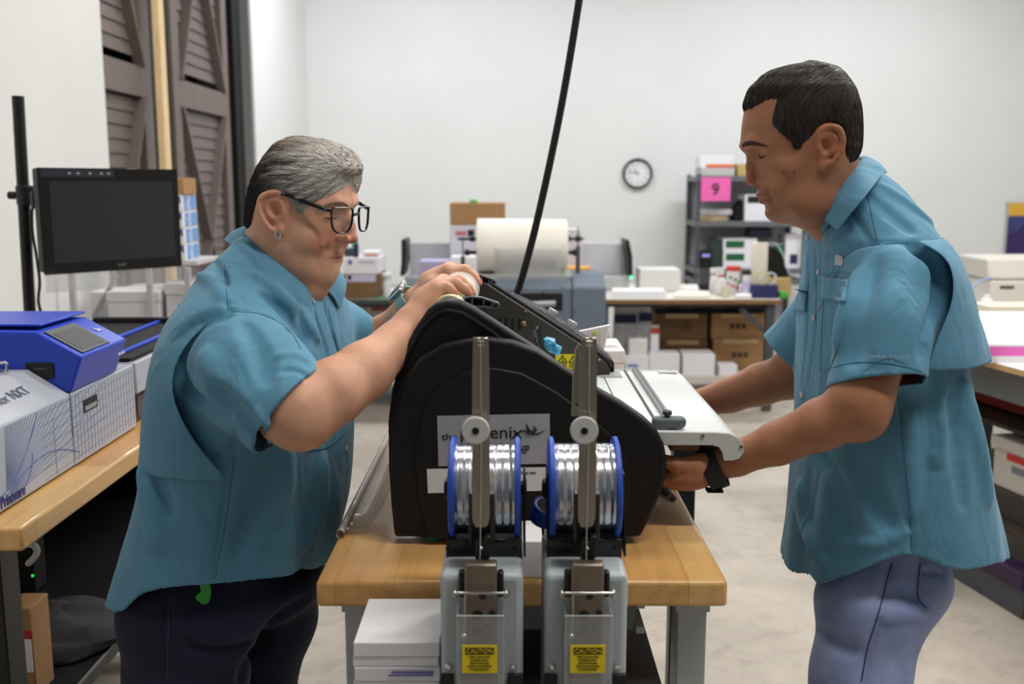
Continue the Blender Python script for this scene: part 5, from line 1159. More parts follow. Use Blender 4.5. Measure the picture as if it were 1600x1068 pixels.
# beige printer at the far end
BEI = mat('beige_plastic', (198, 194, 186), 0.5)
a = P(1546, 463, 5.0); b = P(1546, 404, 5.0)
t = thing('desktop_printer', 'beige desktop printer at the far end of the right table', 'printer', (a.x + 0.25, 5.2, ZRT))
zm_ = P(1546, 437, 5.0).z
MB().box((a.x, 5.0, ZRT), (a.x + 0.5, 5.36, zm_ - 0.003)).build('body', BEI, t, bevel=0.012, seg=3)
MB().prism([(a.x - 0.012, 5.0, zm_), (a.x - 0.008, 5.03, b.z), (a.x + 0.5, 5.03, b.z), (a.x + 0.51, 5.0, zm_)], (0, 0.33, 0)).build('top_cover', BEI, t, bevel=0.015, seg=3)
MB().box((a.x + 0.05, 4.997, zm_ - 0.045), (a.x + 0.12, 5.002, zm_ - 0.03)).build('slot', DGREY, t)
q = P(1542, 463, 4.9); bt = thing('plastic_bottle', 'small white bottle in front of the beige printer', 'bottle', (q.x, 4.9, ZRT))
MB().lathe([(0.03, 0), (0.032, 0.004), (0.032, 0.04), (0.016, 0.056)], (q.x, 4.9, ZRT), n=24).build('body', mat('bottle_clear', (226, 228, 236), 0.3, alpha=0.85), bt)
MB().lathe([(0.014, 0.056), (0.014, 0.07)], (q.x, 4.9, ZRT), n=16).build('cap', WHITEP, bt)
tag(MB().tube(spline([P(1516, 462, 4.95), P(1520, 448, 4.96), P(1532, 438, 4.97), P(1550, 434, 4.985)]), 0.005, 8).build('blue_tube', mat('tube_blue', (150, 168, 216), 0.4, alpha=0.8), None), 'thin blue tube arching beside the small white bottle', 'tube')
# under the table
ZU = 0.26
rthing('red_box', 'red box high under the right table', 'box', 0.35, 0.30, 0.60, 0.75, 0.8, 0.70, mat('box_red', (140, 42, 30), 0.6))
rbox(MB(), 0.1, 0.16, 0.575, 1.1, 0.88, 0.59).build('mid_shelf', mat('mid_shelf_brown', (52, 42, 38), 0.7), rt)
rthing('white_box', 'white box beside the red box under the right table', 'box', 0.85, 0.25, 0.592, 1.2, 0.7, 0.66, mat('dim_white', (190, 186, 190), 0.7))
t = rthing('white_carton', 'white lidded carton with a red label under the right table', 'box', 0.02, 0.16, 0.36, 0.32, 0.6, 0.505, mat('carton_white', (196, 190, 182), 0.7), parts=[('lid', (0.01, 0.15, 0.505, 0.33, 0.61, 0.545), mat('carton_white', (196, 190, 182), 0.7)), ('red_label', (0.08, 0.158, 0.47, 0.25, 0.161, 0.495), REDP), ('label_text', (0.08, 0.158, 0.43, 0.22, 0.161, 0.455), GREYM)])
rthing('dark_crate', 'dark crate carrying the white lidded carton under the right table', 'crate', 0.0, 0.14, ZU + 0.001, 0.34, 0.62, 0.359, mat('crate_brown', (58, 52, 48), 0.7))
# open paper tube
t = thing('paper_tube', 'thick reddish paper tube with a white open end under the right table', 'tube', R_(0.5, 0.2, ZU))
a = R_(0.40, 0.10, ZU + 0.056); b = R_(0.95, 0.30, ZU + 0.056); ax = (b - a).normalized(); L_ = (b - a).length
MB().lathe([(0.046, 0), (0.055, 0), (0.055, L_), (0.046, L_), (0.046, 0.0)], a, ax, 36, cap=False).build('tube_wall', mat('tube_red', (132, 66, 60), 0.6), t)
MB().lathe([(0.040, 0.002), (0.054, -0.001), (0.050, -0.002), (0.040, 0.0)], a, ax, 36, cap=False).build('white_end', PAPER, t)
rthing('purple_board', 'dark purple board on the floor edge under the right table', 'board', -0.05, 0.02, 0.10, 0.5, 0.10, 0.16, mat('board_purple', (52, 28, 66), 0.5)).location.z += 0
rbox(MB(), -0.05, 0.03, 0.0, 0.5, 0.09, 0.099).build('foot_block', DGREY, bpy.data.objects['purple_board'])
rthing('yellow_pad', 'yellow pad on the lower shelf before the paper tube', 'pad', 0.36, 0.085, ZU + 0.0005, 0.39, 0.2, ZU + 0.02, mat('pad_yellow', (206, 164, 60), 0.6))
# ------------------------------------------------------------------ smooth solid modelling: a distance grid meshed by surface nets
def smin(a, b, k):
    if k <= 0: return np.minimum(a, b)
    h = np.maximum(k - np.abs(a - b), 0) / k
    return np.minimum(a, b) - h * h * (k * 0.25)
def smax(a, b, k): return -smin(-a, -b, k)
def seg_t(x, y, z, a, b):
    ab = [b[i] - a[i] for i in range(3)]; L2 = sum(q * q for q in ab) + 1e-12
    t = np.clip(((x - a[0]) * ab[0] + (y - a[1]) * ab[1] + (z - a[2]) * ab[2]) / L2, 0, 1)
    d = np.sqrt((x - a[0] - t * ab[0]) ** 2 + (y - a[1] - t * ab[1]) ** 2 + (z - a[2] - t * ab[2]) ** 2)
    return t, d
class Field:
    def __init__(s, lo, hi, h):
        s.lo = np.array(lo, float); s.h = h
        s.n = np.ceil((np.array(hi) - s.lo) / h).astype(int) + 1
        s.A = np.full(tuple(s.n), 0.5, np.float32)
    def sub(s, lo, hi):
        a = np.clip(np.floor((np.array(lo) - s.lo) / s.h).astype(int), 0, s.n - 1); b = np.clip(np.ceil((np.array(hi) - s.lo) / s.h).astype(int) + 1, 1, s.n)
        b = np.maximum(b, a + 1)
        sl = tuple(slice(int(a[i]), int(b[i])) for i in range(3))
        g = [(s.lo[i] + s.h * np.arange(a[i], b[i])).astype(np.float32) for i in range(3)]
        return sl, g[0][:, None, None], g[1][None, :, None], g[2][None, None, :]
    def add(s, fn, lo, hi, k=0.0, op='u'):
        sl, x, y, z = s.sub(lo, hi); d = fn(x, y, z).astype(np.float32)
        if op == 'u': s.A[sl] = smin(s.A[sl], d, k)
        elif op == 's': s.A[sl] = smax(s.A[sl], -d, k)
        elif op == 'i': s.A[sl] = smax(s.A[sl], d, k)
    def cone(s, a, b, r0, r1, k=0.01, op='u'):
        m = max(r0, r1) + k + 4 * s.h
        lo = np.minimum(a, b) - m; hi = np.maximum(a, b) + m
        def fn(x, y, z):
            t, d = seg_t(x, y, z, a, b); return d - (r0 + (r1 - r0) * t)
        s.add(fn, lo, hi, k, op)
    def chain(s, pts, rs, k=0.006, op='u', k0=None):
        """A limb of tapering pieces; its own pieces join first, then the whole joins the field with k0."""
        rs = rs if isinstance(rs, (list, tuple)) else [rs] * len(pts)
        m = max(rs) + max(k, k0 or 0) + 4 * s.h
        P_ = np.array([list(p) for p in pts]); lo = P_.min(0) - m; hi = P_.max(0) + m
        def fn(x, y, z):
            D = None
            for i in range(len(pts) - 1):
                t, d = seg_t(x, y, z, pts[i], pts[i + 1]); d = d - (rs[i] + (rs[i + 1] - rs[i]) * t)
                D = d if D is None else smin(D, d, k * 0.6)
            return D
        s.add(fn, lo, hi, k if k0 is None else k0, op)
    def ell(s, c, r, M=None, k=0.006, op='u'):
        """Ellipsoid with radii r along the rows of M (three unit axes)."""
        r = np.array(r, float); m = r.max() + k + 4 * s.h; c = np.array(c, float)
        M = np.eye(3) if M is None else np.array(M)
        def fn(x, y, z):
            q = [((x - c[0]) * M[i][0] + (y - c[1]) * M[i][1] + (z - c[2]) * M[i][2]) for i in range(3)]
            k0 = np.sqrt(sum((q[i] / r[i]) ** 2 for i in range(3))); k1 = np.sqrt(sum((q[i] / r[i] ** 2) ** 2 for i in range(3))) + 1e-9
            return k0 * (k0 - 1) / k1
        s.add(fn, c - m, c + m, k, op)
    def sample(s, p):
        q = (np.atleast_2d(p) - s.lo) / s.h; q = np.clip(q, 0, s.n - 1.001); i = q.astype(int); f = q - i
        A = s.A; r = 0
        for dx in (0, 1):
            for dy in (0, 1):
                for dz in (0, 1):
                    w = (f[:, 0] if dx else 1 - f[:, 0]) * (f[:, 1] if dy else 1 - f[:, 1]) * (f[:, 2] if dz else 1 - f[:, 2])
                    r = r + w * A[i[:, 0] + dx, i[:, 1] + dy, i[:, 2] + dz]
        return r
    def hit(s, px, py):
        """First surface point of the field along the picture ray."""
        d = np.array(ray(px, py)); t = np.arange(1.0, 2.6, s.h * 0.5)
        p = np.array([0, 0, CAMZ]) + t[:, None] * d
        ins = np.all((p >= s.lo) & (p <= s.lo + s.h * (s.n - 1)), axis=1)
        v = np.where(ins, s.sample(p), 1.0); w = np.nonzero(v < 0)[0]
        return None if len(w) == 0 else p[w[0]]
    def march(s, start, d, L=0.4):
        d = np.array(d, float); t = np.arange(0, L, s.h * 0.25); p = np.array(start) + t[:, None] * d
        w = np.nonzero(s.sample(p) < 0)[0]; return p[w[0]] if len(w) else p[-1]
    def front(s, f, py, side, depth=0.0):
        """Point of the face at picture row py, side metres from the middle, sunk by depth."""
        z = P(f.opx, py, f.Y - 0.06 * math.sin(f.th)).z
        st = f.o + f.U * 0.16 + f.S * side; st.z = z
        return Vector(s.march(st, -f.U)) - f.U * depth
    def flank(s, f, px, py, depth=0.0, side=1):
        """Point on the side of the head seen at (px, py) on the viewer's side, sunk by depth; side=-1 mirrors it."""
        q = s.hit(px, py)
        q = Vector(q) - f.S * depth if q is not None else f.at(px, py, 0.07)
        return q if side > 0 else q - f.S * (2 * ((q - f.o).dot(f.S)))
    def crease(s, pts, r, depth, k=0.012, out=False, n=6):
        """A drawn line on the surface, sunk (or raised when out) by depth; the line is given by picture points."""
        pp = smooth_open(pts, n); hits = [s.hit(x, y) for x, y in pp]; hits = [q for q in hits if q is not None]
        if len(hits) < 2: return
        c = np.array([0, 0, CAMZ]); L = []
        for q in hits:
            v = (c - q) / np.linalg.norm(c - q); L.append(q + v * ((r - depth) * (1 if not out else -1)))
        m = len(L); rs = [r * (0.35 + 0.65 * math.sin(math.pi * min(1, (i + 0.5) / m)) ** 0.6) for i in range(m)]
        L2 = []
        for q, rr_, h_ in zip(L, rs, hits):
            v = (c - h_) / np.linalg.norm(c - h_); dd = depth * rr_ / r; L2.append(h_ + v * ((rr_ - dd) * (1 if not out else -1)))
        s.chain(L2, rs, k, 'u' if out else 's')
    def mesh(s, smooth=1):
        A = s.A; S = A < 0; c = np.zeros(tuple(s.n - 1), np.uint8)
        for dx in (0, 1):
            for dy in (0, 1):
                for dz in (0, 1): c += S[dx:s.n[0] - 1 + dx, dy:s.n[1] - 1 + dy, dz:s.n[2] - 1 + dz]
        act = (c > 0) & (c < 8); ijk = np.argwhere(act)
        V = np.stack([A[ijk[:, 0] + dx, ijk[:, 1] + dy, ijk[:, 2] + dz] for dx in (0, 1) for dy in (0, 1) for dz in (0, 1)], 1)
        cor = np.array([(dx, dy, dz) for dx in (0, 1) for dy in (0, 1) for dz in (0, 1)], float)
        acc = np.zeros((len(ijk), 3)); cnt = np.zeros(len(ijk))
        for a in range(8):
            for b in range(a + 1, 8):
                if np.abs(cor[a] - cor[b]).sum() != 1: continue
                va, vb = V[:, a], V[:, b]; m = (va < 0) != (vb < 0)
                t = np.where(m, va / np.where(m, va - vb, 1), 0)[:, None]
                acc += m[:, None] * (cor[a] + (cor[b] - cor[a]) * t); cnt += m
        verts = s.lo + s.h * (ijk + acc / cnt[:, None])
        idx = np.full(c.shape, -1, np.int32); idx[act] = np.arange(len(ijk))
        quads = []
        for ax in range(3):
            o = [(1, 2), (2, 0), (0, 1)][ax]
            sl0 = [slice(1, -1)] * 3; sl1 = [slice(1, -1)] * 3; sl0[ax] = slice(0, -1); sl1[ax] = slice(1, None)
            a, b = S[tuple(sl0)], S[tuple(sl1)]; e = np.argwhere(a != b)
            if not len(e): continue
            flip = a[e[:, 0], e[:, 1], e[:, 2]]
            base = e + 1; base[:, ax] -= 1
            q = []
            for d0, d1 in ((-1, -1), (0, -1), (0, 0), (-1, 0)):
                w = base.copy(); w[:, o[0]] += d0; w[:, o[1]] += d1; q.append(idx[w[:, 0], w[:, 1], w[:, 2]])
            q = np.stack(q, 1); q = np.where(flip[:, None], q, q[:, ::-1]); quads.append(q)
        quads = np.concatenate(quads); quads = quads[(quads >= 0).all(1)]
        for _ in range(smooth):
            n = len(verts); acc = np.zeros((n, 3)); cnt = np.zeros(n)
            for i in range(4):
                a, b = quads[:, i], quads[:, (i + 1) % 4]
                for d in range(3): acc[:, d] += np.bincount(a, verts[b, d], n)
                cnt += np.bincount(a, minlength=n)
                for d in range(3): acc[:, d] += np.bincount(b, verts[a, d], n)
                cnt += np.bincount(b, minlength=n)
            verts = verts * 0.4 + 0.6 * acc / np.maximum(cnt, 1)[:, None]
        return verts, quads
def smooth_open(pts, n=6):
    out = []
    for i in range(len(pts) - 1):
        p0, p1, p2, p3 = [np.array(pts[j], float) for j in (max(i - 1, 0), i, i + 1, min(i + 2, len(pts) - 1))]
        for j in range(n):
            t = j / n; out.append(tuple(0.5 * (2 * p1 + (p2 - p0) * t + (2 * p0 - 5 * p1 + 4 * p2 - p3) * t * t + (3 * p1 - p0 - 3 * p2 + p3) * t ** 3)))
    return out + [tuple(pts[-1])]
def np_mesh(name, verts, quads, m, parent, tint=None, smooth=True, label=None):
    off = np.array(BASE[parent.name]); me = bpy.data.meshes.new(name)
    me.vertices.add(len(verts)); me.vertices.foreach_set('co', (verts - off).astype(np.float32).ravel())
    k = quads.shape[1]
    me.loops.add(len(quads) * k); me.loops.foreach_set('vertex_index', quads.astype(np.int32).ravel())
    me.polygons.add(len(quads)); me.polygons.foreach_set('loop_start', (np.arange(len(quads)) * k).astype(np.int32))
    me.update(calc_edges=True); me.validate()
    if smooth: me.shade_smooth()
    if tint is not None:
        at = me.color_attributes.new('tint', 'FLOAT_COLOR', 'POINT')
        at.data.foreach_set('color', np.concatenate([tint, np.ones((len(tint), 1))], 1).astype(np.float32).ravel())
    me.materials.append(m); o = bpy.data.objects.new(name, me); C.objects.link(o); o.parent = parent; BASE[o.name] = Vector(off)
    if label: o['label'] = label
    return o
def compact(verts, quads):
    used = np.zeros(len(verts), bool); used[quads.ravel()] = True; mp = np.cumsum(used) - 1
    return verts[used], mp[quads], used
def tint_mat(name, rough=0.5, sss=0.0, var=0.10, vscale=60, bump=0.12, bscale=500, spec=0.4, sheen=0.0, wrinkle=0.0):
    m = mat(name, (200, 150, 120), rough, spec=spec, sss=sss, sheen=sheen)
    nt, b = nodes_of(m); at = nt.nodes.new('ShaderNodeAttribute'); at.attribute_name = 'tint'
    tc = nt.nodes.new('ShaderNodeTexCoord'); n = nt.nodes.new('ShaderNodeTexNoise'); n.inputs['Scale'].default_value = vscale; n.inputs['Detail'].default_value = 5
    nt.links.new(tc.outputs['Object'], n.inputs['Vector'])
    r = nt.nodes.new('ShaderNodeValToRGB'); r.color_ramp.elements[0].position = 0.3; r.color_ramp.elements[1].position = 0.7
    r.color_ramp.elements[0].color = (1 - var, 1 - var, 1 - var, 1); r.color_ramp.elements[1].color = (1, 1, 1, 1)
    nt.links.new(n.outputs['Fac'], r.inputs['Fac'])
    mx = nt.nodes.new('ShaderNodeMix'); mx.data_type = 'RGBA'; mx.blend_type = 'MULTIPLY'; mx.inputs[0].default_value = 1
    nt.links.new(at.outputs['Color'], mx.inputs[6]); nt.links.new(r.outputs['Color'], mx.inputs[7]); nt.links.new(mx.outputs[2], b.inputs['Base Color'])
    n2 = nt.nodes.new('ShaderNodeTexNoise'); n2.inputs['Scale'].default_value = bscale; n2.inputs['Detail'].default_value = 3
    nt.links.new(tc.outputs['Object'], n2.inputs['Vector'])
    bp = nt.nodes.new('ShaderNodeBump'); bp.inputs['Strength'].default_value = bump; bp.inputs['Distance'].default_value = 0.0015
    nt.links.new(n2.outputs['Fac'], bp.inputs['Height']); nt.links.new(bp.outputs['Normal'], b.inputs['Normal'])
    if wrinkle:
        mp = nt.nodes.new('ShaderNodeMapping'); mp.inputs['Scale'].default_value = (1, 1, 0.45); mp.inputs['Rotation'].default_value = (0.2, 0.35, 0)
        n3 = nt.nodes.new('ShaderNodeTexNoise'); n3.inputs['Scale'].default_value = 15; n3.inputs['Detail'].default_value = 2.5; n3.inputs['Distortion'].default_value = 0.8
        nt.links.new(tc.outputs['Object'], mp.inputs['Vector']); nt.links.new(mp.outputs['Vector'], n3.inputs['Vector'])
        b3 = nt.nodes.new('ShaderNodeBump'); b3.inputs['Strength'].default_value = wrinkle; b3.inputs['Distance'].default_value = 0.02
        nt.links.new(n3.outputs['Fac'], b3.inputs['Height']); nt.links.new(b3.outputs['Normal'], bp.inputs['Normal'])
    return m

class Frame:
    """Local axes of a head or trunk: u forward, s towards the viewer's side, w up; px measures convert at the frame's distance."""
    def __init__(s, opx, opy, Y, yaw, face):
        s.o = P(opx, opy, Y); s.opx, s.opy, s.Y = opx, opy, Y; s.th = math.radians(yaw); s.face = face
        s.k = FPX / ((s.o - Vector((0, 0, CAMZ))).dot(Vector((0, cp, -sp))))
        s.U = Vector((face * math.cos(s.th), -math.sin(s.th), 0)); s.S = Vector((-face * math.sin(s.th), -math.cos(s.th), 0)); s.W = Vector((0, 0, 1))
        s.M = [tuple(s.U), tuple(s.S), tuple(s.W)]
    def at(s, px, py, side=0.0):
        """World point whose picture position is about (px, py), lying side metres off the middle plane."""
        u = (s.face * (px - s.opx) / s.k + side * math.sin(s.th)) / math.cos(s.th)
        p = s.o + s.U * u + s.S * side
        q = P(px, py, p.y); p = Vector((p.x, p.y, q.z))
        p.x += (q.x - p.x) * 1.0
        return p
    def uw(s, x, y, z):
        return ((x - s.o.x) * s.U.x + (y - s.o.y) * s.U.y), ((x - s.o.x) * s.S.x + (y - s.o.y) * s.S.y), z - s.o.z
def poly_sd(px, pts):
    """Signed distance (negative inside) of 2-D arrays px=(a,b) to a polygon."""
    a, b = px; d = None; ins = np.zeros(np.broadcast(a, b).shape, bool)
    m = len(pts)
    for i in range(m):
        (x0, y0), (x1, y1) = pts[i], pts[(i + 1) % m]
        ex, ey = x1 - x0, y1 - y0; t = np.clip(((a - x0) * ex + (b - y0) * ey) / (ex * ex + ey * ey + 1e-12), 0, 1)
        q = (a - x0 - t * ex) ** 2 + (b - y0 - t * ey) ** 2; d = q if d is None else np.minimum(d, q)
        c = ((y0 > b) != (y1 > b)) & (a < (x1 - x0) * (b - y0) / (y1 - y0 + 1e-12) + x0); ins ^= c
    return np.sqrt(d) * np.where(ins, -1, 1)
class Slices:
    """Stack of rounded horizontal slices: rows of (py, px of one silhouette, px of the other, half width), seen in frame f."""
    def __init__(s, f, rows, cpx, pf=2.2, pb=2.1, dome=0.0):
        s.dome = dome
        s.f = f; rows = sorted(rows, key=lambda r: -r[0]); s.z = []; s.c = []; s.af = []; s.ab = []; s.b = []; s.p = []
        sn, cs = math.sin(f.th), math.cos(f.th); s.pf, s.pb = pf, pb
        for i, r in enumerate(rows):
            py, fr, bk, hw = r[:4]; cx = cpx if cpx else (fr + bk) / 2; s.p.append(r[4] if len(r) > 4 else pf)
            s.z.append(P(cx, py, f.Y).z)
            if cpx: s.af.append(s.fit(cx, fr, hw, s.p[-1], True)); s.ab.append(s.fit(cx, bk, hw, pb, False))
            else:
                cx = (fr + bk) / 2; sg_ = np.sign(fr - bk)
                for _ in range(4):
                    lo, hi = 0.25 * hw, 0.6
                    for _ in range(24):
                        m_ = (lo + hi) / 2; ef, eb = s.ext(cx, m_, hw, s.p[-1], pb, sg_)
                        if ef + eb > abs(fr - bk): hi = m_
                        else: lo = m_
                    cx = fr - sg_ * ef
                s.af.append(m_); s.ab.append(m_)
            s.b.append(hw); s.c.append(f.face * (cx - f.opx) / f.k)
        s.arr = [np.array(q) for q in (s.z, s.c, s.af, s.ab, s.b, s.p)]
    def ext(s, cx, a, b, pf, pb, sg_):
        """How far the outline of a slice reaches in the picture, in front of and behind its centre column."""
        f = s.f; az = np.linspace(0, 2 * math.pi, 120); cu, sv = np.cos(az), np.sin(az); p = np.where(cu > 0, pf, pb); z = s.z[-1]
        r = 1 / ((np.abs(cu) / a) ** p + (np.abs(sv) / b) ** p) ** (1 / p); x0 = f.o.x + (cx - f.opx) / f.k
        X = x0 + f.U.x * cu * r + f.S.x * sv * r; Y = f.o.y + f.U.y * cu * r + f.S.y * sv * r
        px = (800 + FPX * X / (Y * cp - (z - CAMZ) * sp) - cx) * sg_; return float(px.max()), float((-px).max())
    def fit(s, cx, target, b, p, front):
        """Depth of the half slice whose outline, seen from the camera, just reaches the picture column target."""
        f = s.f; az = np.linspace(0, math.pi / 2, 60) if front else np.linspace(math.pi / 2, math.pi, 60)
        x0 = f.o.x + f.face * (f.face * (cx - f.opx) / f.k); z = s.z[-1]; cu, sv = np.cos(az), np.sin(az); lo, hi = 0.2 * b, 0.6
        side = np.sign(target - cx)
        for _ in range(26):
            a = (lo + hi) / 2; r = 1 / ((np.abs(cu) / a) ** p + (np.abs(sv) / b) ** p) ** (1 / p)
            best = -1e9
            for sg in (1, -1):
                X = x0 + f.U.x * cu * r + f.S.x * sv * r * sg; Y = f.o.y + f.U.y * cu * r + f.S.y * sv * r * sg
                best = max(best, float((side * (800 + FPX * X / (Y * cp - (z - CAMZ) * sp) - cx)).max()))
            if best > side * (target - cx): hi = a
            else: lo = a
        return (lo + hi) / 2
    def curves(s):
        Z = s.arr[0]; zz = np.linspace(Z[0], Z[-1], 240)
        def sm(v):
            q = np.interp(zz, Z, v); k = np.hanning(15); k /= k.sum(); return np.convolve(np.pad(q, 7, mode='edge'), k, 'valid')
        return (Z, zz) + tuple(sm(v) for v in s.arr[1:])
    def point(s, z, az, off=0.0):
        """Surface point at height z; az runs from 0 in front over the viewer's side (90 degrees) to the back."""
        Z, zz, c_, af_, ab_, b_, p_ = s.curves() if not hasattr(s, '_c') else s._c
        s._c = (Z, zz, c_, af_, ab_, b_, p_)
        c, af, ab, b, p = (np.interp(z, zz, q) for q in (c_, af_, ab_, b_, p_)); cu, sv = math.cos(az), math.sin(az)
        a = af if cu > 0 else ab; p = p if cu > 0 else s.pb
        r = 1.0 / ((abs(cu) / a) ** p + (abs(sv) / b) ** p) ** (1 / p) + off
        q = s.f.U * (cu * r) + s.f.S * (sv * r)
        return Vector((s.f.o.x + s.f.face * c + q.x, s.f.o.y + q.y, z))
    def fn(s, off=0.0, disp=None):
        Z, zz, c_, af_, ab_, b_, p_ = s.curves()
        def g(x, y, z):
            zr = z.ravel(); zc = np.clip(zr, Z[0], Z[-1])
            c = np.interp(zc, zz, c_)[None, None, :]; af = np.interp(zc, zz, af_)[None, None, :] + off
            ab = np.interp(zc, zz, ab_)[None, None, :] + off; b = np.interp(zc, zz, b_)[None, None, :] + off
            # the slice centre moves in the picture plane (world x)
            X = x - (s.f.o.x + s.f.face * c); Yv = y - s.f.o.y
            u = X * s.f.U.x + Yv * s.f.U.y; v = X * s.f.S.x + Yv * s.f.S.y
            a = np.where(u > 0, af, ab); p = np.where(u > 0, np.interp(zc, zz, p_)[None, None, :], s.pb)
            r = (np.abs(u / a) ** p + np.abs(v / b) ** p) ** (1 / p) + 1e-6
            rad = np.sqrt(u * u + v * v); d = rad * (1 - 1 / r)
            d = np.where(rad < 1e-4, -np.minimum(a, b), d)
            if disp is not None: d = d - disp(u, v, z, a, b)
            over = np.maximum((zr - Z[-1] - off)[None, None, :] + s.dome * rad * rad, (Z[0] - off - zr)[None, None, :])
            return smax(d, over.astype(np.float32), 0.012)
        return g
# ------------------------------------------------------------------ helpers for people
SKIN = tint_mat('skin', 0.52, sss=0.12, var=0.14, vscale=45, bump=0.2, bscale=420)
def srgb(c): return np.array(lin(c)[:3])
def hand(F, wrist, mcp, pip, dip, tip, thumb, rw=0.026, rf=0.0085, k=0.007):
    """Palm from the wrist to four knuckles, four bent fingers, a thumb from the palm's side."""
    for q in mcp: F.cone(wrist, q, rw * 0.62, rf * 1.35, k=0.014)
    for i in range(3): F.cone((mcp[i] + mcp[i + 1]) / 2 * 0.55 + wrist * 0.45, (mcp[i] + mcp[i + 1]) / 2, rf * 1.5, rf * 1.15, k=0.012)
    for i, (a, b, c, d) in enumerate(zip(mcp, pip, dip, tip)):
        s = (0.96, 1.0, 0.98, 0.84)[i]
        F.chain([a, b, c, d], [rf * 1.12 * s, rf * 1.04 * s, rf * 0.92 * s, rf * 0.80 * s], k=0.004, k0=0.005)
        F.ell(b, (rf * 1.12 * s,) * 3, k=0.004)
    F.chain([wrist * 0.55 + thumb[0] * 0.45, thumb[0], thumb[1], thumb[2]], [rw * 0.6, rf * 1.6, rf * 1.15, rf * 0.95], k=0.006, k0=0.008)
def f_at(f, px, py, s, side=1):
    """Picture measures of the near side; side=-1 mirrors the point to the far side of the head."""
    p = f.at(px, py, s)
    return p if side > 0 else p - f.S * (2 * ((p - f.o).dot(f.S)))
def mirror(f, p): return p - f.S * (2 * ((p - f.o).dot(f.S)))
def ear(F, f, rim, bowl, lobe, out0=0.000, out1=0.016):
    """Outer rim from the cheek round to the lobe, an inner fold, a sunk bowl, a lobe; both sides."""
    xs = [p[0] for p in rim]; x0, x1 = min(xs), max(xs)
    def pt(x, y, d=0.0):
        t = (x - x0) / (x1 - x0); t = t if f.face < 0 else 1 - t
        return F0.flank(f, x, y, -(out0 + (out1 - out0) * t) + d)
    F0 = F
    L = [pt(x, y, 0.001) for x, y in smooth_open(rim, 4)]
    cx_, cy_ = bowl
    inner = [pt(cx_ + (x - cx_) * 0.56, cy_ + (y - cy_) * 0.60, 0.003) for x, y in smooth_open(rim[3:-1], 3)]
    B = [pt(cx_, cy_ - 12, 0.006), pt(cx_ + 1, cy_, 0.006), pt(cx_ - 2 * f.face * -1, cy_ + 12, 0.006)]
    lb = pt(*lobe, 0.002); bw = pt(cx_ - f.face * -3, cy_ + 4, 0.0)
    tr = pt(x0 + 4 if f.face < 0 else x1 - 4, cy_ + 7, 0.001)
    for side in (1, -1):
        m_ = (lambda p: p) if side > 0 else (lambda p: mirror(f, p))
        for q in B: F.ell(m_(q), (0.013, 0.0045, 0.014), f.M, k=0.008)
        F.ell(m_(bw), (0.0075, 0.0065, 0.011), f.M, k=0.005, op='s')
        F.chain([m_(p) for p in L], 0.0040, k=0.004, k0=0.003)
        F.chain([m_(p) for p in inner], 0.0028, k=0.003, k0=0.004)
        F.ell(m_(lb), (0.0075, 0.0045, 0.010), f.M, k=0.005)
        F.ell(m_(tr), (0.004, 0.004, 0.006), f.M, k=0.004)
def mask(verts, c, r, soft=0.5):
    d = np.linalg.norm((verts - np.array(c)) / np.array(r), axis=1); return np.clip((1 - d) / soft, 0, 1)[:, None]
def paint(verts, base, spots):
    t = np.tile(srgb(base), (len(verts), 1))
    for c, r, col, amt in spots: m = mask(verts, c, r) * amt; t = t * (1 - m) + srgb(col) * m
    return t
def join_legs(verts, quads, tint, legs, col):
    """Legs and feet (inside the jeans and shoes) as part of the same body mesh."""
    mb = MB()
    for pts, rs in legs: mb.tube(pts, rs, 12)
    q = [f for f in mb.f if len(f) == 4]; v = np.array(mb.v)
    return np.concatenate([verts, v]), np.concatenate([quads, np.array(q) + len(verts)]), np.concatenate([tint, np.tile(srgb(col), (len(v), 1))])
def bvh_of(o):
    dg = bpy.context.evaluated_depsgraph_get(); dg.update(); e = o.evaluated_get(dg); me = e.to_mesh(); mw = o.matrix_world if o.parent is None else Matrix.Translation(BASE[o.name])
    b = BVHTree.FromPolygons([mw @ v.co for v in me.vertices], [tuple(p.vertices) for p in me.polygons]); e.to_mesh_clear(); return b
EYE = Vector((0, 0, CAMZ))
def on(b, px, py, lift=0.0):
    d = ray(px, py).normalized(); h = b.ray_cast(EYE, d)
    if h[0] is None: return None, None
    n = h[1] if h[1].dot(d) < 0 else -h[1]
    return h[0] + n * lift, n
def patch(b, corners, nu, nv, lift, name, m, parent, tint=None, thick=0.0015, label=None):
    """A sewn-on piece: a grid between four picture corners laid on the surface below."""
    a, b_, c, d = [np.array(q, float) for q in corners]; rows = []; last = None
    for j in range(nv + 1):
        row = []
        for i in range(nu + 1):
            u, v = i / nu, j / nv; q = (a * (1 - u) + b_ * u) * (1 - v) + (d * (1 - u) + c * u) * v
            p, n = on(b, q[0], q[1], lift); p = p if p is not None else (last if last is not None else P(q[0], q[1], 1.6)); last = p; row.append(p)
        rows.append(row)
    o = MB().grid(rows).build(name, m, parent, solid=thick, label=label)
    if tint is not None:
        at = o.data.color_attributes.new('tint', 'FLOAT_COLOR', 'POINT')
        at.data.foreach_set('color', np.tile(np.append(srgb(tint), 1), len(o.data.vertices)).astype(np.float32))
    return o
def seam(b, pts, r, name, m, parent, lift=0.0, n=6, label=None):
    L = []
    for q in smooth_open(pts, n):
        p, nn = on(b, q[0], q[1], lift)
        if p is not None: L.append(p)
    return MB().tube(L, r, 6).build(name, m, parent, label=label) if len(L) > 1 else None
def tinted(o, col):
    at = o.data.color_attributes.new('tint', 'FLOAT_COLOR', 'POINT')
    at.data.foreach_set('color', np.tile(np.append(srgb(col), 1), len(o.data.vertices)).astype(np.float32)); return o

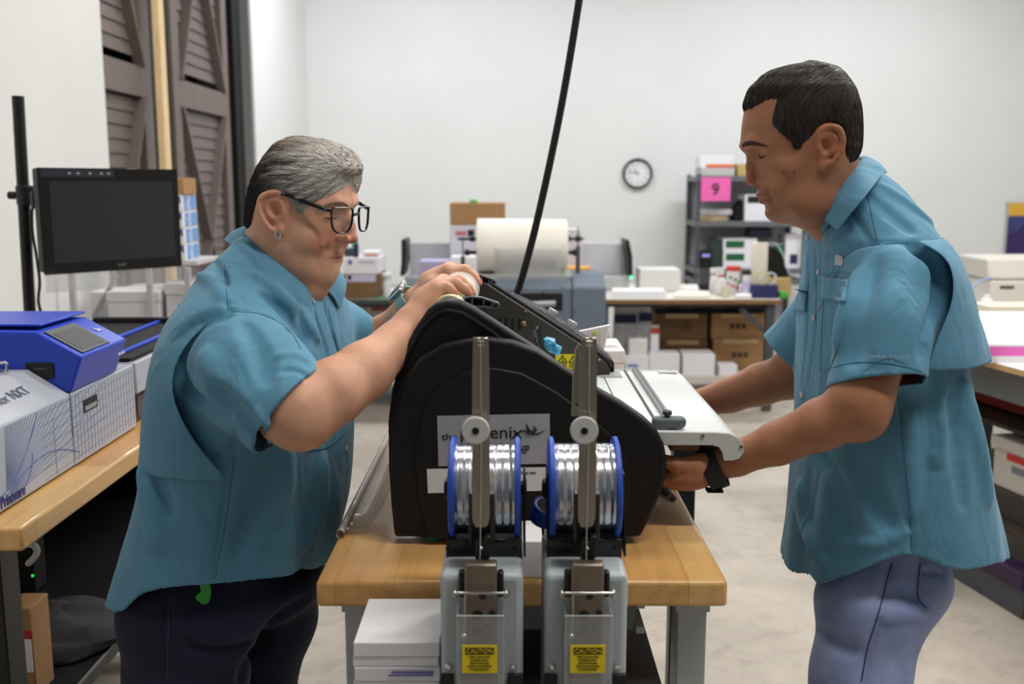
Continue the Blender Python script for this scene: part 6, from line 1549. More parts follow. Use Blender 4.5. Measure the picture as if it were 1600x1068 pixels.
HAIR = tint_mat('hair', 0.5, var=0.25, vscale=220, bump=0.35, bscale=260, spec=0.5)
def hair(f, sl, region, th, taper, lo, hi, colour, flow, parent, count, length, seed, th_fn=None, h=0.002, rad=0.00045, lift=0.0008, outer=None):
    """Hair cap thickening away from the hairline, with fine strands lying along it."""
    F = Field(lo, hi, h); pts = []
    for px, py, s in region:
        p = f.at(px, py, s); d = p - f.o; pts.append((d.dot(f.U), p.z - f.o.z))
    base = sl.fn(); of = outer.fn() if outer else None
    def fn(x, y, z):
        u, s, w = f.uw(x, y, z); d = base(x, y, z)
        if of is not None:
            sd = poly_sd((u + 0 * z, w + 0 * x + 0 * y), pts); t = np.clip(-sd / taper, 0, 1); t = t * (2 - t); e = of(x, y, z)
            if th_fn is not None: e = e - th_fn(u, s, w)
            return e * t + d * (1 - t) + np.where(sd > 0, np.minimum(0.006, sd * 0.5), 0)
        g = np.gradient(d, h); d = d / np.clip(np.sqrt(g[0] ** 2 + g[1] ** 2 + g[2] ** 2), 0.4, 3)
        sd = poly_sd((u + 0 * z, w + 0 * x + 0 * y), pts); t = np.clip(-sd / taper, 0, 1); t = t * (2 - t)
        T = th if th_fn is None else th_fn(u, s, w)
        return d - T * t + np.where(sd > 0, np.minimum(0.006, sd * 0.5), 0)
    F.add(fn, F.lo, F.lo + F.h * (F.n - 1), 0.0)
    v, q = F.mesh(1)
    rel = v - np.array(f.o); uu = rel @ np.array(f.U); ss = rel @ np.array(f.S); ww = rel[:, 2]
    sdv = poly_sd((uu, ww), pts)
    keep = sdv < 0.001
    bad = ~keep[q].any(1); v, q, used = compact(v, q[~bad]); uu, ss, ww, sdv = uu[used], ss[used], ww[used], sdv[used]
    cap = np_mesh('hair', v, q, HAIR, parent, colour(uu, ss, ww) * 0.72)
    b = BVHTree.FromPolygons([Vector(p) for p in v], [tuple(int(i) for i in f_) for f_ in q])
    rg = np.random.RandomState(seed); cand = np.nonzero(sdv < -0.001)[0]; vs = []; fs = []; cols = []
    for i in rg.choice(cand, count):
        p = Vector(v[i]); L = length * rg.uniform(0.6, 1.25); n_ = 5; path = []; dirn = None
        jit = Vector(rg.normal(0, 0.22, 3))
        for k in range(n_ + 1):
            loc, nor, _, _ = b.find_nearest(p)
            if loc is None: break
            rel_ = loc - f.o; out = nor if nor.dot(rel_) > 0 else -nor
            path.append(loc + out * (lift * (0.3 + 1.2 * k / n_)))
            d = flow(rel_.dot(f.U), rel_.dot(f.S), rel_.z) + jit * 0.5; d = d - out * d.dot(out)
            if d.length < 1e-6: break
            p = loc + d.normalized() * (L / n_)
        if len(path) < 3: continue
        c = colour(np.array([(path[0] - f.o).dot(f.U)]), np.array([0.0]), np.array([path[0].z - f.o.z]))[0] * rg.uniform(0.55, 1.6)
        base_ = len(vs); m_ = len(path)
        for k, q_ in enumerate(path):
            t_ = (path[min(k + 1, m_ - 1)] - path[max(k - 1, 0)]).normalized(); a_ = t_.orthogonal().normalized(); b_ = t_.cross(a_); r_ = rad * (1 - 0.75 * k / (m_ - 1))
            for j in range(3):
                an = 2.094 * j; vs.append(q_ + (a_ * math.cos(an) + b_ * math.sin(an)) * r_); cols.append(c)
        for k in range(m_ - 1):
            for j in range(3): fs.append((base_ + 3 * k + j, base_ + 3 * k + (j + 1) % 3, base_ + 3 * k + 3 + (j + 1) % 3, base_ + 3 * k + 3 + j))
    np_mesh('hair_strands', np.array([tuple(p) for p in vs]), np.array(fs), HAIR, cap, np.array(cols))
    return cap, b
def brow_hairs(F, f, pts, parent, col, seed, w=4.0, name='eyebrow', length=0.007):
    """Short hairs along a line of (row, side) pairs on the face."""
    rg = np.random.RandomState(seed); mb = MB(); L = smooth_open(pts, 8); dz = 1.0 / f.k
    for i in range(len(L) - 1):
        for _ in range(16):
            py, sd = L[i]; py += rg.uniform(-w, w) * 0.5 * math.sin(math.pi * (0.15 + 0.8 * i / len(L))); sd += rg.uniform(-0.001, 0.001)
            sgn = 1 if sd > 0 else -1
            a = F.front(f, py, sd, -0.0004); b = F.front(f, py - 2.0 + 3.5 * i / len(L), sd + sgn * length * 0.8, -0.0009)
            mb.tube([a, b], [0.00045, 0.00015], 4)
    return mb.build(name, col, parent, smooth=True)
def legs_field(lo, hi, parts, h=0.005):
    F = Field(lo, hi, h)
    for pts, rs, k in parts: F.chain(pts, rs, k=0.03, k0=k)
    return F
SHOE = mat('dark_shoe', (30, 28, 28), 0.5)
def shoe(x, y, face, parent, yaw=0.0):
    rows = []
    for t, w, hgt in ((-0.09, .030, .075), (-0.075, .036, .085), (-0.03, .037, .088), (0.03, .040, .070), (0.09, .046, .052), (0.14, .042, .042), (0.17, .028, .034), (0.18, .012, .026)):
        c = Vector((x + face * t, y - face * t * 0.2, 0)); rows.append([c + Vector((0, w * math.cos(a), 0.004 + (hgt - 0.004) * (0.5 + 0.5 * math.sin(a)) if math.sin(a) > -0.6 else 0.004)) for a in [2 * math.pi * k / 20 for k in range(20)]])
    MB().ring(rows).build('shoe', SHOE, parent)

# ------------------------------------------------------------------ the man at the right
HM = Frame(1262, 240, 1.65, -4, -1)
man_rows = [(100.5, 1258, 1268, .010), (103, 1248, 1276, .026), (109, 1222, 1297, .046), (120, 1196, 1315, .061), (140, 1175, 1331, .072), (168, 1163, 1340, .0765), (195, 1158.5, 1342, .0785, 2.1), (215, 1157, 1342, .079, 2.05),
            (228, 1158, 1341, .0775, 1.95), (243, 1168, 1338, .076, 1.85), (258, 1177, 1334, .0745, 1.8), (280, 1182, 1326, .071, 1.75), (297, 1183.5, 1318, .067, 1.75), (309, 1187, 1312, .064, 1.75), (324, 1194.5, 1304, .060, 1.8), (336, 1201, 1296, .054, 1.9), (346, 1215, 1288, .044), (353, 1238, 1280, .028)]
head_m = Slices(HM, man_rows, 1266, pf=2.2, pb=2.1, dome=3.2)
FM = Field((0.06, 1.36, 0.92), (0.80, 2.14, 1.66), 0.0023)
hp = np.array(HM.o)
FM.add(head_m.fn(), hp - [0.17, 0.17, 0.17], hp + [0.17, 0.17, 0.17], 0.0)
def A(px, py, s=0.0, side=1): return f_at(HM, px, py, s, side)
def face_base(F, f, py_brow, py_eye, es, sock, ball):
    """Brow ridge, eye sockets, lidded eyes on both sides."""
    for sd in (1, -1):
        F.chain([F.front(f, py_brow + 3, .011 * sd, .005), F.front(f, py_brow - 1, .030 * sd, .0045), F.front(f, py_brow + 4, .050 * sd, .0045)], [.0055, .0065, .0045], k=.014)
    ce = {sd: F.front(f, py_eye, es * sd, -0.004) for sd in (1, -1)}
    for sd in (1, -1): F.ell(ce[sd], sock, f.M, k=.012, op='s')
    ce = {sd: F.front(f, py_eye - 0.5, es * sd, 0.0088) for sd in (1, -1)}
    for sd in (1, -1): F.ell(ce[sd], ball, f.M, k=.004)
face_base(FM, HM, 226, 243, .031, (.011, .016, .0095), (.0115, .0135, .0105))
FM.chain([A(1173, 241), A(1173, 260), A(1175, 277)], [.0062, .0080, .0100], k=.007)
FM.ell(A(1176, 282), (.0122, .0108, .0095), HM.M, k=.005)
for sd in (1, -1):
    FM.ell(A(1192, 282.5, .0145, sd), (.0110, .0072, .0086), HM.M, k=.003)
    FM.ell(A(1184, 292, .0075, sd), (.0060, .0034, .0038), HM.M, k=.003, op='s')
    FM.ell(FM.front(HM, 262, .046 * sd, .012), (.016, .018, .015), HM.M, k=.03)
    c = FM.flank(HM, 1268, 316, .010); FM.ell(c if sd > 0 else mirror(HM, c), (.030, .012, .022), HM.M, k=.03)
    FM.chain([FM.front(HM, 286, .018 * sd, -.001), FM.front(HM, 300, .026 * sd, -.001), FM.front(HM, 313, .029 * sd, -.001)], .0018, k=.012, op='s')
ear(FM, HM, [(1277, 238), (1276, 222), (1282, 205), (1295, 197.5), (1308, 202), (1313.5, 217), (1311, 234), (1303, 249), (1294, 258)], (1293, 224), (1287, 259))
FM.chain([FM.front(HM, 306, -.019, .002), FM.front(HM, 304, -.006, .0005), FM.front(HM, 304.5, 0, .0012), FM.front(HM, 304, .006, .0005), FM.front(HM, 306, .019, .002)], [.0026, .0046, .0046, .0046, .0026], k=.005)
FM.chain([FM.front(HM, 315, -.016, .002), FM.front(HM, 315.5, 0, .0006), FM.front(HM, 315, .016, .002)], [.003, .0058, .003], k=.005)
FM.chain([FM.front(HM, 311, -.026, -.0004), FM.front(HM, 310.5, -.012, -.0002), FM.front(HM, 310.8, 0, -.0002), FM.front(HM, 310.5, .012, -.0002), FM.front(HM, 311, .026, -.0004)], .0014, k=.0026, op='s')
FM.ell(FM.front(HM, 334, 0, .012), (.014, .019, .013), HM.M, k=.02)
FM.chain([FM.front(HM, 324, -.012, -.002), FM.front(HM, 325, 0, -.002), FM.front(HM, 324, .012, -.002)], .003, k=.01, op='s')
# neck, shoulders, arms
FM.chain([P(1292, 285, 1.66), P(1306, 330, 1.66), P(1338, 385, 1.66), P(1378, 450, 1.66)], [.058, .050, .042, .04], k=.03, k0=.02)
FM.chain([P(1268, 332, 1.65), P(1306, 350, 1.66)], [.022, .02], k=.02)
SHn, ELn, WRn = P(1392, 460, 1.52), P(1347, 640, 1.45), P(1128, 719, 1.545)
SHf, ELf, WRf = P(1330, 460, 1.82), P(1238, 585, 1.93), P(1085, 632, 1.985)
FM.chain([P(1376, 450, 1.66), SHn], [.04, .04], k=.03)
FM.chain([P(1376, 450, 1.66), SHf], [.04, .04], k=.03)
FM.chain([SHn, P(1374, 540, 1.475), P(1346, 625, 1.452)], [.040, .044, .042], k=.02)
FM.chain([P(1346, 622, 1.452), P(1348, 654, 1.45)], [.042, .032], k=.02)
FM.chain([P(1340, 640, 1.452), P(1285, 662, 1.475), P(1215, 692, 1.51), P(1150, 716, 1.54), WRn], [.039, .038, .0325, .0265, .026], k=.02, k0=.02)
FM.chain([SHf, P(1275, 520, 1.89), ELf], [.040, .042, .045], k=.02)
FM.chain([ELf, P(1190, 600, 1.95), P(1140, 617, 1.97), WRf], [.042, .041, .034, .028], k=.02)
FM.chain([P(1376, 450, 1.66), P(1390, 640, 1.66), P(1400, 800, 1.66)], [.05, .055, .06], k=.03)
FM.chain([P(1400, 740, 1.66), P(1375, 1040, 1.66)], [.06, .06], k=.03)
v3 = lambda L: [np.array(P(*q)) for q in L]
hand(FM, np.array(WRn), v3([(1052, 744, 1.535), (1050, 747, 1.555), (1050, 747, 1.577), (1052, 745, 1.597)]),
     v3([(1014, 748, 1.535), (1010, 751, 1.557), (1011, 751, 1.58), (1019, 748, 1.60)]), v3([(992, 738, 1.537), (986, 740, 1.558), (988, 740, 1.58), (998, 738, 1.60)]),
     v3([(984, 722, 1.537), (976, 723, 1.558), (979, 723, 1.58), (990, 722, 1.60)]), v3([(1088, 724, 1.527), (1056, 724, 1.522), (1026, 716, 1.526)]), rw=.033, rf=.0098)
FM.ell(P(1076, 740, 1.55), (.040, .036, .024), k=.02)
hand(FM, np.array(WRf), v3([(1020, 660, 1.95), (1018, 661, 1.97), (1018, 661, 1.99), (1020, 660, 2.01)]),
     v3([(990, 664, 1.95), (986, 666, 1.97), (987, 666, 1.99), (993, 664, 2.01)]), v3([(972, 658, 1.95), (966, 660, 1.97), (968, 660, 1.99), (976, 658, 2.01)]),
     v3([(964, 647, 1.95), (958, 648, 1.97), (960, 648, 1.99), (968, 647, 2.01)]), v3([(1055, 640, 1.935), (1030, 640, 1.93), (1008, 638, 1.935)]), rw=.030, rf=.009)
pm = thing('person', 'man in a teal short-sleeved shirt and pale jeans bending over the laminator', 'person', (P(1380, 900, 1.66).x, 1.66, 0))
verts, quads = FM.mesh(1)
lipc = (150, 84, 74)
FMc = FM
tint = paint(verts, (174, 120, 90), [(A(1215, 322, 0), (.060, .085, .036), (132, 98, 78), .5), (A(1196, 299, 0), (.014, .030, .008), (136, 102, 82), .3), (FM.front(HM, 305.5, 0), (.016, .023, .0050), lipc, .75), (FM.front(HM, 315, 0), (.016, .021, .0058), lipc, .75),
    (FM.flank(HM, 1294, 228), (.03, .03, .04), (188, 112, 86), .5), (A(1178, 281, 0), (.02, .022, .016), (178, 110, 82), .5),
    (FM.flank(HM, 1241, 268), (.0022,) * 3, (66, 42, 34), .9), (FM.flank(HM, 1224, 270), (.0022,) * 3, (66, 42, 34), .9)])
LNx, LFx = P(1352, 950, 1.56), P(1345, 950, 1.76)
legs_m = [([(LNx.x + .03, 1.60, .84), (LNx.x + .005, 1.57, .50), (LNx.x + .02, 1.565, .06)], [.05, .055, .04]), ([(LFx.x + .02, 1.74, .84), (LFx.x - .01, 1.77, .55), (LFx.x + .0, 1.77, .06)], [.05, .055, .04])]
verts, quads, tint = join_legs(verts, quads, tint, legs_m, (178, 124, 92))
body_m = np_mesh('body', verts, quads, SKIN, pm, tint)
MANB = mat('brow_brown', (84, 60, 48), 0.7)
MANH = mat('brow_dark', (52, 38, 32), 0.7)
for sd in (1, -1):
    brow_hairs(FM, HM, [(228.5, .012 * sd), (226, .026 * sd), (225.5, .040 * sd), (229.5, .052 * sd)], pm, MANB, 3, w=7)
    mb = MB().tube([FM.front(HM, y, s * sd, -0.0006) for y, s in ((245, .020), (247, .028), (247, .037), (244.5, .048))], [.0007, .0019, .0017, .0006], 6).build('eyelashes', MANH, pm)
def man_col(u, s, w):
    c = np.tile(srgb((52, 40, 34)), (len(u), 1)); t = np.clip((-w + .0) / .06, 0, 1)[:, None]; c = c * (1 - t) + srgb((74, 58, 48)) * t
    return c
reg_m = [(1150, 168, 0), (1158, 173, 0.0), (1172, 170, .025), (1186, 162, .045), (1205, 153, .06), (1216, 154, .065), (1210, 174, .068), (1208, 192, .07), (1222, 208, .074), (1236, 218, .076), (1241, 232, .077), (1250, 233, .077), (1256, 222, .077), (1266, 214, .077), (1274, 205, .077), (1284, 196, .077), (1300, 192, .077), (1316, 202, .07), (1318, 222, .06), (1318, 240, .05), (1326, 254, .04), (1360, 250, 0), (1365, 150, 0), (1300, 80, 0), (1200, 85, 0), (1150, 130, 0)]
def flow_m(u, s, w):
    top = min(1, max(0, (w - .06) / .05))
    return HM.U * (0.8 * top - 0.25 * (1 - top)) + HM.W * (-0.35 * top - 0.9 * (1 - top)) + HM.S * (0.3 * top * (1 if s > 0 else -1))
hair(HM, head_m, reg_m, .0062, .022, hp - np.array([.16, .16, .10]), hp + np.array([.16, .16, .17]), man_col, flow_m, pm, 3800, .014, 5)

# ---- shirt
TEAL = tint_mat('teal_cotton', 0.72, var=0.05, vscale=25, bump=0.10, bscale=900, spec=0.25, sheen=0.15, wrinkle=0.5)
SHIRTC = (90, 145, 174)
TM = Frame(1372, 560, 1.66, 5, -1)
shirt_rows_m = [(258, 1312, 1360, .046), (268, 1304, 1376, .058), (284, 1294, 1400, .074), (305, 1280, 1422, .092), (330, 1266, 1444, .116), (358, 1259, 1464, .142), (385, 1256, 1483, .163), (430, 1251, 1496, .176), (480, 1245, 1506, .180), (560, 1242, 1517, .182), (640, 1240, 1533, .186), (740, 1237, 1557, .190), (830, 1229, 1576, .196), (880, 1222, 1585, .198), (920, 1219, 1588, .20), (960, 1219, 1588, .20)]
tors_m = Slices(TM, shirt_rows_m, None, pf=2.4, pb=2.3)
def drape_m(u, v, z, a, b):
    az = np.arctan2(v, u); low = np.clip((1.20 - z) / 0.35, 0, 1)
    return (0.0045 * np.sin(az * 6 + 1.2 + z * 3) + 0.003 * np.sin(az * 11 + 3 * np.sin(z * 9))) * low + 0.0015 * np.sin(z * 55 + az * 4) * np.clip((z - 1.1) / 0.1, 0, 1)
FS = Field((0.28, 1.30, 0.72), (0.88, 2.06, 1.52), 0.0028)
FS.add(tors_m.fn(0.0, drape_m), FS.lo, FS.lo + FS.h * (FS.n - 1), 0.0)
hem_x = [1215, 1222, 1245, 1270, 1300, 1330, 1360, 1390, 1420, 1445, 1470, 1500, 1530, 1560, 1583, 1600]
hem_y = [878, 881, 900, 907, 906, 898, 884, 871, 866, 871, 884, 891, 888, 878, 866, 862]
class Hem:
    def __init__(s, F, xs, ys, Y):
        L = []
        for x, y in zip(xs, ys):
            q = F.hit(x, y); L.append(tuple(q) if q is not None else tuple(P(x, y, Y)))
        L.sort(); X0, Z0 = np.array([q[0] for q in L]), np.array([q[2] for q in L])
        s.X = np.linspace(X0[0], X0[-1], 120); k = np.hanning(15); k /= k.sum(); s.Z = np.convolve(np.pad(np.interp(s.X, X0, Z0), 7, mode='edge'), k, 'valid')
    def __call__(s, x, y, z): return (np.interp(x.ravel(), s.X, s.Z)[:, None, None] - z).astype(np.float32) + 0 * y
def sleeve(F, pts, rs, plane_p, plane_n, k):
    m = max(rs) + 0.06; P_ = np.array([list(q) for q in pts]); lo = P_.min(0) - m; hi = P_.max(0) + m
    pn = np.array(plane_n, float); pn /= np.linalg.norm(pn)
    def fn(x, y, z):
        D = None
        for i in range(len(pts) - 1):
            t, d = seg_t(x, y, z, pts[i], pts[i + 1]); d = d - (rs[i] + (rs[i + 1] - rs[i]) * t); D = d if D is None else smin(D, d, 0.02)
        pl = (x - plane_p[0]) * pn[0] + (y - plane_p[1]) * pn[1] + (z - plane_p[2]) * pn[2]
        return np.maximum(D, pl)
    F.add(fn, lo, hi, k); return (np.array(plane_p), pn, fn)
def close_cuts(F, cuts, hem, h):
    """Cut the hem, mesh the cloth, then take away the faces that close the hem and the cuffs."""
    T0 = F.A.copy(); sl, x, y, z = F.sub(F.lo, F.lo + F.h * (F.n - 1)); F.A = np.maximum(F.A, hem(x, y, z))
    v, q = F.mesh(1); G = Field(F.lo, F.lo + F.h * 2, F.h); G.A = T0; G.n = F.n
    hz = np.interp(v[:, 0], hem.X, hem.Z); on_ = (np.abs(hz - v[:, 2]) < 1.3 * h) & (G.sample(v) < -1.5 * h)
    for p, n, fn in cuts:
        idx = np.nonzero(np.abs((v - p) @ n) < 1.1 * h)[0]
        for i in idx:
            a, b, c = v[i] - n * 3 * h
            if float(fn(np.array([[[a]]]), np.array([[[b]]]), np.array([[[c]]])).ravel()[0]) < -2.0 * h: on_[i] = True
    v2, q2, used = compact(v, q[~on_[q].any(1)]); return v2, q2
cuts = [sleeve(FS, [P(1394, 450, 1.525), P(1380, 515, 1.485), P(1364, 650, 1.45)], [.066, .067, .073], P(1366, 597, 1.45), (0.06, -0.42, -1), .028),
        sleeve(FS, [P(1335, 455, 1.82), P(1280, 510, 1.88), P(1210, 580, 1.945)], [.066, .064, .066], P(1221, 548, 1.93), (-0.62, 0.2, -0.75), .03)]
hem_m = Hem(FS, hem_x, hem_y, 1.66)
for pts, r, dep, out in (
        ([(1316, 300), (1330, 330), (1348, 362), (1362, 380)], .006, .0022, False), ([(1300, 425), (1318, 398), (1350, 382), (1400, 378), (1425, 382)], .005, .0022, False),
        ([(1408, 612), (1412, 700), (1418, 780), (1424, 862)], .006, .0025, False), ([(1425, 640), (1421, 720), (1426, 800)], .014, .004, True),
        ([(1455, 570), (1470, 640), (1462, 720)], .016, .004, True), ([(1500, 600), (1520, 690), (1540, 780)], .018, .004, True), ([(1490, 620), (1500, 700), (1508, 790)], .014, .003, False),
        ([(1270, 700), (1300, 760), (1320, 830)], .02, .005, False), ([(1255, 760), (1270, 830), (1290, 880)], .018, .004, True), ([(1330, 700), (1360, 780), (1385, 820)], .018, .004, False), ([(1345, 850), (1380, 845), (1415, 830)], .010, .003, True),
        ([(1370, 405), (1350, 470), (1328, 560)], .020, .0018, False), ([(1400, 400), (1392, 480), (1378, 560)], .020, .0016, True), ([(1345, 430), (1330, 480), (1312, 540)], .016, .0018, True),
        ([(1290, 400), (1310, 380), (1335, 372)], .008, .002, True), ([(1350, 300), (1390, 330), (1425, 360)], .010, .002, False), ([(1375, 290), (1415, 318), (1455, 350)], .008, .002, True),
        ([(1428, 386), (1456, 402), (1470, 430), (1466, 470), (1452, 520), (1442, 556)], .016, .013, False), ([(1274, 395), (1275, 450), (1273, 520), (1262, 600)], .004, .0016, False), ([(1262, 395), (1262, 450), (1260, 520), (1252, 600)], .004, .0016, False)):
    FS.crease(pts, r, dep * (1.35 if r > .008 else 1), k=r * 0.75, out=out)
v2, q2 = close_cuts(FS, cuts, hem_m, FS.h)
shirt_m = np_mesh('shirt', v2, q2, TEAL, pm, np.tile(srgb(SHIRTC), (len(v2), 1)))
sol = shirt_m.modifiers.new('cloth', 'SOLIDIFY'); sol.thickness = 0.0025; sol.offset = -1
bs = bvh_of(shirt_m)
def project(p): # picture position of a world point
    d = p - EYE; dep = d.y * cp - d.z * sp; return 800 + FPX * d.x / dep, 534 - FPX * (d.y * sp + d.z * cp) / dep
def az_at(sl, z, px, lo=55, hi=128, off=0.0):
    best = None
    for a in np.linspace(math.radians(lo), math.radians(hi), 130):
        e = abs(project(sl.point(z, a, off))[0] - px)
        if best is None or e < best[0]: best = (e, a)
    return best[1]
# back vent flap: a loose second layer over the shoulder blades
def cape(sl, edge, zs_py, Yp, offs, far_az, parent, col, wave=0.002):
    rows = []
    for (py, px), off in zip(edge, offs):
        z = P(px, py, Yp).z; a0 = az_at(sl, z, px, off=off); a1 = math.radians(far_az)
        rows.append([sl.point(z, a0 + (a1 - a0) * k / 40, off + wave * math.sin(k * 0.9 + py * 0.02) * (off > 0.008) + 0.008 * max(0, 1 - k / 4)) for k in range(41)])
    o = MB().grid(rows).build('back_vent_flap', TEAL, parent, sub=1, solid=0.0025); return tinted(o, col)
cape(tors_m, [(370, 1424), (378, 1446), (392, 1468), (412, 1481), (440, 1484), (468, 1478), (500, 1464), (528, 1452), (552, 1442)], None, 1.60, [.004, .008, .012, .016, .020, .024, .028, .031, .033], 268, shirt_m, SHIRTC)
# collar
def collar(f, near, parent, col, name='collar'):
    up = [f_at(f, *a) for a, b in near] ; lo_ = [f_at(f, *b) for a, b in near]
    U_ = up + [mirror(f, p) for p in reversed(up[:-1])]; L_ = lo_ + [mirror(f, p) for p in reversed(lo_[:-1])]
    U_, L_ = spline(U_, 5), spline(L_, 5); rows = []
    for t in (0, .12, .3, .55, .8, 1):
        row = []
        for a, b in zip(U_, L_):
            m_ = a * (1 - t) + b * t; o_ = Vector((m_.x - f.o.x, m_.y - f.o.y, 0)); o_.normalize(); row.append(m_ + o_ * (0.006 * math.sin(math.pi * min(1, t * 1.2))) )
        rows.append(row)
    inner = [[p - Vector((p.x - f.o.x, p.y - f.o.y, 0)).normalized() * 0.005 - Vector((0, 0, d)) for p in rows[0]] for d in (0.0, 0.018, 0.034)]
    o = MB().grid(list(reversed(inner)) + rows).build(name, TEAL, parent, sub=1, solid=0.003); return tinted(o, col)
NKM = Frame(1318, 300, 1.66, 2, -1)
collar(NKM, [((1282, 337, .044), (1309, 361, .100)), ((1304, 306, .064), (1335, 328, .122)), ((1328, 275, .062), (1358, 300, .118)), ((1345, 253, .036), (1376, 277, .070)), ((1351, 244, 0), (1384, 268, 0))], shirt_m, SHIRTC)
BTN = mat('button_pearl', (196, 196, 190), 0.3)
def button(b, px, py, r, parent):
    p, n = on(b, px, py, 0.0006)
    if p is None: return
    o = MB().lathe([(r * .55, .0006), (r * .8, .0016), (r, .0014), (r, 0), (0.0004, 0)], p, n, 16, cap=False).lathe([(r * .6, .0008), (0.0003, .0008)], p, n, 16, cap=False).build('button', BTN, parent)
for x, y in ((1279, 425), (1272, 496), (1262, 372), (1253, 616)): button(bs, x, y, .0048, shirt_m)
o = patch(bs, [(1287, 432), (1326, 437), (1322, 474), (1284, 466)], 8, 8, .0022, 'pocket_flap', TEAL, shirt_m, SHIRTC)
o = patch(bs, [(1243, 452), (1262, 455), (1260, 488), (1242, 484)], 6, 6, .0022, 'pocket_flap', TEAL, shirt_m, SHIRTC)
for L in ([(1287, 470), (1284, 520), (1282, 580)], [(1322, 476), (1312, 530), (1296, 580)]): o = seam(bs, L, .0011, 'pocket_seam', TEAL, shirt_m, .0004); tinted(o, SHIRTC)
for x, y in ((1284, 474), (1244, 568)):
    p, n = on(bs, x, y, .002); MB().tube([p, p + Vector((-.003, -.001, -.006)), p + Vector((-.002, -.001, -.012))], .0014, 8).build('zip_pull', STEEL, shirt_m)
lbm = patch(bs, [(1307, 397), (1318, 399), (1316, 416), (1305, 413)], 4, 4, .0012, 'sewn_label', mat('label_cloth', (196, 200, 206), 0.7), shirt_m, label='small white sewn label')
p, n = on(bs, 1388, 557, .0012)
text_obj('OMNI-SHADE', shirt_m, p, width=.062, height=.0048, m=mat('tape_silver', (150, 172, 184), 0.5), normal=n, name='sleeve_lettering')
o = seam(bs, [(1291, 577), (1330, 567), (1375, 566), (1410, 572), (1440, 580)], .0008, 'cuff_seam', TEAL, shirt_m, .0002); tinted(o, (52, 110, 136))
for L in ([(1354, 298), (1362, 338), (1371, 374)], [(1303, 440), (1318, 405), (1350, 385), (1418, 379)], [(1404, 618), (1412, 700), (1420, 780), (1425, 860)], [(1290, 430), (1310, 425), (1328, 428)]):
    o = seam(bs, L, .0007, 'shirt_seam', TEAL, shirt_m, .0001)
    if o: tinted(o, (54, 104, 132))
# ---- jeans, belt line, shoes
FJ = Field((0.30, 1.42, 0.03), (0.86, 1.98, 1.02), 0.005)
NL = lambda px, py, Y: P(px, py, Y)
FJ.chain([P(1382, 850, 1.61), P(1364, 940, 1.585), P(1342, 1068, 1.57)], [.08, .090, .075], k=.03)
FJ.chain([P(1342, 1060, 1.57), Vector((P(1342, 1060, 1.57).x - .01, 1.565, .48)), Vector((P(1342, 1060, 1.57).x + .03, 1.565, .06))], [.076, .060, .052], k=.03)
FJ.chain([P(1375, 850, 1.72), P(1352, 940, 1.755), P(1338, 1068, 1.765)], [.08, .088, .076], k=.03)
FJ.chain([P(1338, 1060, 1.765), Vector((P(1338, 1060, 1.765).x - .02, 1.77, .48)), Vector((P(1338, 1060, 1.765).x + .01, 1.77, .06))], [.076, .060, .052], k=.03)
FJ.ell(P(1418, 888, 1.64), (.060, .12, .06), k=.05)
for pts, r, dep, out in (([(1395, 868), (1388, 900), (1372, 960), (1356, 1010), (1345, 1068)], .006, .0022, False), ([(1438, 866), (1435, 900), (1434, 932), (1446, 948)], .005, .002, False), ([(1442, 893), (1470, 893), (1474, 902)], .004, .0015, False), ([(1385, 965), (1410, 955), (1440, 958)], .010, .003, True), ([(1275, 985), (1300, 1000), (1330, 1015)], .012, .003, False), ([(1385, 930), (1405, 925), (1425, 930)], .009, .003, False)):
    FJ.crease(pts, r, dep, k=r * 1.3, out=out)
vj, qj = FJ.mesh(1)
def denim(name, c1, c2, bump=0.25):
    m = mat(name, c1, 0.8, col2=c2, vscale=9, spec=0.2, sheen=0.1)
    nt, b = nodes_of(m); tc = nt.nodes.new('ShaderNodeTexCoord'); mp = nt.nodes.new('ShaderNodeMapping'); mp.inputs['Scale'].default_value = (700, 700, 160)
    n = nt.nodes.new('ShaderNodeTexNoise'); n.inputs['Scale'].default_value = 1; nt.links.new(tc.outputs['Object'], mp.inputs['Vector']); nt.links.new(mp.outputs['Vector'], n.inputs['Vector'])
    bp = nt.nodes.new('ShaderNodeBump'); bp.inputs['Strength'].default_value = bump; bp.inputs['Distance'].default_value = 0.001
    nt.links.new(n.outputs['Fac'], bp.inputs['Height']); nt.links.new(bp.outputs['Normal'], b.inputs['Normal']); return m
jeans_m = np_mesh('jeans', vj, qj, denim('pale_denim', (164, 178, 216), (112, 128, 178)), pm)
bj = bvh_of(jeans_m); STI = mat('denim_stitch', (70, 72, 110), 0.8)
seam(bj, [(1394, 880), (1387, 902), (1372, 960), (1356, 1010), (1346, 1064)], .0013, 'side_stitch', STI, jeans_m)
seam(bj, [(1438, 880), (1435, 902), (1434, 932), (1446, 949)], .0012, 'pocket_stitch', STI, jeans_m)
shoe(P(1342, 1060, 1.57).x + .01, 1.565, -1, pm); shoe(P(1338, 1060, 1.765).x - .01, 1.77, -1, pm)
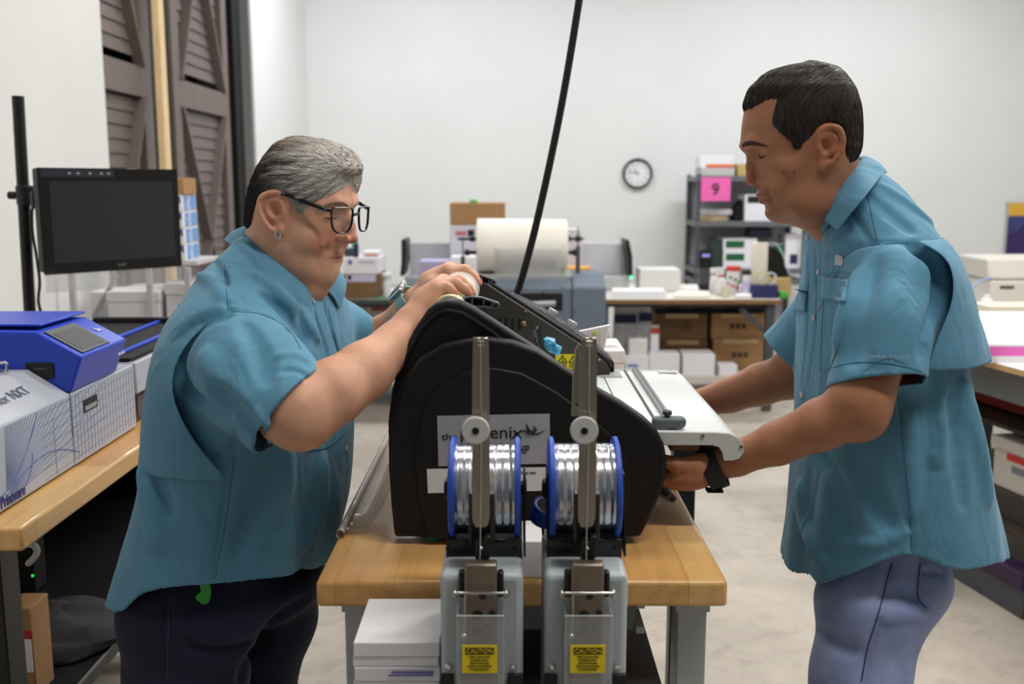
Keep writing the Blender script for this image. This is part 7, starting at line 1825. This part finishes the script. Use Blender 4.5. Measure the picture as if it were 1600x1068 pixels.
# ---- watch on the near wrist
a = (WRn - P(1150, 716, 1.54)).normalized(); cW = P(1113, 728, 1.548)
wt = thing('wrist_watch', 'black watch with a black band on the wrist under the feed tray', 'watch', cW)
BAND = mat('watch_black', (14, 14, 16), 0.55)
ax_ = Vector((-0.87, 0.16, -0.42)).normalized(); e1 = ax_.orthogonal().normalized(); e2 = ax_.cross(e1)
rows = []
for k in range(40):
    t = 2 * math.pi * k / 40; d = e1 * math.cos(t) + e2 * math.sin(t)
    rr_ = .0355; rows.append([cW + d * rr_ - ax_ * .014, cW + d * (rr_ + .003) - ax_ * .0135, cW + d * (rr_ + .003) + ax_ * .0135, cW + d * rr_ + ax_ * .014])
MB().ring(rows, True, False, loop=True).build('band', BAND, wt)
q = cW + Vector((-.004, 0, .0345)); MB().cyl(q - Vector((0, 0, .004)), q + Vector((0, 0, .008)), .019, n=32).build('case', BAND, wt, bevel=.002)
MB().cyl(q + Vector((0, 0, .008)), q + Vector((0, 0, .0085)), .016, n=32).build('dial', GLOSS, wt)
q = cW + Vector((.002, -.012, -.036)); MB().box(q - Vector((.013, .010, .002)), q + Vector((.013, .010, .002))).build('buckle', BAND, wt, bevel=.001)
# ------------------------------------------------------------------ the woman at the left
HW = Frame(475, 320, 1.65, 22, 1)
woman_rows = [(221, 488, 468, .012), (223.5, 500, 455, .034), (230, 522, 440, .050), (243, 541, 421, .064), (260, 552, 408, .073), (280, 555, 401, .078), (300, 555.5, 397, .080, 2.1), (316, 555.5, 394, .080, 2.0),
              (330, 552, 392, .079, 1.95), (346, 549, 391, .079, 1.9), (366, 544, 395, .078, 1.95), (384, 540, 402, .077, 2.0), (400, 534.5, 411, .074, 2.0), (413, 529.5, 421, .069, 2.05), (425, 523, 433, .062, 2.1), (436, 511, 446, .050), (444, 500, 456, .032)]
head_w = Slices(HW, woman_rows, 466, pf=2.2, pb=2.15, dome=2.6)
FW = Field((-0.62, 1.22, 0.90), (-0.02, 2.12, 1.56), 0.0024)
hw_ = np.array(HW.o)
FW.add(head_w.fn(), hw_ - [0.18, 0.18, 0.18], hw_ + [0.18, 0.18, 0.18], 0.0)
def AW(px, py, s=0.0, side=1): return f_at(HW, px, py, s, side)
face_base(FW, HW, 317, 335, .032, (.0095, .0135, .0095), (.0115, .0135, .0105))
FW.chain([AW(546, 338), AW(547.5, 354), AW(547.5, 368)], [.0060, .0078, .0098], k=.008)
FW.ell(AW(546, 371.5), (.0125, .0108, .0095), HW.M, k=.005)
for sd in (1, -1):
    FW.ell(AW(537, 374, .0150, sd), (.0120, .0080, .0092), HW.M, k=.003)
    FW.ell(AW(542, 382.5, .0075, sd), (.0060, .0034, .0038), HW.M, k=.003, op='s')
    FW.ell(FW.front(HW, 372, .046 * sd, .0175), (.018, .020, .020), HW.M, k=.02)
    FW.ell(FW.front(HW, 412, .044 * sd, .0175), (.018, .016, .018), HW.M, k=.02)
    FW.chain([FW.front(HW, 376, .020 * sd, -.001), FW.front(HW, 390, .029 * sd, -.001), FW.front(HW, 402, .031 * sd, -.001)], .0020, k=.012, op='s')
    FW.chain([FW.front(HW, 404, .029 * sd, -.001), FW.front(HW, 416, .034 * sd, -.001), FW.front(HW, 428, .033 * sd, -.001)], .0018, k=.010, op='s')
    FW.chain([FW.front(HW, 345, .020 * sd, -.0012), FW.front(HW, 350, .032 * sd, -.0012), FW.front(HW, 346, .045 * sd, -.0012)], .0012, k=.006, op='s')
ear(FW, HW, [(450, 327), (450, 312), (444, 303), (431, 300.5), (418, 306), (413.5, 320), (416, 336), (423, 350), (431, 361)], (432, 325), (438, 358))
up_, lo_, li_ = [], [], []
for s_ in (-.024, -.012, 0, .012, .024):
    q_ = 1 - (s_ / .030) ** 2
    up_.append((FW.front(HW, 396.5 + 1.5 * (1 - q_), s_, .0026), .0026 + .0040 * q_)); lo_.append((FW.front(HW, 407 - 1.5 * (1 - q_), s_, .0024), .0026 + .0042 * q_))
for s_ in (-.031, -.020, -.010, 0, .010, .020, .031): li_.append(FW.front(HW, 401.5 + 2.0 * (abs(s_) / .031) ** 2, s_, -.0042))
FW.chain([p for p, r in up_], [r for p, r in up_], k=.005); FW.chain([p for p, r in lo_], [r for p, r in lo_], k=.005)
FW.chain([q - HW.U * .0036 for q in li_], [.0016, .0022, .0024, .0024, .0024, .0022, .0016], k=.0022, op='s')
FW.ell(FW.front(HW, 421, 0, .0125), (.016, .024, .0125), HW.M, k=.012)
FW.chain([FW.front(HW, 412, -.013, -.002), FW.front(HW, 413, 0, -.002), FW.front(HW, 412, .013, -.002)], .003, k=.01, op='s')
# neck with a full throat, shoulders, arms
FW.chain([P(448, 350, 1.65), P(440, 395, 1.66), P(420, 440, 1.66)], [.056, .062, .055], k=.03, k0=.02)
FW.chain([P(494, 426, 1.635), P(472, 444, 1.64), P(450, 460, 1.65)], [.030, .038, .036], k=.03)
SWn, EWn, WWn = P(350, 530, 1.50), P(466, 643, 1.385), P(643, 505, 1.545)
SWf, EWf, WWf = P(500, 490, 1.84), P(566, 540, 1.93), P(652, 470, 1.88)
FW.chain([P(412, 450, 1.66), P(390, 520, 1.66), P(385, 700, 1.66), P(370, 860, 1.66)], [.05, .07, .08, .08], k=.03)
FW.chain([P(370, 860, 1.66), P(350, 1040, 1.66)], [.08, .07], k=.03)
FW.chain([P(395, 520, 1.62), SWn, P(425, 605, 1.43), EWn], [.05, .045, .050, .051], k=.02)
FW.chain([P(430, 500, 1.72), SWf, P(540, 525, 1.89), EWf], [.045, .040, .038, .036], k=.02)
FW.chain([P(460, 642, 1.385), P(474, 656, 1.385)], [.048, .034], k=.02)
FW.chain([EWn, P(520, 612, 1.415), P(570, 578, 1.46), P(615, 540, 1.515), WWn], [.050, .047, .042, .033, .0275], k=.02, k0=.02)
FW.chain([EWf, P(600, 520, 1.93), P(630, 492, 1.90), WWf], [.038, .034, .027, .0255], k=.02)
hand(FW, np.array(WWn), v3([(694, 440, 1.622), (692, 441, 1.600), (688, 445, 1.578), (683, 452, 1.558)]),
     v3([(719, 439, 1.630), (718, 439, 1.605), (713, 443, 1.580), (699, 449, 1.558)]), v3([(731, 447, 1.634), (731, 449, 1.608), (726, 451, 1.583), (706, 453, 1.560)]),
     v3([(738, 456, 1.636), (738, 459, 1.610), (733, 459, 1.585), (711, 457.5, 1.562)]), v3([(672, 462, 1.605), (684, 474, 1.625), (690, 486, 1.635)]), rw=.029, rf=.0088)
hand(FW, np.array(WWf), v3([(700, 423, 1.845), (702, 420, 1.868), (703, 420, 1.89), (704, 423, 1.91)]),
     v3([(726, 422, 1.850), (728, 421, 1.875), (728, 422, 1.898), (725, 426, 1.918)]), v3([(738, 430, 1.852), (741, 431, 1.878), (740, 432, 1.90), (735, 436, 1.92)]),
     v3([(745, 439, 1.853), (748, 441, 1.88), (747, 442, 1.902), (740, 446, 1.92)]), v3([(678, 445, 1.835), (690, 452, 1.82), (699, 462, 1.815)]), rw=.029, rf=.0092)
FW.ell(P(682, 436, 1.875), (.030, .032, .017), k=.02)
FW.ell(P(668, 470, 1.585), (.026, .032, .020), k=.02)
pw = thing('person', 'person with short grey hair and black glasses in a teal shirt over the film roll', 'person', (P(350, 900, 1.66).x, 1.66, 0))
verts, quads = FW.mesh(1)
tint = paint(verts, (218, 166, 138), [(FW.front(HW, 397, 0), (.018, .027, .0055), (176, 104, 92), .6), (FW.front(HW, 407, 0), (.018, .025, .0055), (176, 104, 92), .5), (FW.front(HW, 402, 0), (.022, .034, .0026), (96, 48, 44), .8), (FW.front(HW, 370, 0), (.03, .026, .016), (208, 136, 112), .6), (FW.front(HW, 376, .045), (.03, .03, .03), (206, 132, 106), .5),  # the darkest spot paints the shade of the mouth crease
    (FW.flank(HW, 431, 330), (.03, .03, .045), (208, 128, 104), .5), (FW.flank(HW, 502, 386), (.0026,) * 3, (90, 56, 46), .9), (AW(480, 440), (.05, .06, .03), (190, 120, 96), .5)]
    + [(P(*q), (.014,) * 3, (216, 138, 116), .6) for q in ((738, 459, 1.61), (733, 459, 1.585), (711, 457.5, 1.562), (748, 441, 1.88), (745, 439, 1.853))])
xl_, xr_l = P(290, 1000, 1.56).x, P(415, 1000, 1.78).x
legs_w = [([(xl_ + .03, 1.60, .84), (xl_ + .02, 1.57, .5), (xl_ + .0, 1.57, .06)], [.05, .05, .04]), ([(xr_l, 1.76, .84), (xr_l, 1.78, .5), (xr_l - .02, 1.78, .06)], [.05, .055, .04])]
verts, quads, tint = join_legs(verts, quads, tint, legs_w, (200, 144, 112))
body_w = np_mesh('body', verts, quads, SKIN, pw, tint)
WBR = mat('brow_grey_brown', (160, 124, 104), 0.7); DARKL = mat('lash_dark', (48, 36, 34), 0.6)
for sd in (1, -1):
    brow_hairs(FW, HW, [(321, .012 * sd), (316.5, .026 * sd), (317, .040 * sd), (323, .053 * sd)], pw, WBR, 4, w=3.5)
    MB().tube([FW.front(HW, y, s * sd, -0.0006) for y, s in ((338.5, .019), (340.5, .027), (340.5, .035), (338, .045))], [.0006, .0011, .0012, .0006], 6).build('eyelashes', DARKL, pw)
reg_w = [(575, 279, 0), (560, 282, 0), (545, 279, .02), (532, 277, .04), (525, 283, .05), (515, 295, .062), (505, 305, .072), (492, 312, .076), (478, 322, .079), (470, 334, .08), (464, 333, .08), (462, 318, .08), (456, 308, .08), (448, 300, .08), (434, 295, .08), (420, 299, .075), (411, 312, .065), (410, 332, .055), (412, 350, .045), (404, 366, .03), (372, 372, 0), (368, 300, 0), (390, 215, 0), (480, 185, 0), (575, 215, 0), (590, 260, 0)]
hair_rows = [(214, 500, 455, .016), (216, 508, 448, .026), (219.5, 524, 441, .040), (226, 541, 430, .055), (236, 554, 420, .067), (249, 563, 411, .076), (262, 568, 402, .081), (276, 569, 396, .085), (288, 566, 391, .087), (300, 561, 388, .087), (316, 557, 385, .087), (330, 554, 383, .086), (346, 550, 382, .084), (358, 548, 385, .082), (376, 544, 388, .078)]
hair_out = Slices(HW, hair_rows, 466, pf=2.25, pb=2.15, dome=2.6)
def w_th(u, s, w):
    up = np.clip((w + .02) / .05, 0, 1)
    return (.0016 * np.sin(s * 330 + w * 420 * np.sign(s) + np.sin(u * 55) * 2.2) + .0008 * np.sin(w * 900 + u * 60)) * up
def woman_col(u, s, w):
    t = np.clip((u - .006 + .018 * np.sin(w * 260 + s * 40)) / .062, 0, 1)[:, None]
    dark, mid, light = srgb((58, 48, 40)), srgb((150, 132, 104)), srgb((226, 221, 214))
    crown = np.clip((w - .075) / .03, 0, 1)[:, None]
    c = dark * (1 - t) + light * t
    return c * (1 - .75 * crown * (1 - t)) + mid * .75 * crown * (1 - t)
def flow_w(u, s, w):
    back = min(1, max(0, (-u + .02) / .07))
    return HW.U * (-1.0 + .55 * back) + HW.W * (-.12 - .9 * back + .25 * max(0, u / .08)) + HW.S * (0.1 * (1 if s > 0 else -1))
hcap, hb_ = hair(HW, head_w, reg_w, .012, .020, hw_ - np.array([.17, .17, .10]), hw_ + np.array([.17, .17, .17]), woman_col, flow_w, pw, 5200, .045, 9, th_fn=w_th, rad=.00042, lift=.0014, outer=hair_out)

# ---- glasses
gl = thing('glasses', 'black-framed glasses worn by the person with grey hair', 'glasses', AW(540, 345))
GFR = mat('glasses_black', (14, 13, 22), 0.22, spec=0.6)
LENS = mat('lens_clear', (235, 238, 245), 0.03, alpha=0.03, spec=0.7)
for sd in (1, -1):
    c = HW.o + HW.U * 0.092 + HW.S * (0.0325 * sd); c.z = P(540, 342.5, 1.60).z
    wr = math.radians(12) * sd
    ax_s = (HW.S * math.cos(wr) - HW.U * math.sin(wr) * 1.0); ax_w = (Vector((0, 0, 1)) * math.cos(.06) + HW.U * math.sin(.06) * 1)
    def gp(a, b, h=0.0): return c + ax_s * a + ax_w * b + ax_s.cross(ax_w).normalized() * h * (1)
    out = [(-.0245, .0165), (-.012, .0195), (.012, .0200), (.0255, .0185), (.0265, .006), (.0240, -.010), (.0150, -.0200), (0, -.0222), (-.0150, -.0195), (-.0225, -.0090), (-.0250, .005)]
    out = [(a * sd * .92, b * .94) for a, b in out]
    sp2 = smoothpoly(out, 4)
    MB().ring([[gp(a, b) + (gp(a, b) - c).normalized() * (0.0016 * math.cos(t)) + ax_s.cross(ax_w).normalized() * 0.0021 * math.sin(t) for t in [2 * math.pi * k / 8 for k in range(8)]] for a, b in sp2], True, False, loop=True).build('rim', GFR, gl)
    MB().prism([gp(a * .985, b * .985, .0004) for a, b in sp2], ax_s.cross(ax_w).normalized() * .0008).build('lens', LENS, gl, smooth=False)
    hinge = gp(.0240 * sd, .0165)
    e_ = FW.flank(HW, 452, 305, -.0035); s_ = FW.flank(HW, 440, 303, -.002)
    if sd < 0: e_, s_ = mirror(HW, e_), mirror(HW, s_)
    mid1 = hinge + HW.S * (.006 * sd) - HW.U * .006
    MB().tube(spline([hinge, mid1, mid1 * .66 + e_ * .34 + HW.S * (.002 * sd), mid1 * .33 + e_ * .67 + HW.S * (.002 * sd), e_, s_], 5), [.0024, .0032] + [.0032] * 17 + [.0030, .0028, .0026, .0024, .0022, .0020, .0018], 10).build('temple', GFR, gl)
    MB().ell(mid1 + HW.S * .0028 * sd, .0011, 8, 6).build('hinge_pin', CHROME, gl)
    if sd > 0: nb = gp(-.0245, .006)
    else: MB().tube(spline([nb, (nb + gp(.0245, .006)) / 2 + HW.U * .004 + Vector((0, 0, .003)), gp(.0245, .006)], 5), .0022, 8).build('bridge', GFR, gl)
# ---- hoop earring
q = FW.flank(HW, 438, 362, -.006)
er = MB().tube([q + Vector((0.0045 * math.sin(t), 0, -.004 + .0065 * math.cos(t))) for t in [2 * math.pi * k / 20 * .92 for k in range(21)]], .0011, 8).build('hoop_earring', CHROME, None)
tag(er, 'small silver hoop earring under the ear of the person with grey hair', 'earring')

# ---- shirt
TW = Frame(392, 600, 1.66, 15, 1)
shirt_rows_w = [(368, 440, 372, .060), (380, 458, 360, .078), (398, 482, 340, .105), (420, 508, 312, .14), (445, 527, 292, .170), (480, 541, 272, .198), (520, 550, 256, .215), (560, 555, 245, .225), (620, 556, 233, .228), (690, 553, 221, .228), (740, 550, 212, .228), (790, 545, 200, .23), (840, 536, 186, .232), (880, 528, 173, .232), (920, 520, 161, .232), (960, 516, 156, .232)]
tors_w = Slices(TW, shirt_rows_w, None, pf=2.35, pb=2.3)
def drape_w(u, v, z, a, b):
    az = np.arctan2(v, u); low = np.clip((1.12 - z) / 0.25, 0, 1)
    return (0.0040 * np.sin(az * 5 + .6 + z * 4) + 0.0022 * np.sin(az * 12 + 2 * np.sin(z * 11))) * low
FT = Field((-0.80, 1.20, 0.66), (-0.08, 2.08, 1.44), 0.0029)
FT.add(tors_w.fn(0.0, drape_w), FT.lo, FT.lo + FT.h * (FT.n - 1), 0.0)
cuts_w = [sleeve(FT, [P(356, 545, 1.51), P(400, 592, 1.445), P(485, 672, 1.37)], [.088, .081, .076], P(449, 645, 1.39), (.78, -.20, -.58), .03),
          sleeve(FT, [P(490, 500, 1.82), P(530, 518, 1.88), P(590, 545, 1.93)], [.066, .056, .050], P(573, 527, 1.92), (.90, .3, -.2), .03)]
hem_wx = [150, 158, 165, 185, 200, 215, 240, 270, 300, 350, 400, 450, 490, 515, 530, 560]
hem_wy = [930, 938, 948, 960, 950, 930, 922, 917, 915, 910, 905, 898, 890, 884, 880, 876]
hem_w = Hem(FT, hem_wx, hem_wy, 1.66)
for pts, r, dep, out in (
        ([(356, 490), (330, 496), (302, 512), (284, 538), (276, 566), (284, 596), (306, 622), (332, 642), (356, 652)], .014, .013, False),     # vent opening behind the sleeve
        ([(430, 560), (455, 556), (482, 566)], .007, .003, True), ([(440, 580), (460, 576), (480, 586)], .006, .0028, False), ([(400, 640), (412, 660), (420, 690)], .008, .003, True), ([(425, 400), (448, 440), (470, 490), (482, 530)], .008, .004, False), ([(380, 385), (410, 420), (440, 470), (452, 500)], .009, .004, True), ([(330, 400), (345, 430), (350, 450)], .009, .003, False),
        ([(351, 425), (353, 455), (356, 488)], .005, .002, False), ([(360, 484), (400, 486), (430, 498), (456, 520), (470, 545)], .005, .002, False),      # yoke and armhole seams
        ([(222, 688), (250, 698), (290, 706), (330, 710), (360, 710)], .006, .003, False), ([(368, 665), (362, 720), (352, 790), (342, 850), (334, 905)], .006, .0022, False),
        ([(385, 505), (405, 545), (415, 590)], .016, .0018, False),
        ([(325, 560), (350, 590), (390, 630)], .020, .0018, True), ([(330, 610), (360, 640), (400, 680)], .016, .0018, False), ([(410, 460), (440, 480), (465, 510), (480, 540)], .010, .003, False), ([(395, 430), (430, 455), (465, 490), (495, 530)], .012, .003, True),
        ([(240, 720), (250, 770), (262, 800)], .014, .004, False), ([(225, 730), (240, 800), (250, 850)], .016, .0035, True), ([(420, 740), (400, 800), (380, 860)], .02, .004, False), ([(500, 720), (490, 790), (470, 850)], .02, .004, True), ([(445, 700), (440, 760), (430, 810)], .016, .0035, True),
        ([(505, 470), (520, 520), (540, 580), (545, 640)], .005, .0022, False), ([(490, 462), (497, 500), (515, 560), (526, 640)], .004, .0018, False), ([(300, 425), (330, 440), (350, 470)], .012, .0025, True), ([(270, 640), (280, 680), (300, 700)], .012, .003, False)):
    FT.crease(pts, r, dep * (1.35 if r > .008 and dep < .01 else 1), k=r * 0.75, out=out)
v2, q2 = close_cuts(FT, cuts_w, hem_w, FT.h)
shirt_w = np_mesh('shirt', v2, q2, TEAL, pw, np.tile(srgb(SHIRTC), (len(v2), 1)))
sol = shirt_w.modifiers.new('cloth', 'SOLIDIFY'); sol.thickness = 0.0025; sol.offset = -1
bw = bvh_of(shirt_w)
cape(tors_w, [(470, 352), (484, 332), (504, 304), (530, 284), (560, 273), (592, 276), (622, 292), (650, 314), (680, 338), (704, 360)], None, 1.60, [.004, .009, .013, .016, .017, .016, .013, .010, .007, .006], 268, shirt_w, SHIRTC, wave=.001)
NKW = Frame(432, 420, 1.66, 19, 1)
collar(NKW, [((486, 452, .020), (478, 497, .060)), ((470, 440, .052), (448, 462, .105)), ((440, 415, .070), (408, 432, .125)), ((405, 378, .062), (376, 402, .105)), ((388, 360, .034), (360, 382, .055)), ((382, 354, 0), (352, 374, 0))], shirt_w, SHIRTC)
for x, y in ((489, 470), (524, 640), (541, 700)): button(bw, x, y, .0048, shirt_w)
o = seam(bw, [(480, 586), (455, 632), (428, 678), (408, 698)], .0008, 'cuff_seam', TEAL, shirt_w, .0002)
if o: tinted(o, (52, 110, 136))
p, n = on(bw, 477, 700, .004)
if p is not None: MB().tube(spline([p, p + Vector((.003, -.002, -.008)), p + Vector((-.001, -.003, -.016)), p + Vector((.002, -.002, -.006))], 5), .0016, 8).build('zip_pull', STEEL, shirt_w)
for L in ([(351, 414), (353, 450), (357, 484)], [(362, 487), (400, 489), (432, 501), (458, 524), (470, 545)], [(366, 712), (358, 780), (346, 850), (336, 903)], [(512, 480), (524, 530), (534, 590)], [(492, 486), (500, 520), (512, 560)]):
    o = seam(bw, L, .0007, 'shirt_seam', TEAL, shirt_w, .0001)
    if o: tinted(o, (54, 104, 132))
o = seam(bw, [(448, 690), (478, 702), (512, 698), (538, 676)], .0010, 'pocket_seam', TEAL, shirt_w, .0003)
if o: tinted(o, (52, 110, 136))
# ---- jeans
FK = Field((-0.80, 1.38, 0.03), (-0.18, 2.02, 1.0), 0.005)
FK.chain([P(330, 860, 1.60), P(296, 960, 1.565), P(292, 1068, 1.56)], [.11, .112, .095], k=.03)
FK.chain([P(292, 1060, 1.56), Vector((xl_ + .02, 1.57, .46)), Vector((xl_, 1.57, .06))], [.096, .070, .058], k=.03)
FK.chain([P(390, 860, 1.74), P(405, 960, 1.765), P(385, 1068, 1.78)], [.11, .105, .088], k=.03)
FK.chain([P(385, 1060, 1.78), Vector((xr_l - .02, 1.78, .46)), Vector((xr_l - .03, 1.78, .06))], [.089, .070, .058], k=.03)
FK.ell(P(375, 905, 1.68), (.15, .16, .075), k=.04)
for pts, r, dep, out in (([(480, 940), (450, 960), (420, 985), (395, 1020), (378, 1060)], .012, .006, False), ([(262, 930), (262, 980), (260, 1060)], .005, .002, False), ([(300, 985), (350, 990), (400, 975)], .012, .003, True), ([(290, 1010), (340, 1020), (385, 1010)], .010, .003, False)):
    FK.crease(pts, r, dep, k=r * 1.3, out=out)
vk, qk = FK.mesh(1)
jeans_w = np_mesh('jeans', vk, qk, denim('dark_denim', (34, 38, 62), (24, 26, 44)), pw)
bk_ = bvh_of(jeans_w); seam(bk_, [(264, 930), (263, 985), (261, 1062)], .0012, 'side_stitch', mat('dark_stitch', (52, 54, 76), 0.8), jeans_w)
shoe(xl_, 1.57, 1, pw); shoe(xr_l - .02, 1.78, 1, pw)
# green silicone tag hanging below the hem
gt = thing('key_tag', 'bright green rubber tag hanging below the hem of the teal shirt', 'key tag', P(319, 932, 1.44))
p, n = on(bk_, 318, 930, .006)
p = p if p is not None else P(318, 930, 1.44)
rows = smoothpoly([(0, .022), (.010, .018), (.0105, .002), (.006, -.012), (-.006, -.014), (-.013, -.008), (-.012, .001), (-.005, .006), (-.006, .018)], 4)
MB().prism([p + Vector((a, 0, b)) for a, b in rows], (0, .004, 0)).build('tag', mat('tag_green', (52, 168, 58), 0.5), gt, bevel=.001)
MB().tube([p + Vector((.002, .002, .018)), p + Vector((.004, .006, .035)), p + Vector((.003, .012, .05))], .0012, 8).build('cord_loop', STEEL, gt)
# ---- smart watch on the far wrist
cW = P(641, 471, 1.89); ax_ = (WWf - P(630, 492, 1.90)).normalized()
ww = thing('wrist_watch', 'silver watch with a pale green band on the far wrist over the back table', 'watch', cW)
e1 = Vector((-0.55, -0.25, 0.8)); e1 = (e1 - ax_ * e1.dot(ax_)).normalized(); e2 = ax_.cross(e1); rows = []
for k in range(40):
    t = 2 * math.pi * k / 40; d = e1 * math.cos(t) * 1.0 + e2 * math.sin(t) * 1.0; r_ = .0275
    rows.append([cW + d * r_ - ax_ * .011, cW + d * (r_ + .0022) - ax_ * .0105, cW + d * (r_ + .0022) + ax_ * .0105, cW + d * r_ + ax_ * .011])
MB().ring(rows, True, False, loop=True).build('band', mat('band_green', (150, 190, 176), 0.5), ww)
Mx = Matrix((ax_, e2, e1)).transposed(); q = cW + e1 * .031
bm_ = MB(); bm_.box((-.019, -.017, -.005), (.019, .017, .005)); bm_.v = [tuple(q + Mx @ Vector(v)) for v in bm_.v]; bm_.build('case', CHROME, ww, bevel=.003, seg=3)
bm_ = MB(); bm_.box((-.0165, -.0145, .005), (.0165, .0145, .0056)); bm_.v = [tuple(q + Mx @ Vector(v)) for v in bm_.v]; bm_.build('screen', GLOSS, ww)
